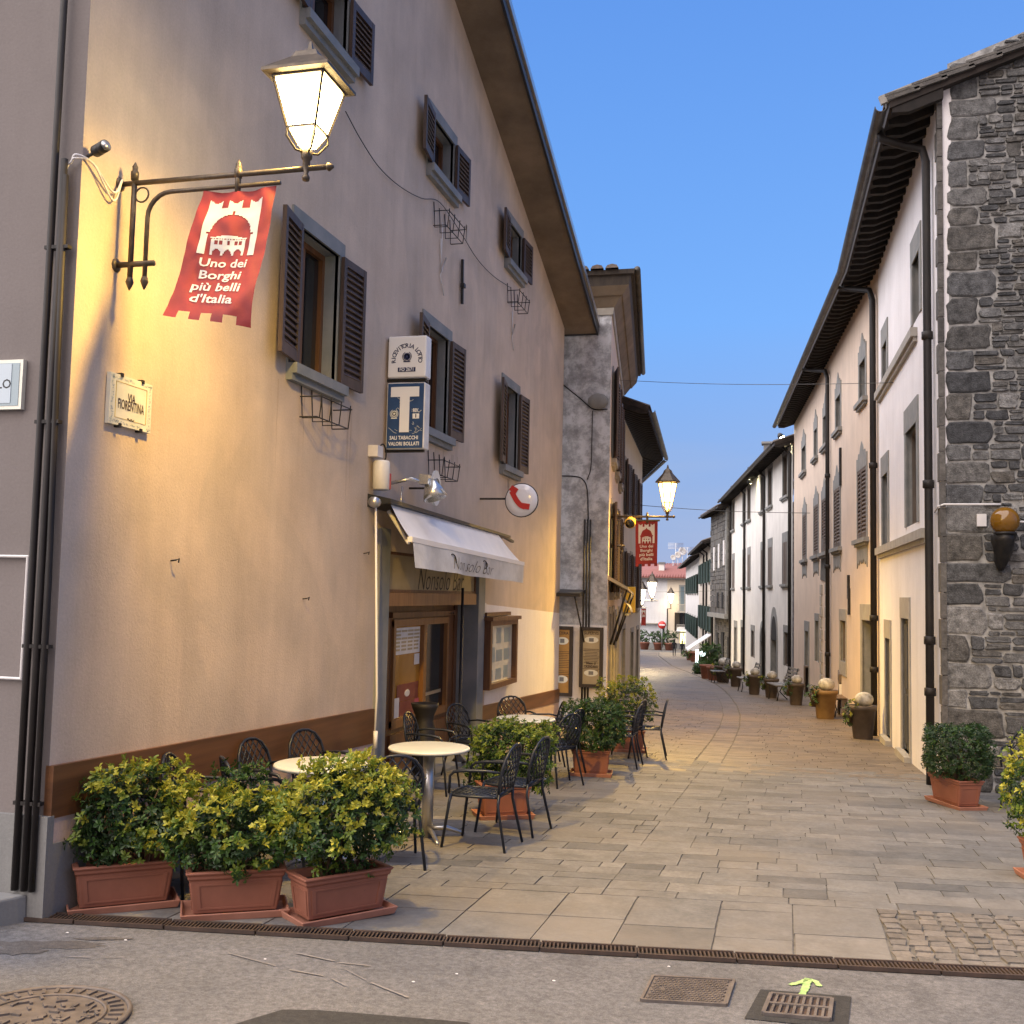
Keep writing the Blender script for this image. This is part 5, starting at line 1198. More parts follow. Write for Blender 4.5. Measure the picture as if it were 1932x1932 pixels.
# lit-up box signs hung over the street, one over the other
YS = 9.9; x0, x1 = BX + .03, PY(805, 640, YS).x
def xs(f): return x0 + (x1 - x0) * f
zA0, zA1 = PY(760, 712, YS).z, PY(760, 634, YS).z; zB0, zB1 = PY(760, 847, YS).z, PY(760, 722, YS).z
def boxsign(t, z0, z1, m, name='box'):
    mb = MB(); mb.box(((x0 + x1) / 2, YS + .08, (z0 + z1) / 2), (x1 - x0, .16, z1 - z0)); o = mb.build(name, M[m], t, bevel=.012); return o
def sgn(x, z, d=.002): return V((x, YS - d, z))
t = thing('lotto_sign', 'square white box sign with navy circular lettering above the blue tobacco sign', 'sign', (x0, YS, zA0))
boxsign(t, zA0, zA1, 'white_paint'); cx, cz, R0 = xs(.5), zA0 + (zA1 - zA0) * .50, (x1 - x0) * .345
mb = MB()
def arc(txt, a0_, a1_, size):
    n = len(txt)
    for i, ch in enumerate(txt):
        if ch == ' ': continue
        an = math.radians(a0_ + (a1_ - a0_) * i / (n - 1)); c_, s_ = math.cos(an), math.sin(an)
        put_text(mb, ch, lambda x, y: sgn(cx + R0 * c_ + x * s_ + y * c_, cz - .03 + R0 * s_ - x * c_ + y * s_), size, bold=.0012)
arc('RICEVITORIA LOTTO', 186, -6, .062); mb.build('lettering', M['navyink'], t)
def republic(mb, c, r):                                  # star in a toothed wheel between two branches
    n = 20
    mb.lathe([(r * .62, 0), (r * .62, .002), (r * .46, .002), (r * .46, 0), (r * .62, 0)], 24, Matrix.Rotation(math.pi / 2, 3, 'X'), c)
    for i in range(n): an = 2 * math.pi * i / n; mb.box(V(c) + V((math.cos(an) * r * .66, -.001, math.sin(an) * r * .66)), (r * .10, .002, r * .10), Matrix.Rotation(-an, 3, 'Y'))
    st_ = [(math.sin(2 * math.pi * i / 10) * r * (.42 if i % 2 == 0 else .17), math.cos(2 * math.pi * i / 10) * r * (.42 if i % 2 == 0 else .17)) for i in range(10)]
    mb.prism([V(c) + V((x, 0, z)) for x, z in st_], (0, -.002, 0))
    for sd in (-1, 1):
        for i in range(9): an = math.radians(-70 + i * 16); p = V(c) + V((sd * math.cos(an) * r * .85, -.001, math.sin(an) * r * .85)); mb.box(p, (r * .26, .002, r * .10), Matrix.Rotation(-sd * (an + 1.1), 3, 'Y'))
    mb.box(V(c) + V((0, -.001, -r * .92)), (r * 1.3, .002, r * .22))
mb = MB(); republic(mb, sgn(cx, cz + .0), (x1 - x0) * .135); mb.build('state_emblem', M['navyink'], t)
mb = MB(); mb.box((cx, YS - .002, zA0 + (zA1 - zA0) * .185), ((x1 - x0) * .46, .004, (zA1 - zA0) * .105)); pn = mb.build('number_panel', M['navyink'], t)
mb = MB(); put_text(mb, 'FO 2671', lambda x, y: sgn(cx + x, zA0 + (zA1 - zA0) * .185 + y, .0055), .05, width=(x1 - x0) * .36, bold=.0008); mb.build('number', M['white_paint'], pn)
t = thing('tobacco_sign', 'weathered blue box sign with big white T below the white lottery sign', 'sign', (x0, YS, zB0))
boxsign(t, zB0, zB1, 'offwhite'); h = zB1 - zB0; w = x1 - x0
mb = MB(); mb.box(((x0 + x1) / 2, YS - .002, (zB0 + zB1) / 2), (w * .94, .004, h * .975)); fc = mb.build('blue_face', M['navy'], t)
mb = MB(); mb.box((xs(.48), YS - .005, zB0 + h * .86), (w * .74, .004, h * .15)); mb.box((xs(.48), YS - .005, zB0 + h * .52), (w * .25, .0042, h * .54)); mb.build('letter_t', M['white_paint'], t)
mb = MB()
put_text(mb, 'SALI TABACCHI', lambda x, y: sgn(xs(.48) + x, zB0 + h * .165 + y, .006), .052, width=w * .74, bold=.0012); put_text(mb, 'VALORI BOLLATI', lambda x, y: sgn(xs(.48) + x, zB0 + h * .075 + y, .006), .052, width=w * .80, bold=.0012)
put_text(mb, 'RIV.', lambda x, y: sgn(xs(.78) + x, zB0 + h * .575 + y, .006), .05, width=w * .15, bold=.002); mb.box((xs(.78), YS - .005, zB0 + h * .49), (w * .17, .004, h * .075)); mb.build('lettering', M['white_paint'], t)
mb = MB(); put_text(mb, '1', lambda x, y: sgn(xs(.78) + x, zB0 + h * .49 + y, .0085), .045, bold=.003); mb.build('numeral', M['navyink'], t)
mb = MB(); republic(mb, sgn(xs(.21), zB0 + h * .53, .004), w * .12); r2 = random.Random(9)
for i in range(16):                                      # cracked, flaking enamel
    p = [sgn(xs(r2.uniform(.05, .95)), zB0 + h * r2.choice((r2.uniform(.25, .42), r2.uniform(.55, .75))), .0045)]
    for k in range(3): p.append(p[-1] + V((r2.uniform(-.04, .04), 0, r2.uniform(-.03, .03))))
    mb.tube(p, .0022, 4)
mb.build('flaked_emblem', M['ceramic'], t)
mb = MB()
for z in (zA1 - .02, zA0 - .015, zB0 - .01): mb.bar(V((BX, YS + .08, z)), V((x1 - .02, YS + .08, z)), .03, .03)
mb.build('sign_arms', M['iron'], t)
# alarm siren
a, z = lf(728, 905); t = thing('alarm_siren', 'white rounded alarm siren with red lamp just above the awning', 'alarm', tuple(FL.p(a, 0, z)))
mb = MB(); s0 = lf(714, 905, .12)[0] - .03; zt0, zb0 = lf(728, 878)[1], lf(728, 932)[1]
mb.lathe([(.07, 0), (.082, .012), (.082, (zt0 - zb0) - .02), (.07, zt0 - zb0)], 18, c=FL.p(s0 + .15, .10, zb0)); mb.build('body', M['offwhite'], t)
mb = MB(); mb.box(FL.p(s0 + .20, .155, zb0 + .09), (.05, .05, .16)); mb.build('red_lamp', M['redsign'], t, bevel=.01)
mb = MB(); FL.box(mb, s0 + .04, s0 + .18, 0, .1, zt0 + .03, zt0 + .14); mb.build('junction_box', M['paper'], t); mb = MB(); mb.tube([FL.p(s0 + .2 + .09 * math.cos(g), .09, zt0 + .08 + .09 * math.sin(g)) for g in [math.pi * i / 6 - .9 for i in range(9)]], .008, 5); mb.build('cable_loop', M['iron'], t)
# floodlight over the awning
a, z = lf(800, 920, .3); t = thing('floodlight', 'silver bell floodlight on short arm above the awning', 'floodlight', tuple(FL.p(a, 0, z)))
c = PX(818, 928, BX + .42); mb = MB(); R = V((.35, -.1, -1)).to_track_quat('Z', 'Y').to_matrix()
mb.lathe([(.02, -.14), (.06, -.12), (.10, -.02), (.125, .07), (.11, .075), (.02, -.05)], 18, R, c); mb.build('reflector', M['chrome'], t)
mb = MB(); mb.tube([c + V((-.02, .02, .08)), c + V((-.2, -.15, .12)), V((BX, c.y - .22, c.z + .06))], .02, 6); mb.box(c + V((-.08, -.05, .12)), (.1, .1, .1)); mb.tube([V((BX + .12, c.y - .12, c.z + .05)), V((BX + .1, c.y - .1, c.z - .2)), V((BX + .02, c.y - .02, c.z - .34))], .006, 5); mb.build('arm', M['chrome'], t)
# narrow oval plate behind it
c = PX(822, 921, BX + .3); t = thing('oval_sign', 'narrow oval white sign plate seen nearly edge-on beside the floodlight', 'sign', (BX, c.y, c.z))
def ov(r, d, yy): return [c + V((-yy, math.cos(g) * r * .75, math.sin(g) * r)) for g in [2 * math.pi * i / 24 for i in range(24)]]
mb = MB(); mb.loft([[c + (p - c) * 1.0 for p in ov(.19, 0, -.012)], ov(.19, 0, .012)]); mb.build('plate', M['offwhite'], t)
mb = MB(); mb.tube(ov(.10, 0, -.014), .008, 5, closed=True); mb.build('oval_mark', M['plinth'], t)
mb = MB(); mb.tube([c + V((-.012, 0, 0)), V((BX, c.y, c.z))], .012, 5); mb.build('arm', M['iron'], t)
# round telephone sign
c = PY(985, 944, 13.45); t = thing('telephone_sign', 'round glossy white sign with a red telephone handset', 'sign', (BX, 13.45, c.z)); R = .215
mb = MB(); RX = Matrix.Rotation(math.pi / 2, 3, 'X'); mb.lathe([(R, -.05), (R, .03), (R * .97, .05), (R * .6, .068), (.001, .076)], 32, RX, c); mb.build('disc', M['mirror'], t)
mb = MB(); mb.tube([c + V((R * 1.01 * math.cos(g), -.02, R * 1.01 * math.sin(g))) for g in [2 * math.pi * i / 32 for i in range(32)]], .01, 6, closed=True); mb.build('rim', M['iron'], t)
mb = MB(); hs = []
for i in range(13):
    g = i / 12; x = -.13 + .2 * g; z = .12 - .22 * g - .05 * math.sin(math.pi * g); hs.append((x, z))
out = [(x + .026, z + .022) for x, z in hs]; inn = [(x - .022, z - .026) for x, z in hs]
mb.prism([c + V((x, -.083, z)) for x, z in out + inn[::-1]], (0, .012, 0))
for (x, z), g in ((hs[0], .55), (hs[-1], .15)): mb.box(c + V((x + .035 * (1 if g > .3 else -.0), -.078, z + .015)), (.10, .014, .075), Matrix.Rotation(g, 3, 'Y'))
mb.build('handset', M['redsign'], t)
mb = MB(); mb.bar(V((BX, 13.45, c.z + .02)), V((c.x - R, 13.45, c.z + .02)), .02, .025); mb.build('arm', M['iron'], t)
# awning
AZ = lambda a: .90 - .012 * (a - 4.4)
s0, s1 = 9.55 - BY0, 14.1 - BY0; t = thing('awning', 'white canvas bar awning with black script lettering on its valance', 'awning', tuple(FL.p((s0 + s1) / 2, 0, .85)))
def aw(a, d, z): return FL.p(a, d, z)
mb = MB(); mb.hexa([aw(s0, .0, .80), aw(s1 + .1, .0, .74), aw(s1 + .1, .24, .76), aw(s0, .24, .84), aw(s0, .0, .93), aw(s1 + .1, .0, .83), aw(s1 + .1, .24, .79), aw(s0, .24, .88)])
mb.bar(aw(s1 + .1, .1, .80), aw(s1 + .75, .1, .74), .05, .03); mb.build('cassette', M['fascia'], t)
f0, f1 = 9.57 - BY0, 14.05 - BY0; D = .45; z0, z1 = .49, .40; mb = MB(); N = 16; vs = []
for i in range(N + 1):
    k = i / N; a = f0 + (f1 - f0) * k
    for j in range(7):
        q = j / 6; a_ = (9.66 - BY0) + (13.6 - 9.66) * k; vs.append(aw(a_ + (a - a_) * q, .2 + (D - .2) * q, (.83 - .03 * k) * (1 - q) + (z0 + (z1 - z0) * k) * q - .02 * math.sin(math.pi * q)))
mb.add(vs, [(i * 7 + j, i * 7 + j + 1, (i + 1) * 7 + j + 1, (i + 1) * 7 + j) for i in range(N) for j in range(6)], True); mb.build('canopy', M['awning'], t, recalc=False)
mb = MB(); mb.bar(aw(f0 - .03, D, z0), aw(f1 + .03, D, z1), .05, .05); mb.build('front_bar', M['white_paint'], t)
def val(k, q, e=0.0): a = f0 + (f1 - f0) * k; return aw(a, D + .02 + e + (.05 * math.sin(k * 9) + .03 * math.sin(k * 23 + 1)) * q * (1.2 - k), z0 + (z1 - z0) * k - .02 - q * (.25 - .01 * k))
mb = MB(); N = 40; vs = [val(i / N, j / 5) for i in range(N + 1) for j in range(6)]; mb.add(vs, [(i * 6 + j, i * 6 + j + 1, (i + 1) * 6 + j + 1, (i + 1) * 6 + j) for i in range(N) for j in range(5)], True); VA = mb.build('valance', M['valance'], t, recalc=False)
mb = MB(); put_text(mb, 'Non solo Bar', lambda x, y: val(.46 + x / (f1 - f0), .58 - y / .25, .006), .21, width=1.75, shear=.45, bold=-.004)
mb.build('valance_lettering', M['ink'], VA)
for cx_ in (.285, .575):
    mb = MB(); mb.tube([val(cx_ + .02 * math.cos(g) - .012, .42 - .3 * math.sin(g) * .8, .007) for g in [-.6 + .35 * i for i in range(9)]], .006, 4); mb.build('letter_flourish', M['ink'], VA)
mb = MB(); mb.tube([aw(s0 + .2, .14, .78), aw(s0 + .3, .30, .50), aw(f0 + .02, D - .03, z0 - .03)], .02, 6); mb.build('arm', M['white_paint'], t); mb = MB(); mb.tube([aw(s1 - .1, .14, .7), aw(f1, D - .03, z1 - .03)], .02, 6); mb.build('arm', M['white_paint'], t)
c0 = PX(709, 958, BX + .17); t = thing('awning_crank', 'long white crank rod hanging from the awning beside the door', 'crank', tuple(c0))
mb = MB(); b0 = PX(704, 1412, BX + .12); mb.tube([c0, V((BX + .14, b0.y, -1.0)), V((BX + .13, b0.y + .0, -1.5))], .011, 8); mb.build('rod', M['white_paint'], t)
mb = MB(); mb.lathe([(.022, 0), (.022, .16)], 8, c=V((BX + .135, b0.y + .01, -1.5))); mb.build('grip', M['white_paint'], t); mb = MB(); mb.lathe([(.05, -.04), (.055, .0), (.05, .05)], 10, Matrix.Rotation(1.57, 3, 'X'), c0 + V((0, -.03, .05))); mb.build('gearbox', M['steel'], t)
# menu case, house number
a0, z1 = 13.72 - BY0, -.38; a1 = 15.22 - BY0; z0 = -1.30; t = thing('menu_case', 'glazed wooden menu case with papers on the wall right of the door', 'display case', tuple(FL.p(a0, 0, z0)))
mb = MB(); FL.box(mb, a0, a1, .0, .12, z0, z0 + .07); FL.box(mb, a0, a1, .0, .12, z1 - .07, z1); FL.box(mb, a0, a0 + .09, .0, .12, z0 + .07, z1 - .07); FL.box(mb, a1 - .09, a1, .0, .12, z0 + .07, z1 - .07); FL.box(mb, a0 - .04, a1 + .04, .0, .16, z1, z1 + .05); FL.box(mb, a0, a1 - .2, .0, .06, z1 + .06, z1 + .11); mb.build('frame', M['wood'], t)
mb = MB(); FL.box(mb, a0 + .09, a1 - .09, .02, .05, z0 + .07, z1 - .07); mb.build('backing', M['ceramic'], t)
mb = MB(); r2 = random.Random(4)
for i in range(9): x = a0 + .13 + (i % 3) * .42; zz = z0 + .1 + (i // 3) * .25; FL.box(mb, x, x + r2.uniform(.22, .36), .05, .053, zz, zz + r2.uniform(.14, .22))
mb.build('menu_sheets', M['ceramic_b'], t)
a, z = lf(910, 1147); t = thing('house_number', 'small white house number tile 4 right of the bar sign', 'number tile', tuple(FL.p(a, 0, z)))
mb = MB(); FL.box(mb, a - .13, a + .13, .0, .02, z - .065, z + .065); mb.build('tile', M['paper'], t); mb = MB(); put_text(mb, '4', lambda x, y: FL.p(a + x * 1.7, .0215, z + y), .10, bold=.004); mb.build('numeral', M['navyink'], t)
# wire flower box holders under the sills
def basket(F, a, z, w, lab):
    t = thing('flower_box_holder', lab, 'wire basket', tuple(F.p(a, 0, z)), 0, 'empty wire flower box holders'); mb = MB(); r = .006; d = .20; h = .17
    for zz, dd in ((0, d), (-h, d * .85)): mb.tube([F.p(a, .02, z + zz), F.p(a, dd, z + zz), F.p(a + w, dd, z + zz), F.p(a + w, .02, z + zz)], r, 5)
    for k in range(4): x = a + w * (k + .15) / 3.3; mb.tube([F.p(x, .01, z + .12), F.p(x, .02, z - .02), F.p(x + .02, .02, z - h), F.p(x + .03, d * .85, z - h), F.p(x, d, z), F.p(x, d, z + .03)], r, 5)
    mb.build('wire_frame', M['iron'], t)
for i, ((u, v), lab) in enumerate(zip(((573, 748), (812, 868), (823, 398), (961, 548)), ('wire flower box holder below the big window by the banner', 'wire flower box holder below the window behind the tobacco sign', 'wire flower box holder under the upper middle window', 'wire flower box holder under the upper right window'))):
    a, z = lf(u, v, .05); basket(FL, a, z, .66, lab)
# hinge keeps: little wall hooks beside the shutters, and loose nails
# iron wall anchor
a, z0 = lf(868, 574); _, z1 = lf(857, 478); t = thing('wall_anchor', 'rusted vertical iron tie bar on the pink wall between the windows', 'wall anchor', tuple(FL.p(a, 0, z0)))
mb = MB(); mb.bar(FL.p(a - .01, .03, z0), FL.p(a - .04, .03, z1), .03, .035); mb.box(FL.p(a - .02, .04, (z0 + z1) / 2 - .05), (.05, .07, .05)); mb.build('bar', M['iron'], t)
# star-shaped light wire decorations and cables
def star(u, v, r, lab):
    a, z = lf(u, v, .02); t = thing('star_decoration', lab, 'decoration', tuple(FL.p(a, 0, z)), 0, 'unlit star wire decorations'); mb = MB()
    pts_ = [FL.p(a + r * .55 * x, .02, z + r * y) for x, y in ((-.5, .9), (-.3, -.4), (.75, .35), (-.45, -.55), (.5, -1.2))]
    mb.tube(pts_, .008, 5); mb.tube([FL.p(a - r * .1, .02, z + r * 1.6), pts_[1]], .005, 4); mb.build('light_tube', M['paper'], t)
star(835, 497, .30, 'pale zigzag star wire decoration left of the iron tie bar'); star(968, 620, .26, 'pale zigzag star wire decoration near the right corner of the pink wall')
t = thing('sagging_cable', 'thin cable sagging from the lantern past the upper windows', 'cable', tuple(FL.p(2, 0, 3)))
mb = MB(); pp = [FL.p(*[lf(u, v, .03)[0], .03, lf(u, v, .03)[1]]) for u, v in ((652, 210), (680, 262), (715, 315), (755, 352), (795, 374), (830, 382), (870, 440), (900, 488), (930, 520), (962, 542))]; mb.tube(smooth(pp), .005, 5); mb.build('cable', M['iron'], t)
for i, (u, v) in enumerate(((322, 1058), (571, 1130), (686, 1044), (848, 1157))):
    a, z = lf(u, v); t = thing('wall_hook', 'tiny rusty hook left in the pink wall', 'hook', tuple(FL.p(a, 0, z)), 0, 'rusty wall hooks'); mb = MB(); mb.tube([FL.p(a, 0, z), FL.p(a, .04, z + .005), FL.p(a + .02, .05, z + .015), FL.p(a + .03, .04, z - .01)], .005, 5); mb.build('hook', M['iron'], t)
# poster boards of the shops beyond the bar
def board(lab, u0, v1, u1, v0, Y, field, txt):
    p, q = PY(u0, v0, Y), PY(u1, v1, Y); t = thing('poster_board', lab, 'poster board', (p.x, Y, p.z)); w, h = q.x - p.x, q.z - p.z; cx, cz = (p.x + q.x) / 2, (p.z + q.z) / 2
    mb = MB()
    for c_, s_ in (((cx, Y - .03, q.z - .03), (w, .06, .06)), ((cx, Y - .03, p.z + .03), (w, .06, .06)), ((p.x + .03, Y - .03, cz), (.06, .06, h - .12)), ((q.x - .03, Y - .03, cz), (.06, .06, h - .12))): mb.box(c_, s_)
    mb.build('frame', M['wood_d'], t); mb = MB(); mb.box((cx, Y - .02, cz), (w - .12, .03, h - .12)); mb.build('poster', M[field], t)
    mb = MB(); r2 = random.Random(11)
    for i, (s_, zz, sz, ww) in enumerate(txt): put_text(mb, s_, lambda x, y: V((cx + x, Y - .0375, p.z + h * zz + y)), sz, width=w * ww, bold=.002)
    for i in range(16):
        if .30 < i / 16 < .36: continue
        zz = p.z + h * (.26 + .40 * i / 16); ww = w * r2.uniform(.25, .36); mb.box((cx, Y - .0365, zz), (ww * 2, .002, .008))
    mb.build('print', M['darktext'], t)
    mb = MB()
    for zz in (.79, .24): mb.loft([[V((cx + w * .3 * math.cos(g), Y - .036 - e, p.z + h * zz + h * .055 * math.sin(g))) for g in [2 * math.pi * i / 20 for i in range(20)]] for e in (0, .002)])
    mb.build('oval_vignette', M['ceramic'], t); mb = MB()
    for zz in (.79, .24): mb.box((cx, Y - .0395, p.z + h * zz), (w * .2, .002, h * .06))
    mb.build('vignette_picture', M['plinth'], t)
board('tall brown framed poster board beside the dark conduits of the mottled wall', 1093, 1184, 1139, 1296, 18.93, 'signboard', (('SUPERVIS', .90, .08, .62), ('Mese di', .40, .06, .4), ('CALENDARIO', .345, .06, .6)))
board('amber poster board half hidden by the corner of the pink house', 1040, 1182, 1082, 1312, 18.93, 'poster', (('PIZZERIA', .9, .07, .6),))
p = PY(1060, 1122, 18.7); t = thing('shop_canopy', 'small dark canopy over a shop front just past the pink house', 'canopy', tuple(p)); mb = MB(); q = PY(1097, 1122, 18.6)
mb.hexa([V((-4.4, 18.45, p.z - .03)), V((q.x, 18.45, p.z - .03)), V((q.x, 18.98, p.z + .05)), V((-4.4, 18.98, p.z + .05)), V((-4.4, 18.45, p.z + .03)), V((q.x, 18.45, p.z + .03)), V((q.x, 18.98, p.z + .10)), V((-4.4, 18.98, p.z + .10))]); mb.build('roof_panel', M['fascia'], t)
mb = MB(); mb.tube([V((q.x - .1, 18.5, p.z - .03)), V((q.x + .02, 18.96, p.z - .95))], .015, 5); mb.build('stay', M['iron'], t)
# awning of the shop on the mottled house's street side, and its wiring
t = thing('shop_awning', 'weathered ochre awning with looping cables on the street side of the mottled house', 'awning', tuple(FM.p(1.5, 0, .2)))
mb = MB(); mb.hexa([FM.p(.1, 0, .28), FM.p(4.2, 0, .2), FM.p(4.2, .42, .0), FM.p(.1, .36, .10), FM.p(.1, 0, .35), FM.p(4.2, 0, .27), FM.p(4.2, .42, .05), FM.p(.1, .36, .15)]); mb.build('canvas', M['signboard'], t)
mb = MB(); mb.tube([FM.p(.2, .34, .1), FM.p(.4, .05, -.9)], .02, 5); mb.build('stay', M['iron'], t); mb = MB(); mb.tube([FM.p(2.2, .38, .05), FM.p(2.3, .05, -1.0)], .02, 5); mb.build('stay', M['iron'], t); mb = MB(); mb.tube([FM.p(4.1, .4, .0), FM.p(4.1, .05, -1.0)], .02, 5); mb.build('stay', M['iron'], t)
mb = MB()
for k in range(4): mb.tube([FM.p(2.2 + .5 * k + .25 * math.cos(g), .3 + .1 * math.sin(g * 2), -.15 + .25 * math.sin(g)) for g in [.5 * i for i in range(11)]], .012, 4)
mb.build('looped_cables', M['paper'], t)
c = FM.p(6.5, .28, -.1); t = thing('hanging_sign', 'plain ochre projecting shop sign past the looped cables', 'sign', tuple(FM.p(6.5, 0, -.35))); mb = MB(); mb.box(c, (.30, .08, .62)); mb.build('panel', M['yellowsign'], t, bevel=.02); mb = MB(); mb.bar(c + V((0, 0, .33)), FM.p(6.5, 0, .23), .03, .03); mb.build('arm', M['iron'], t)
# overhead wires
for i, (A, B, lab) in enumerate(((FM.p(FM.pix(1165, 717)[0], .02, FM.pix(1165, 717)[1]), F1.p(F1.pix(1688, 722)[0], .02, F1.pix(1688, 722)[1]), 'thin wire stretched across the street high up from the mottled house to the white one'), (FV.p(3, .05, FV.pix(1195, 961)[1]), F2.p(F2.pix(1532, 968)[0], .05, F2.pix(1532, 968)[1]), 'thin wire stretched across the street beyond the second lantern'), (FC.p(9, .1, .2), F3.p(19, .1, .4), 'faint far wire low over the end of the street'))):
    t = thing('overhead_wire', lab, 'wire', tuple(A)); mb = MB(); mb.tube([A.lerp(B, k / 12) - V((0, 0, .06 * math.sin(math.pi * k / 12))) for k in range(13)], .005 if i == 0 else .008, 4); mb.build('wire', M['gutter'], t)

# rain runs below the window sills, each a thin irregular stain on the plaster
STK = stucco('rain_stained_plaster', (.50, .40, .315), .15, .4, .4); r6 = random.Random(23)
for i_, (u0, u1, v0, lmax) in enumerate(((520, 668, 735, 1.0), (795, 868, 835, .8), (940, 1000, 905, .7), (800, 882, 400, .7), (946, 1000, 545, .6))):
    a0_, a1_ = lf(u0, v0)[0], lf(u1, v0)[0]; z_0 = 1.66 if i_ < 3 else 4.64
    for k_ in range(5):
        a = a0_ + (a1_ - a0_) * r6.random(); w = r6.uniform(.008, .022); L_ = r6.uniform(.3, 1) * lmax; n_ = 8
        mb = MB(); P_ = [(a + r6.uniform(-.006, .006) - w * (1 - j / n_) ** .7, z_0 - L_ * j / n_) for j in range(n_ + 1)]; Q_ = [(x + 2 * w * (1 - j / n_) ** .7 + .002, z) for j, (x, z) in enumerate(P_)]
        mb.add([FL.p(x, .0012, z) for x, z in P_] + [FL.p(x, .0012, z) for x, z in Q_], [(j, j + 1, n_ + 2 + j, n_ + 1 + j) for j in range(n_)]); mb.build('rain_stain', STK, BAR, recalc=False)
# ------------------------------------------------------------------ planters and shrubs
def planter(lab, F0, F1, depth=.24, hgt=.26, group='terracotta planters of the bar', saucer=True, front=.03, pale='terracotta_p'):
    """rectangular terracotta trough; F0-F1 is the foot of its front edge"""
    a, b = V((F0.x, F0.y, 0)), V((F1.x, F1.y, 0)); d = (b - a); L = d.length; d.normalize(); nrm = V((-d.y, d.x, 0))
    c = (a + b) / 2 + nrm * (depth / 2 + front); z = zg(c.y) + .014; rz = math.atan2(d.y, d.x)
    t = thing('planter', lab, 'planter', (c.x, c.y, z), rz, group); w = L - .07; dp = depth - .02
    def loop(hx, hy, z): return [V((-hx, -hy, z)), V((hx, -hy, z)), V((hx, hy, z)), V((-hx, hy, z))]
    z0 = .03 if saucer else 0.0; mb = MB(); x0, y0, x1, y1 = w * .44, dp * .40, w * .49, dp * .49
    mb.loft([loop(x0, y0, z0), loop(x1, y1, hgt - .045), loop(x1 + .010, y1 + .010, hgt - .04), loop(x1 + .012, y1 + .012, hgt - .018), loop(x1 + .022, y1 + .022, hgt - .012), loop(x1 + .022, y1 + .022, hgt), loop(x1 - .012, y1 - .012, hgt), loop(x1 - .02, y1 - .02, hgt - .05), ], cap=False)
    n = len(mb.v); mb.f.append([0, 3, 2, 1]); mb.m.append(0); mb.sm.append(False)
    body = mb.build('trough', M['terracotta'], t, world=False, bevel=.006)
    mb = MB()                                            # raised border on the long and short sides
    def side(px, py, ux, uy, half, half0, off, off0):
        def q(s, k, e): s_ = half0 + (half - half0) * k; o_ = off0 + (off - off0) * k; zz = z0 + (hgt - .045 - z0) * k; return V((ux * s * s_ + px * (o_ + e), uy * s * s_ + py * (o_ + e), zz))
        for k0, k1 in ((.12, .17), (.83, .88)): mb.hexa([q(-.9, k0, -.004), q(.9, k0, -.004), q(.9, k0, .005), q(-.9, k0, .005), q(-.9, k1, -.004), q(.9, k1, -.004), q(.9, k1, .005), q(-.9, k1, .005)])
        e_ = .9 - .025 / half
        for s0_, s1_ in ((-.9, -e_), (e_, .9)): mb.hexa([q(s0_, .17, -.004), q(s1_, .17, -.004), q(s1_, .17, .005), q(s0_, .17, .005), q(s0_, .83, -.004), q(s1_, .83, -.004), q(s1_, .83, .005), q(s0_, .83, .005)])
    side(0, -1, 1, 0, x1, x0, y1, y0); side(-1, 0, 0, 1, y1, y0, x1, x0); side(1, 0, 0, 1, y1, y0, x1, x0)
    mb.build('raised_border', M['terracotta'], body, world=False)
    mb = MB(); mb.hexa(loop(x1 - .017, y1 - .017, hgt - .06) + loop(x1 - .016, y1 - .016, hgt - .045)); mb.build('soil', M['soil'], t, world=False)
    if saucer:
        mb = MB(); X, Y = L / 2 - .012, depth / 2 + .02
        mb.loft([loop(X, Y, 0), loop(X + .015, Y + .015, .042), loop(X + .004, Y + .004, .044), loop(X - .006, Y - .006, .012)], cap=False); mb.f.append([0, 3, 2, 1]); mb.m.append(0); mb.sm.append(False); b = len(mb.v) - 4; mb.f.append([b, b + 1, b + 2, b + 3]); mb.m.append(0); mb.sm.append(False)
        mb.build('saucer', M[pale], t, world=False, bevel=.004)
    return t, c, z, rz, hgt
def leaf(mb, p, d, up, l, w, cup=.25):
    """one pointed leaf, folded on its midrib"""
    s = d.cross(up)
    if s.length < 1e-3: s = d.orthogonal()
    s.normalize(); u = s.cross(d); a = p + d * l * .42 + u * l * .04; e = p + d * l - u * l * cup * .4; b = len(mb.v)
    mb.v += [p, p + d * l * .34 + s * w * .26 + u * w * cup, p + d * l * .74 + s * w * .50 + u * w * cup * .7, e, p + d * l * .74 - s * w * .50 + u * w * cup * .7, p + d * l * .34 - s * w * .26 + u * w * cup, a]
    for f in ((b, b + 1, b + 6), (b + 1, b + 2, b + 6), (b + 2, b + 3, b + 6), (b + 3, b + 4, b + 6), (b + 4, b + 5, b + 6), (b + 5, b, b + 6)): mb.f.append(list(f)); mb.m.append(mb.cur); mb.sm.append(True)
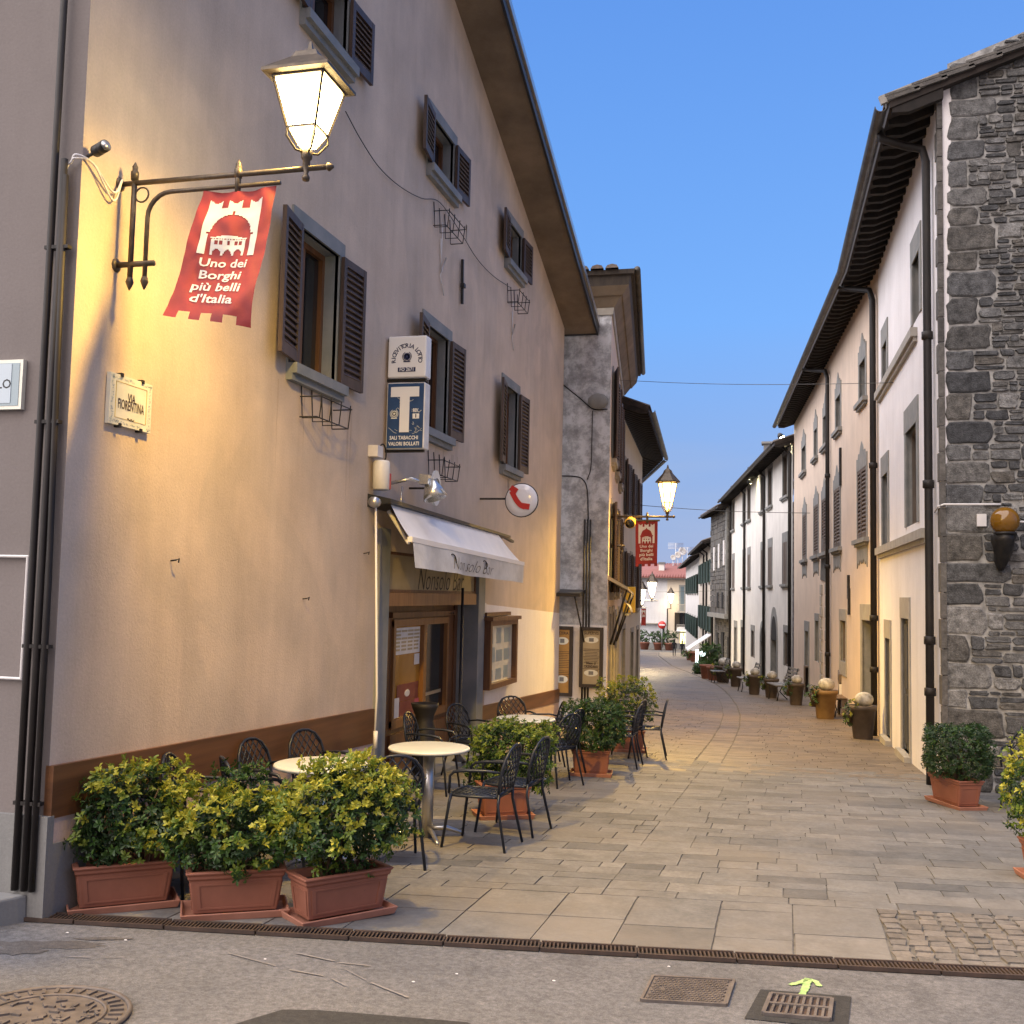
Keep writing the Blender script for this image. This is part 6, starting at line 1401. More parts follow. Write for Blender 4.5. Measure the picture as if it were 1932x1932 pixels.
def shrub(name, lab, c, half, n, mats, cat='shrub', group=None, yfrac=.4, l=.055, square=2.4, seed=1, stemh=.25, lump=.25, inner=.45, tips=6, dense=1.0, rz=0.0, yside=None, down=0.0):
    """leafy bush: rosettes of leaves on an uneven outline, older leaves within; c = centre of the crown"""
    r = random.Random(seed); t = thing(name, lab, cat, (c.x, c.y, c.z - half[2]), rz, group); mb = MB(); C0 = V((0, 0, half[2]))
    heads = []; cnt = 0
    while cnt < n:
        x, y, z = (r.uniform(-1, 1) for _ in range(3)); q = (abs(x) ** square + abs(y) ** square + abs(z) ** square) ** (1 / square)
        lim = 1 + lump * noise.noise(V((x * 1.6 + seed, y * 1.6, z * 1.6))) * 1.6
        q /= max(.3, lim)
        if q > 1 or (q < inner and r.random() < .8): continue
        if z < -.55 and r.random() < .55 - down: continue
        p = C0 + V((x * half[0], y * half[1], z * half[2])); o = V((x / half[0], y / half[1], z / half[2] + .25 / half[2])).normalized()
        o = (o * .6 + V((r.uniform(-.7, .7), r.uniform(-.7, .7), r.uniform(-.2, .8)))).normalized(); young = q > .72 and r.random() < yfrac * (.55 + .75 * z if yside is None else yside(x, y, z))
        k = tips + r.randrange(3); a = o.orthogonal().normalized(); b = o.cross(a)
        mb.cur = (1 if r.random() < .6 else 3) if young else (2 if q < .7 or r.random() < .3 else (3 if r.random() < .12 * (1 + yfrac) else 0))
        for i in range(k):
            g = 2 * math.pi * i / k + r.uniform(-.3, .3); tilt = r.uniform(.55, 1.5) if young else r.uniform(-.15, 1.0)
            d = (a * math.cos(g) + b * math.sin(g) + o * tilt).normalized(); leaf(mb, p + o * .004 * i, d, o, l * r.uniform(.55, 1.25), l * r.uniform(.36, .52))
        cnt += 1
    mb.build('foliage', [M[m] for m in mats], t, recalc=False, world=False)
    mb = MB()
    for i in range(9):
        a = V((r.uniform(-.3, .3) * half[0], r.uniform(-.3, .3) * half[1], -stemh)); e = C0 + V((r.uniform(-.75, .75) * half[0], r.uniform(-.7, .7) * half[1], r.uniform(-.3, .6) * half[2])); m_ = a.lerp(e, .5) + V((r.uniform(-.04, .04), r.uniform(-.04, .04), .03))
        mb.tube([a, m_, e], [.012, .009, .004], 5)
    mb.build('stem', M['stem'], t, world=False); return t
LEAVES = ('leaf', 'leaf_y', 'leaf_d', 'leaf_m')
def up(c, z, dz, dx=0.0, dy=0.0): return V((c.x + dx, c.y + dy, z + dz))
front = (((-3.79, 5.17), (-3.33, 5.55), 'terracotta trough nearest the plinth corner, leftmost of the three in front'), ((-3.17, 5.29), (-2.67, 5.59), 'middle terracotta trough of the three beside the drain'), ((-2.5, 5.40), (-2.13, 5.86), 'right terracotta trough of the three beside the drain'))
pl = []
for (a, b, lab) in front: pl.append(planter(lab, V((*a, 0)), V((*b, 0))))
t, c, z, rz, h = pl[0]; shrub('shrub', 'looser green shrub with bare lower stems in the trough at the plinth corner', up(c, z, .52, .0, .02), (.37, .22, .27), 900, LEAVES, yfrac=.8, l=.038, seed=3, rz=rz, stemh=.08, inner=.3, group='pittosporum shrubs in troughs', yside=lambda x, y, z: .5 + .5 * z + .5 * x, lump=.5)
t, c, z, rz, h = pl[1]; shrub('shrub', 'lower yellow-green shrub in the middle front trough', up(c, z, .44, -.03, .0), (.37, .23, .225), 900, LEAVES, yfrac=1.0, l=.037, seed=5, rz=rz - .2, stemh=.06, group='pittosporum shrubs in troughs', lump=.4, down=.3)
t, c, z, rz, h = pl[2]; shrub('shrub', 'rounded bushy shrub with bright yellow tips in the right front trough', up(c, z, .56, .02, .02), (.39, .27, .32), 1500, LEAVES, yfrac=.95, l=.036, seed=8, rz=rz - .25, stemh=.10, group='pittosporum shrubs in troughs', lump=.28, square=2.2)
shrub('shrub', 'small plain green bush showing between the left and middle front shrubs', V((-3.28, 6.1, zg(6.1) + .52)), (.26, .16, .24), 260, ('leaf', 'leaf', 'leaf_d', 'leaf'), seed=12, stemh=.24, l=.036)
# middle troughs
pm = planter('terracotta trough behind the nearest terrace chair', G(905, 1551), G(1010, 1549), .26, .30)
t, c, z, rz, h = pm; shrub('shrub', 'squarish glossy green shrub right behind the nearest terrace chair', V((-2.38, 9.42, zg(9.4) + .30 + .22)), (.40, .30, .31), 1300, ('leaf', 'leaf_m', 'leaf_d', 'leaf_m'), yfrac=.6, l=.037, seed=21, stemh=.12, group='pittosporum shrubs in troughs', square=3.2, lump=.2, down=.25)
pm = planter('terracotta trough with a dark clipped bush, third along the terrace', G(1073, 1466), G(1154, 1470), .28, .30)
t, c, z, rz, h = pm; shrub('shrub', 'dense dark green clipped bush in the third trough along the terrace', up(c, z, .56, .02, .02), (.35, .28, .31), 1400, ('leaf', 'leaf_m', 'leaf_d', 'leaf'), yfrac=.10, l=.035, seed=25, stemh=.12, group='pittosporum shrubs in troughs', square=3.4, lump=.15, inner=.55)
p = V((-2.12, 14.9, 0)); t = planter('terracotta trough at the far end of the terrace by the last chairs', V((p.x - .28, p.y, 0)), V((p.x + .28, p.y + .04, 0)), .26, .30); _, c, z, rz, h = t
shrub('shrub', 'yellow-tipped shrub at the far end of the terrace', up(c, z, .66), (.42, .28, .36), 700, LEAVES, yfrac=.8, l=.038, seed=31, stemh=.12, group='pittosporum shrubs in troughs')
# right-hand box hedge and the shrub cut by the picture edge
a, b = G(1810, 1532), G(1865, 1532); pm = planter('terracotta trough with clipped box hedge below the rubble wall', V((a.x, a.y, 0)), V((b.x, b.y, 0)), .56, .29)
t, c, z, rz, h = pm; shrub('box_hedge', 'dark clipped box bush in the trough below the rubble wall', V((c.x + .03, c.y + .0, z + .29 + .245)), (.315, .31, .275), 2000, ('leaf_d', 'leaf', 'leaf_d', 'leaf'), 'hedge', yfrac=.06, seed=41, l=.030, stemh=.12, square=5, lump=.12, inner=.7, tips=5)
g = G(1945, 1672); pm = planter('terracotta trough cut off by the right edge of the picture', V((g.x, g.y, 0)), V((g.x + .6, g.y + .1, 0)), .26, .27); t, c, z, rz, h = pm
shrub('shrub', 'bright yellow-tipped shrub cut off by the right picture edge', V((c.x + .0, c.y, z + .62)), (.40, .30, .40), 1200, LEAVES, yfrac=1.0, l=.037, seed=45, stemh=.12, group='pittosporum shrubs in troughs', down=.4)
# ------------------------------------------------------------------ terrace chairs and tables
def make_chair():
    t = thing('terrace_chair', 'x', 'chair', (0, 0, 0), 0, 'dark lattice terrace chairs'); m = M['chair']; HS = .40; r = .011
    # facing +x: seat centre at origin
    def back(y, z): return V((-.19 - .20 * (z - HS) - .02 * (1 - (y / .2) ** 2), y, z))
    arch = [(-.165, HS + .02), (-.19, HS + .12), (-.195, HS + .20), (-.175, HS + .29), (-.125, HS + .355), (-.06, HS + .385), (.0, HS + .39), (.06, HS + .385), (.125, HS + .355), (.175, HS + .29), (.195, HS + .20), (.19, HS + .12), (.165, HS + .02)]
    mb = MB(); mb.tube([back(y, z) for y, z in arch], r * 1.1, 6); mb.tube([back(-.165, HS + .02), back(0, HS + .035), back(.165, HS + .02)], r, 6)
    def hw(z):
        for (y0, z0), (y1, z1) in zip(arch[6:], arch[7:]):
            if z1 <= z <= z0: return y0 + (y1 - y0) * (z0 - z) / (z0 - z1)
        return 0
    def lattice(step, ins, P, th):
        for sg in (-1, 1):
            k = -1.2
            while k < 1.2:
                pts_ = []; 
                for i in range(41):
                    y = -.22 + .44 * i / 40; zz = k + sg * y * 1.35 + .6
                    if ins(y, zz): pts_.append((y, zz))
                if len(pts_) > 2: mb.tube([P(*pts_[0]), P(*pts_[len(pts_) // 2]), P(*pts_[-1])], th, 4)
                k += step
    lattice(.088, lambda y, z: HS + .03 < z < HS + .385 and abs(y) < hw(z), back, .0058); mb.build('backrest', m, t, world=False)
    mb = MB(); out = [V((x, y, HS)) for x, y in ((-.19, -.165), (-.05, -.195), (.10, -.205), (.19, -.18), (.215, -.09), (.22, 0), (.215, .09), (.19, .18), (.10, .205), (-.05, .195), (-.19, .165))]
    mb.tube(out, r, 6, closed=True)
    lattice(.085, lambda y, z: abs(y) < .19 and -.19 < (z - .6) < .21, lambda y, z: V((z - .6, y, HS)), .007)
    mb.add([V((p.x * .98, p.y * .98, HS - .004)) for p in out], [tuple(range(11))]); mb.build('seat', m, t, world=False)
    for s in (-1, 1):
        mb = MB(); mb.tube([back(s * .185, HS + .19), V((-.12, s * .225, HS + .205)), V((.05, s * .235, HS + .20)), V((.14, s * .235, HS + .185)), V((.175, s * .232, HS + .15)), V((.185, s * .22, HS + .02))], [r, r, r * 1.25, r * 1.2, r, r], 6); mb.build('arm', m, t, world=False)
        mb = MB(); mb.tube([V((.18, s * .185, HS + .01)), V((.19, s * .20, HS - .06)), V((.235, s * .225, 0))], [r * 1.2, r * 1.1, r], 6); mb.build('leg', m, t, world=False)
        mb = MB(); mb.tube([back(s * .165, HS + .03), V((-.20, s * .18, HS - .06)), V((-.275, s * .215, 0))], [r * 1.2, r * 1.1, r], 6); mb.build('leg', m, t, world=False)
    return t
chair0 = make_chair(); used = [0]
def chair(x, y, deg, lab, s=.98):
    o = chair0 if not used[0] else copy_tree(chair0); used[0] = 1
    o.location = (x, y, zg(y) + .014); o.rotation_euler = (0, math.atan(.037) * math.sin(math.radians(deg)) * 0, math.radians(deg)); o.scale = (s, s, s); o['label'] = lab
CHAIRS = ((-2.24, 7.96, 176, 'nearest terrace chair, standing clear in front of the squarish green shrub'), (-2.16, 8.62, 172, 'terrace chair just behind the nearest one, against the squarish shrub'),
 (-2.66, 7.12, 118, 'terrace chair right behind the yellow-tipped shrub with its back to the camera'), (-3.52, 7.95, -20, 'terrace chair against the wall left of the bar doorway'),
 (-3.55, 7.2, -8, 'terrace chair with its back to the boarding behind the first table'), (-3.58, 6.25, 15, 'terrace chair by the boarding, second from the corner'), (-3.25, 6.38, 40, 'broad-backed chair at the near side of the first white table'), (-3.62, 5.9, 0, 'terrace chair nearest the pink corner, behind the left shrub'),
 (-3.42, 10.3, 0, 'chair seen edge-on left of the squarish green shrub'), (-3.38, 11.6, -25, 'dark chair by the boarding below the menu case'), (-3.3, 13.3, -60, 'chair seen edge-on beyond the third table'), (-2.9, 13.0, 200, 'back of a chair left of the dark clipped bush, farther one'), (-2.50, 12.05, 165, 'chair with its back to the street left of the dark clipped bush'), (-2.42, 11.4, 150, 'chair just right of the squarish shrub with its back to the street'),
 (-1.98, 13.3, 178, 'chair just past the dark clipped bush'), (-2.05, 14.2, 172, 'chair behind the dark clipped bush, second from the end'), (-1.78, 14.45, 186, 'last terrace chair seen in profile out in the street'), (2.42, 11.95, 250, 'blue-black chair under the rubble wall at the right picture edge'))
for c_ in CHAIRS: chair(*c_)
def make_table():
    t = thing('cafe_table', 'x', 'table', (0, 0, 0), 0, 'round white cafe tables'); H = .70
    mb = MB(); R = .325; mb.lathe([(R - .03, H - .028), (R - .008, H - .026), (R, H - .014), (R - .006, H - .003), (R - .02, H), (.001, H)], 40); mb.build('tabletop', M['tabletop'], t, world=False)
    mb = MB(); mb.lathe([(.045, .0), (.045, H - .03)], 16); mb.lathe([(.10, H - .035), (.05, H - .06)], 16); mb.build('column', M['steel'], t, world=False)
    for k in range(4):
        g = math.pi / 2 * k + .6; mb = MB(); d = V((math.cos(g), math.sin(g), 0)); mb.tube([d * .04 + V((0, 0, .07)), d * .16 + V((0, 0, .065)), d * .27 + V((0, 0, .025)), d * .31 + V((0, 0, .012))], [.022, .02, .016, .014], 6); mb.build('foot', M['steel'], t, world=False)
    return t
tb = make_table(); tp = []
for i, (x, y, lab) in enumerate(((-3.02, 6.74, 'round white table partly hidden by the yellow-tipped shrub'), (-2.71, 8.08, 'round white table in full view in front of the bar door'), (-2.70, 11.3, 'round white table behind the squarish green shrub'))):
    o = tb if i == 0 else copy_tree(tb); o.location = (x, y, zg(y) + .014); o['label'] = lab
# ashtray bin and pole stand by the door
g = V((-3.70, 10.85, zg(10.85) + .10)); t = thing('ashtray_bin', 'tall black flared ashtray bin in front of the bar door', 'bin', tuple(g))
mb = MB(); mb.lathe([(.13, 0), (.125, .08), (.115, .5), (.095, .56), (.10, .62), (.135, .70), (.15, .75), (.14, .75), (.09, .68)], 18, c=g); mb.build('body', M['ink'], t)
g = V((-3.80, 12.45, zg(12.45) + .05)); t = thing('pole_stand', 'thin black pole on a flared foot at the right side of the doorway', 'pole', tuple(g))
mb = MB(); mb.lathe([(.10, 0), (.06, .04), (.02, .09), (.017, 2.1)], 12, c=g); mb.build('pole', M['ink'], t)
STAIN = asphalt('oil_stained_asphalt', (.06, .054, .052), (.12, .11, .105), .3)
# ------------------------------------------------------------------ drain, covers, markings in the road
def gpt(a, b, l): p = drain(a, b); return V((p.x, p.y, zg(p.y) + l))
def make_grate(L, wd, rusty):
    t = thing('drain_grate', 'x', 'drain grate', (0, 0, 0), 0, 'cast iron drain grates across the road'); mb = MB()
    mb.box((L / 2, .008, .008), (L - .008, .014, .02)); mb.box((L / 2, wd - .008, .008), (L - .008, .014, .02)); n = int(L / .021)
    for i in range(n + 1): x = .006 + (L - .012) * i / n; mb.box((x, wd / 2, .006), (.009, wd - .03, .016))
    mb.build('bars', M['grate'], t, world=False)
    mb = MB(); mb.box((L / 2, wd / 2, -.03), (L, wd, .05)); mb.build('channel', M['dark'], t, world=False); return t
gr0 = make_grate(.50, .125, 0); i = 0; a = -.28
while a < 9.5:
    o = gr0 if i == 0 else copy_tree(gr0); p = gpt(a, .015, .004); o.location = p; o.rotation_euler = (0, 0, GA); o['label'] = 'slotted cast iron grate, one of the row across the road'; a += .502; i += 1
def cover(name, lab, cen, build): t = thing(name, lab, 'cover', cen); build(t); return t
# round inspection cover at the lower left
c = V((-2.95, 3.9, zg(3.9) + .006)); t = thing('manhole_cover', 'round rusty manhole cover with raised pattern at the lower left', 'manhole cover', tuple(c)); R = .34
def gz(x, y, l): return V((x, y, zg(y) + l))
mb = MB(); N = 40; ring = [gz(c.x + R * math.cos(2 * math.pi * k / N), c.y + R * math.sin(2 * math.pi * k / N), .008) for k in range(N)]; mb.add(ring, [tuple(range(N))])
mb.tube([p + V((0, 0, .002)) for p in ring], .011, 6, closed=True); r2 = random.Random(2)
mb.tube([gz(c.x + R * .72 * math.cos(2 * math.pi * k / N), c.y + R * .72 * math.sin(2 * math.pi * k / N), .010) for k in range(N)], .007, 5, closed=True)
for k in range(34): g = 2 * math.pi * k / 34; mb.bar(gz(c.x + R * .77 * math.cos(g), c.y + R * .77 * math.sin(g), .012), gz(c.x + R * .93 * math.cos(g), c.y + R * .93 * math.sin(g), .012), .014, .01)
for k in range(70):
    x, y = r2.uniform(-.62, .62) * R, r2.uniform(-.62, .62) * R
    if x * x + y * y > (.64 * R) ** 2: continue
    g = r2.choice((0, .8, 1.57, 2.4)); l = .022; mb.bar(gz(c.x + x - l * math.cos(g), c.y + y - l * math.sin(g), .012), gz(c.x + x + l * math.cos(g), c.y + y + l * math.sin(g), .012), .012, .010)
mb.build('cover', M['castiron'], t)
# rectangular studded cover
P4 = [G(1210, 1890), G(1370, 1899), G(1385, 1853), G(1232, 1845)]; c = sum(P4, V((0, 0, 0))) / 4; t = thing('access_cover', 'rectangular studded iron access cover in the asphalt', 'access cover', tuple(c))
def bil(s, q, l): p = P4[0].lerp(P4[1], s).lerp(P4[3].lerp(P4[2], s), q); return V((p.x, p.y, zg(p.y) + l))
mb = MB(); mb.hexa([bil(0, 0, -.03), bil(1, 0, -.03), bil(1, 1, -.03), bil(0, 1, -.03), bil(0, 0, .007), bil(1, 0, .007), bil(1, 1, .007), bil(0, 1, .007)])
for (s0_, q0_), (s1_, q1_) in (((0, 0), (1, 0)), ((1, 0), (1, 1)), ((1, 1), (0, 1)), ((0, 1), (0, 0))): mb.bar(bil(s0_, q0_, .007), bil(s1_, q1_, .007), .014, .014)
for i in range(18):
    for j in range(12):
        s_, q_ = (i + .5 + .5 * (j % 2)) / 18.6, (j + .5) / 12
        if i == 2 and j in (5, 6): continue
        mb.box(bil(.04 + .92 * s_, .05 + .9 * q_, .010), (.011, .011, .006), Matrix.Rotation(.78, 3, 'Z'))
mb.build('cover', M['castiron'], t)
P4b = [G(1440, 1917), G(1565, 1928), G(1570, 1890), G(1455, 1880)]; c = sum(P4b, V((0, 0, 0))) / 4; t = thing('gully_grate', 'square slotted gully grate set in a dark tar square', 'drain grate', tuple(c)); P4 = P4b
mb = MB(); mb.hexa([bil(0, 0, -.02), bil(1, 0, -.02), bil(1, 1, -.02), bil(0, 1, -.02), bil(0, 0, .0065), bil(1, 0, .0065), bil(1, 1, .0065), bil(0, 1, .0065)]); mb.build('pit', M['grate'], t)
mb = MB()
for (s0_, q0_), (s1_, q1_) in (((0, 0), (1, 0)), ((1, 0), (1, 1)), ((1, 1), (0, 1)), ((0, 1), (0, 0)), ((0, .5), (1, .5))): mb.bar(bil(s0_, q0_, .012), bil(s1_, q1_, .012), .018, .014)
for i in range(1, 9): mb.bar(bil(i / 9, 0, .010), bil(i / 9, 1, .010), .012, .012)
mb.build('bars', M['castiron'], t)
# oil and damp stain in the road below the drain, at the plinth corner
r5 = random.Random(14)
for k_, (u, v, ru, rv) in enumerate(((90, 1783, 120, 9), (30, 1795, 60, 8), (190, 1772, 60, 3))):
    P = [G(max(-40, u + ru * math.cos(2 * math.pi * i / 26) * r5.uniform(.75, 1.1)), v + rv * math.sin(2 * math.pi * i / 26) * r5.uniform(.6, 1.15)) for i in range(26)]
    flat('damp_stain', [(p.x, p.y) for p in P], .002 + .001 * k_, STAIN)
# sprayed arrow: flat strokes with ragged edges
mb = MB(); r2 = random.Random(6)
def stroke(pts_, w):
    P = [G(u, v) for u, v in pts_]; n = 14; L_ = []; R_ = []
    for i in range(n + 1):
        k = i / n * (len(P) - 1); j = min(int(k), len(P) - 2); p = P[j].lerp(P[j + 1], k - j); d = (P[j + 1] - P[j]).normalized(); s_ = V((-d.y, d.x, 0)); ww = w * r2.uniform(.7, 1.2)
        L_.append(gz(p.x + s_.x * ww, p.y + s_.y * ww, .006)); R_.append(gz(p.x - s_.x * ww, p.y - s_.y * ww, .006))
    mb.add(L_ + R_, [(i, i + 1, n + 2 + i, n + 1 + i) for i in range(n)])
stroke(((1511, 1884), (1520, 1865), (1525, 1848)), .018); stroke(((1525, 1849), (1508, 1856), (1490, 1860)), .014); stroke(((1525, 1849), (1538, 1853), (1547, 1863)), .013); mb.build('road_marking', M['spray'], kind='structure', recalc=False)
# pale scuffs and litter specks on the asphalt
mb = MB()
for pts_ in (((130, 1807), (170, 1808)), ((190, 1808), (235, 1808)), ((430, 1800), (520, 1824)), ((545, 1831), (610, 1843)), ((625, 1848), (652, 1862)), ((650, 1830), (690, 1851)), ((700, 1856), (770, 1884)), ((560, 1800), (630, 1815)), ((640, 1818), (700, 1824))):
    stroke(pts_, r2.uniform(.003, .008))
mb.build('tyre_scuffs', M['paper'] if False else noisy('pale_scuff', (.165, .152, .147), (.215, .20, .192), 40, .9, 0), kind='structure', recalc=False)
for i, (u, v) in enumerate(((500, 1812), (127, 1762), (237, 1776), (1045, 1853), (1262, 1826), (862, 1840), (780, 1855))):
    g = G(u, v); t = thing('litter_scrap', 'tiny pale paper scrap lying on the road near the drain', 'litter', tuple(g), 0, 'pale litter scraps'); mb = MB(); a = r2.uniform(0, 3)
    mb.hexa([gz(g.x + .009 * math.cos(a + k * 1.57), g.y + .006 * math.sin(a + k * 1.57), .006) for k in range(4)] + [gz(g.x + .007 * math.cos(a + k * 1.57), g.y + .005 * math.sin(a + k * 1.57), .009) for k in range(4)]); mb.build('scrap', M['paper'], t)
# ------------------------------------------------------------------ pots, benches and bits along the right-hand houses
def pot(u, v, r, h, m, lab, ball=True, trail=True, seed=1, side=-1, gr='big pots along the right-hand houses'):
    if ball: r *= .82; h *= .92
    g = G(u, v); t = thing('flower_pot', lab, 'flower pot', (g.x, g.y, g.z), 0, gr); mb = MB()
    mb.lathe([(r * .68, .012), (r * .72, .03), (r * .95, h * .86), (r * 1.05, h * .87), (r * 1.06, h), (r * .95, h), (r * .9, h * .93), (.001, h * .92)], 20, c=g); mb.build('pot', M[m], t)
    if ball:
        b = thing('white_ball', 'white plaster ball resting on the ' + lab.split(',')[0], 'ball ornament', (g.x, g.y, g.z + h), 0, 'white balls on the pots'); mb = MB(); c_ = g + V((r * .1, 0, h + r * .45)); rr = r * .66; rb = random.Random(seed)
        mb.ball(c_, rr, 14, 9, (1.05, 1, .85)); mb.build('ball', M['whiteball'], b)
    if trail: shrub('trailing_plant', 'small trailing plant hanging from the ' + lab.split(',')[0], V((g.x + side * r * .95, g.y - r * .3, g.z + h * .78)), (r * .6, r * .6, h * .36), 36, LEAVES, 'plant', 'trailing plants in the pots', yfrac=.25, seed=seed, l=r * .26, stemh=.0, down=.5)
pot(1628, 1395, .27, .62, 'pot', 'dark tapered pot nearest on the right, before the white house', seed=3)
pot(1557, 1357, .30, .66, 'pot_b', 'ochre brown pot under the yellow lit wall', seed=5)
pot(1502, 1331, .24, .60, 'pot', 'dark brown pot by the stacked crate', seed=7)
pot(1455, 1317, .25, .58, 'pot', 'dark pot left of the slatted bench', seed=9)
pot(1423, 1311, .24, .62, 'pot', 'dark pot beside the small slatted chair', seed=11)
pot(1388, 1296, .26, .68, 'pot', 'dark pot in front of the stone framed doors', seed=13)
pot(1364, 1288, .36, .66, 'pot', 'wide dark pot near the grey stone house', seed=15)
pot(1333, 1281, .27, .56, 'terracotta', 'left terracotta pot of the orange pair', False, False, seed=17); pot(1346, 1284, .26, .52, 'terracotta', 'right terracotta pot of the orange pair', False, False, seed=18)
pot(1312, 1249, .48, .8, 'terracotta', 'far terracotta pot nearer the shop awning', False, True, seed=19); pot(1303, 1246, .46, .8, 'terracotta', 'far terracotta pot next to the walking people', False, True, seed=20)
g = G(1330, 1270); shrub('shrub', 'big dark bush in front of the grey stone house', PY(1340, 1240, 50.5), (.50, .5, .66), 420, ('leaf', 'leaf_m', 'leaf_d', 'leaf'), yfrac=.05, seed=51, l=.10, stemh=.5, lump=.4); g = G(1316, 1272); shrub('shrub', 'low dark bush before the lit white sign', PY(1324, 1264, 49.5), (.36, .4, .36), 260, ('leaf', 'leaf_m', 'leaf_d', 'leaf'), yfrac=.05, seed=53, l=.09, stemh=.4, lump=.3)
def bench(u, v, w, deg, m, lab, name='slatted_bench', cat='bench'):
    g = G(u, v); t = thing(name, lab, cat, tuple(g), math.radians(deg), 'slatted seats along the right-hand houses')
    mb = MB()
    for i in range(5): mb.box((-.16 + .09 * i, 0, .43), (.07, w, .025))
    mb.build('seat', M[m], t, world=False); mb = MB()
    for i in range(5): mb.box((-.22 - .035 * i, 0, .50 + .085 * i), (.02, w, .06))
    mb.build('backrest', M[m], t, world=False)
    for s in (-1, 1):
        mb = MB(); y = s * w * .42; mb.tube([(.2, y, 0), (.16, y, .2), (.2, y, .41), (-.2, y, .41), (-.36, y, .88)], .016, 6); mb.tube([(-.3, y, 0), (-.1, y, .2), (-.2, y, .41)], .016, 6); mb.build('leg_frame', M['iron'], t, world=False)
bench(1472, 1322, 1.0, 195, 'steel', 'slatted bench with pale shiny slats before the arched door'); bench(1408, 1306, .55, 195, 'steel', 'small slatted chair with pale seat before the white house', 'slatted_chair', 'chair'); bench(1583, 1352, 1.1, 190, 'pot_b', 'thin framed brown bench beside the ochre pot'); bench(1355, 1289, .6, 195, 'steel', 'small pale seat next to the wide dark pot', 'slatted_chair', 'chair')
g = G(1598, 1352); g = V((g.x + .05, g.y + .5, g.z)); t = thing('display_stand', 'small wooden display stand with a box on top under the yellow lit wall', 'stand', tuple(g)); mb = MB()
for sx_ in (-1, 1):
    for sy_ in (-1, 1): mb.bar(g + V((sx_ * .2, sy_ * .18, 0)), g + V((sx_ * .16, sy_ * .15, .7)), .04, .04)
mb.box(g + V((0, 0, .42)), (.36, .34, .03)); mb.build('stand_frame', M['wood_d'], t); mb = MB(); mb.box(g + V((0, 0, .82)), (.42, .36, .22), Matrix.Rotation(.2, 3, 'X')); mb.build('display_box', M['shutter_g'], t, bevel=.01); mb = MB(); mb.box(g + V((-.05, -.2, .55)), (.3, .02, .24)); mb.build('card', M['paper'], t)
g = G(1525, 1318); g = V((g.x + .25, g.y + 1.2, zg(g.y + 1.2))); t = thing('wooden_crate', 'open grey wooden crate stood on end against the peach house', 'crate', tuple(g)); mb = MB()
for c_, s_ in (((0, 0, .02), (.7, .5, .04)), ((0, 0, .86), (.7, .5, .04)), ((-.33, 0, .44), (.04, .5, .8)), ((.33, 0, .44), (.04, .5, .8)), ((0, .24, .44), (.62, .02, .8))): mb.box(g + V(c_), s_)
mb.build('crate_boards', M['shutter_g'], t)
g = G(1262, 1300) 
# white lit vertical sign by the shops
c = PY(1315, 1243, 66.5); t = thing('lit_sign', 'narrow upright white lit shop sign above the low dark bush', 'lit sign', tuple(c)); a, b = PY(1312.5, 1226, 66.5), PY(1317.5, 1262, 66.5)
mb = MB(); mb.box(((a.x + b.x) / 2, 66.5, (a.z + b.z) / 2), (b.x - a.x, .12, a.z - b.z)); mb.build('light_panel', M['led'], t, bevel=.03); mb = MB(); mb.tube([V((c.x, 66.5, b.z)), V((c.x, 66.5, zg(66.5)))], .04, 6); mb.build('post', M['iron'], t)
mb = MB(); q = PY(1325, 1233, 66.55); mb.lathe([(.18, -.04), (.18, .04)], 16, RX, q); mb.build('round_panel', M['led'], t)
# no-entry sign at the far square, distant tubs
c = PY(1249, 1179, 128); t = thing('no_entry_sign', 'round red and white no-entry sign at the far square', 'road sign', (c.x, 128, zg(128))); mb = MB(); mb.lathe([(.46, -.02), (.46, .02)], 24, RX, c); mb.build('disc', M['redglass'], t); mb = MB(); mb.box(c + V((0, -.03, 0)), (.66, .02, .16)); mb.build('white_bar', M['white_paint'], t); mb = MB(); mb.tube([V((c.x, 128.05, zg(128))), c + V((0, .05, .3))], .04, 6); mb.build('post', M['steel'], t)
for i, (u, lab) in enumerate(((1216, 'dark round tub bush at the far left of the square'), (1242, 'small bush in a terracotta tub below the no-entry sign'), (1263, 'small bush in a tub right of the wall edge at the far square'))):
    p = PY(u, 1220, 131); z = -6.55; shrub('shrub', lab, V((p.x, 131, z + 1.5)), (.9, .7, .8), 60, ('leaf', 'leaf_m', 'leaf_d', 'leaf'), yfrac=.05, seed=60 + i, l=.28, stemh=.3); t = thing('flower_tub', 'terracotta tub, ' + ('leftmost', 'middle', 'rightmost')[i] + ' of three at the far square', 'flower tub', (p.x, 131, z)); mb = MB(); mb.lathe([(.45, 0), (.6, .75), (.66, .76), (.66, .9), (.55, .88)], 14, c=(p.x, 131, z)); mb.build('tub', M['terracotta'], t)
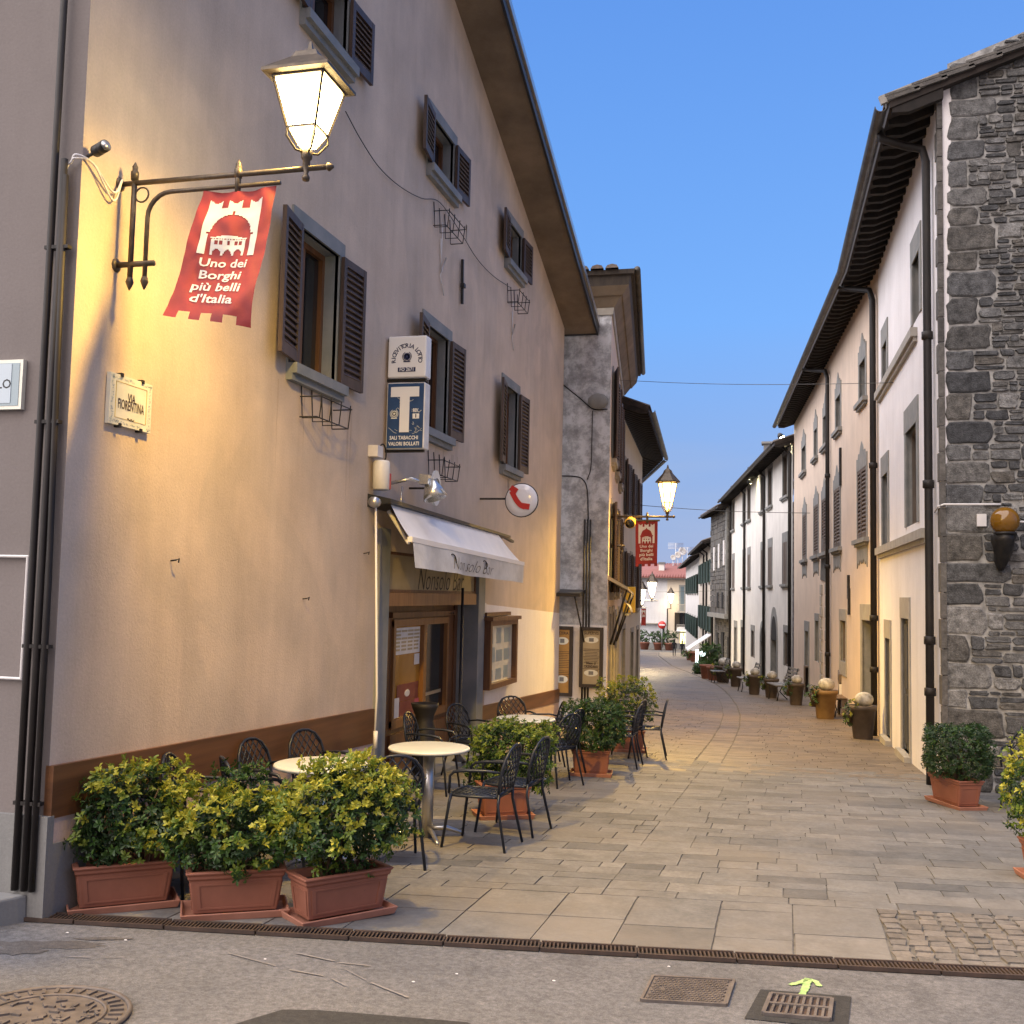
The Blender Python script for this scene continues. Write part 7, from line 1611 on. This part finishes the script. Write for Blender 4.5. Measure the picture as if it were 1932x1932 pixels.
# aerials and dishes on the end roof
for i, (u, v, r) in enumerate(((1287.5, 1040, .55), (1279, 1047, .45), (1270, 1052, .38))):
    c = PY(u, v, 139); t = thing('satellite_dish', ('largest', 'middle', 'smallest')[i] + ' pale satellite dish of three above the red tiled roof', 'satellite dish', tuple(c), 0, 'satellite dishes'); mb = MB(); R = V((.5, -1, .3)).to_track_quat('Z', 'Y').to_matrix(); mb.lathe([(.01, -.2), (r * .6, -.1), (r, .05), (r * .98, .07), (r * .55, -.06), (.01, -.15)], 18, R, c); mb.build('dish', M['offwhite'], t); mb = MB(); mb.tube([c, V((c.x, c.y + .3, c.z - 3))], .05, 5); mb.build('mast', M['steel'], t)
for i, u in enumerate((1275, 1297)):
    c = PY(u, 1025 + 8 * i, 139); t = thing('tv_aerial', ('left', 'right')[i] + ' thin television aerial above the red tiled roof', 'aerial', tuple(c), 0, 'television aerials'); mb = MB(); mb.tube([c, V((c.x, 139, c.z - 4.5))], .04, 5)
    for k in range(5): mb.tube([c + V((-1.0, 0, -.35 * k * .5)), c + V((1.0, 0, -.35 * k * .5))], .025, 4)
    mb.build('aerial', M['steel'], t)
# ------------------------------------------------------------------ two people walking away
def person(u, v, h, lab, sw, yaw=0):
    g = PY(u, v, 119); g = V((g.x, 119, zg(119))); t = thing('person', lab, 'person', tuple(g), 0); k = h / 1.75
    J = {'pel': (0, 0, .95), 'ch': (0, .0, 1.28), 'nk': (0, 0, 1.50), 'hb': (0, -.01, 1.58), 'hd': (0, -.01, 1.70), 'sl': (-.19, 0, 1.42), 'sr': (.19, 0, 1.42), 'el': (-.26, .04, 1.14), 'er': (.26, -.02, 1.14), 'wl': (-.25, -.04, .90), 'wr': (.25, .06, .90), 'hl': (-.10, 0, .90), 'hr': (.10, 0, .90), 'kl': (-.11, -.08 * sw, .50), 'kr': (.11, .06 * sw, .50), 'al': (-.11, .10 * sw, .08), 'ar': (.11, .16 * sw * -.6, .08), 'tl': (-.12, -.04, .03), 'tr': (.12, -.20 * sw, .03), 'fl': (-.25, -.07, .80), 'fr': (.25, .07, .80)}
    R_ = {'pel': .15, 'ch': .17, 'nk': .07, 'hb': .08, 'hd': .095, 'sl': .08, 'sr': .08, 'el': .055, 'er': .055, 'wl': .04, 'wr': .04, 'hl': .10, 'hr': .10, 'kl': .07, 'kr': .07, 'al': .05, 'ar': .05, 'tl': .045, 'tr': .045, 'fl': .04, 'fr': .04}
    E_ = [('pel', 'ch'), ('ch', 'nk'), ('nk', 'hb'), ('hb', 'hd'), ('ch', 'sl'), ('ch', 'sr'), ('sl', 'el'), ('sr', 'er'), ('el', 'wl'), ('er', 'wr'), ('wl', 'fl'), ('wr', 'fr'), ('pel', 'hl'), ('pel', 'hr'), ('hl', 'kl'), ('hr', 'kr'), ('kl', 'al'), ('kr', 'ar'), ('al', 'tl'), ('ar', 'tr')]
    names = list(J); me = bpy.data.meshes.new('body'); me.from_pydata([tuple(c * k for c in J[n_]) for n_ in names], [(names.index(a), names.index(b)) for a, b in E_], []); o = bpy.data.objects.new('body', me); COL.objects.link(o)
    md = o.modifiers.new('skin', 'SKIN'); 
    for i, n_ in enumerate(names): me.skin_vertices[0].data[i].radius = (R_[n_] * k, R_[n_] * k * .85)
    me.skin_vertices[0].data[0].use_root = True; o.modifiers.new('sub', 'SUBSURF').levels = 1; bpy.context.view_layer.update()
    m2 = bpy.data.meshes.new_from_object(o.evaluated_get(bpy.context.evaluated_depsgraph_get())); o.modifiers.clear(); o.data = m2; m2.materials.clear(); m2.materials.append(M['clothdark']); o.parent = t; CH.setdefault(t.name, []).append(o)
    mb = MB(); mb.ball(V((0, .0, 1.70 * k)), .125 * k, 12, 8, (.95, 1.05, 1.1)); mb.build('hair', M['skin'], t, world=False)
person(1272, 1236, 1.78, 'taller person in dark clothes walking away down the street', 1); person(1287, 1236, 1.62, 'shorter person in dark clothes walking next to the taller one', -1)
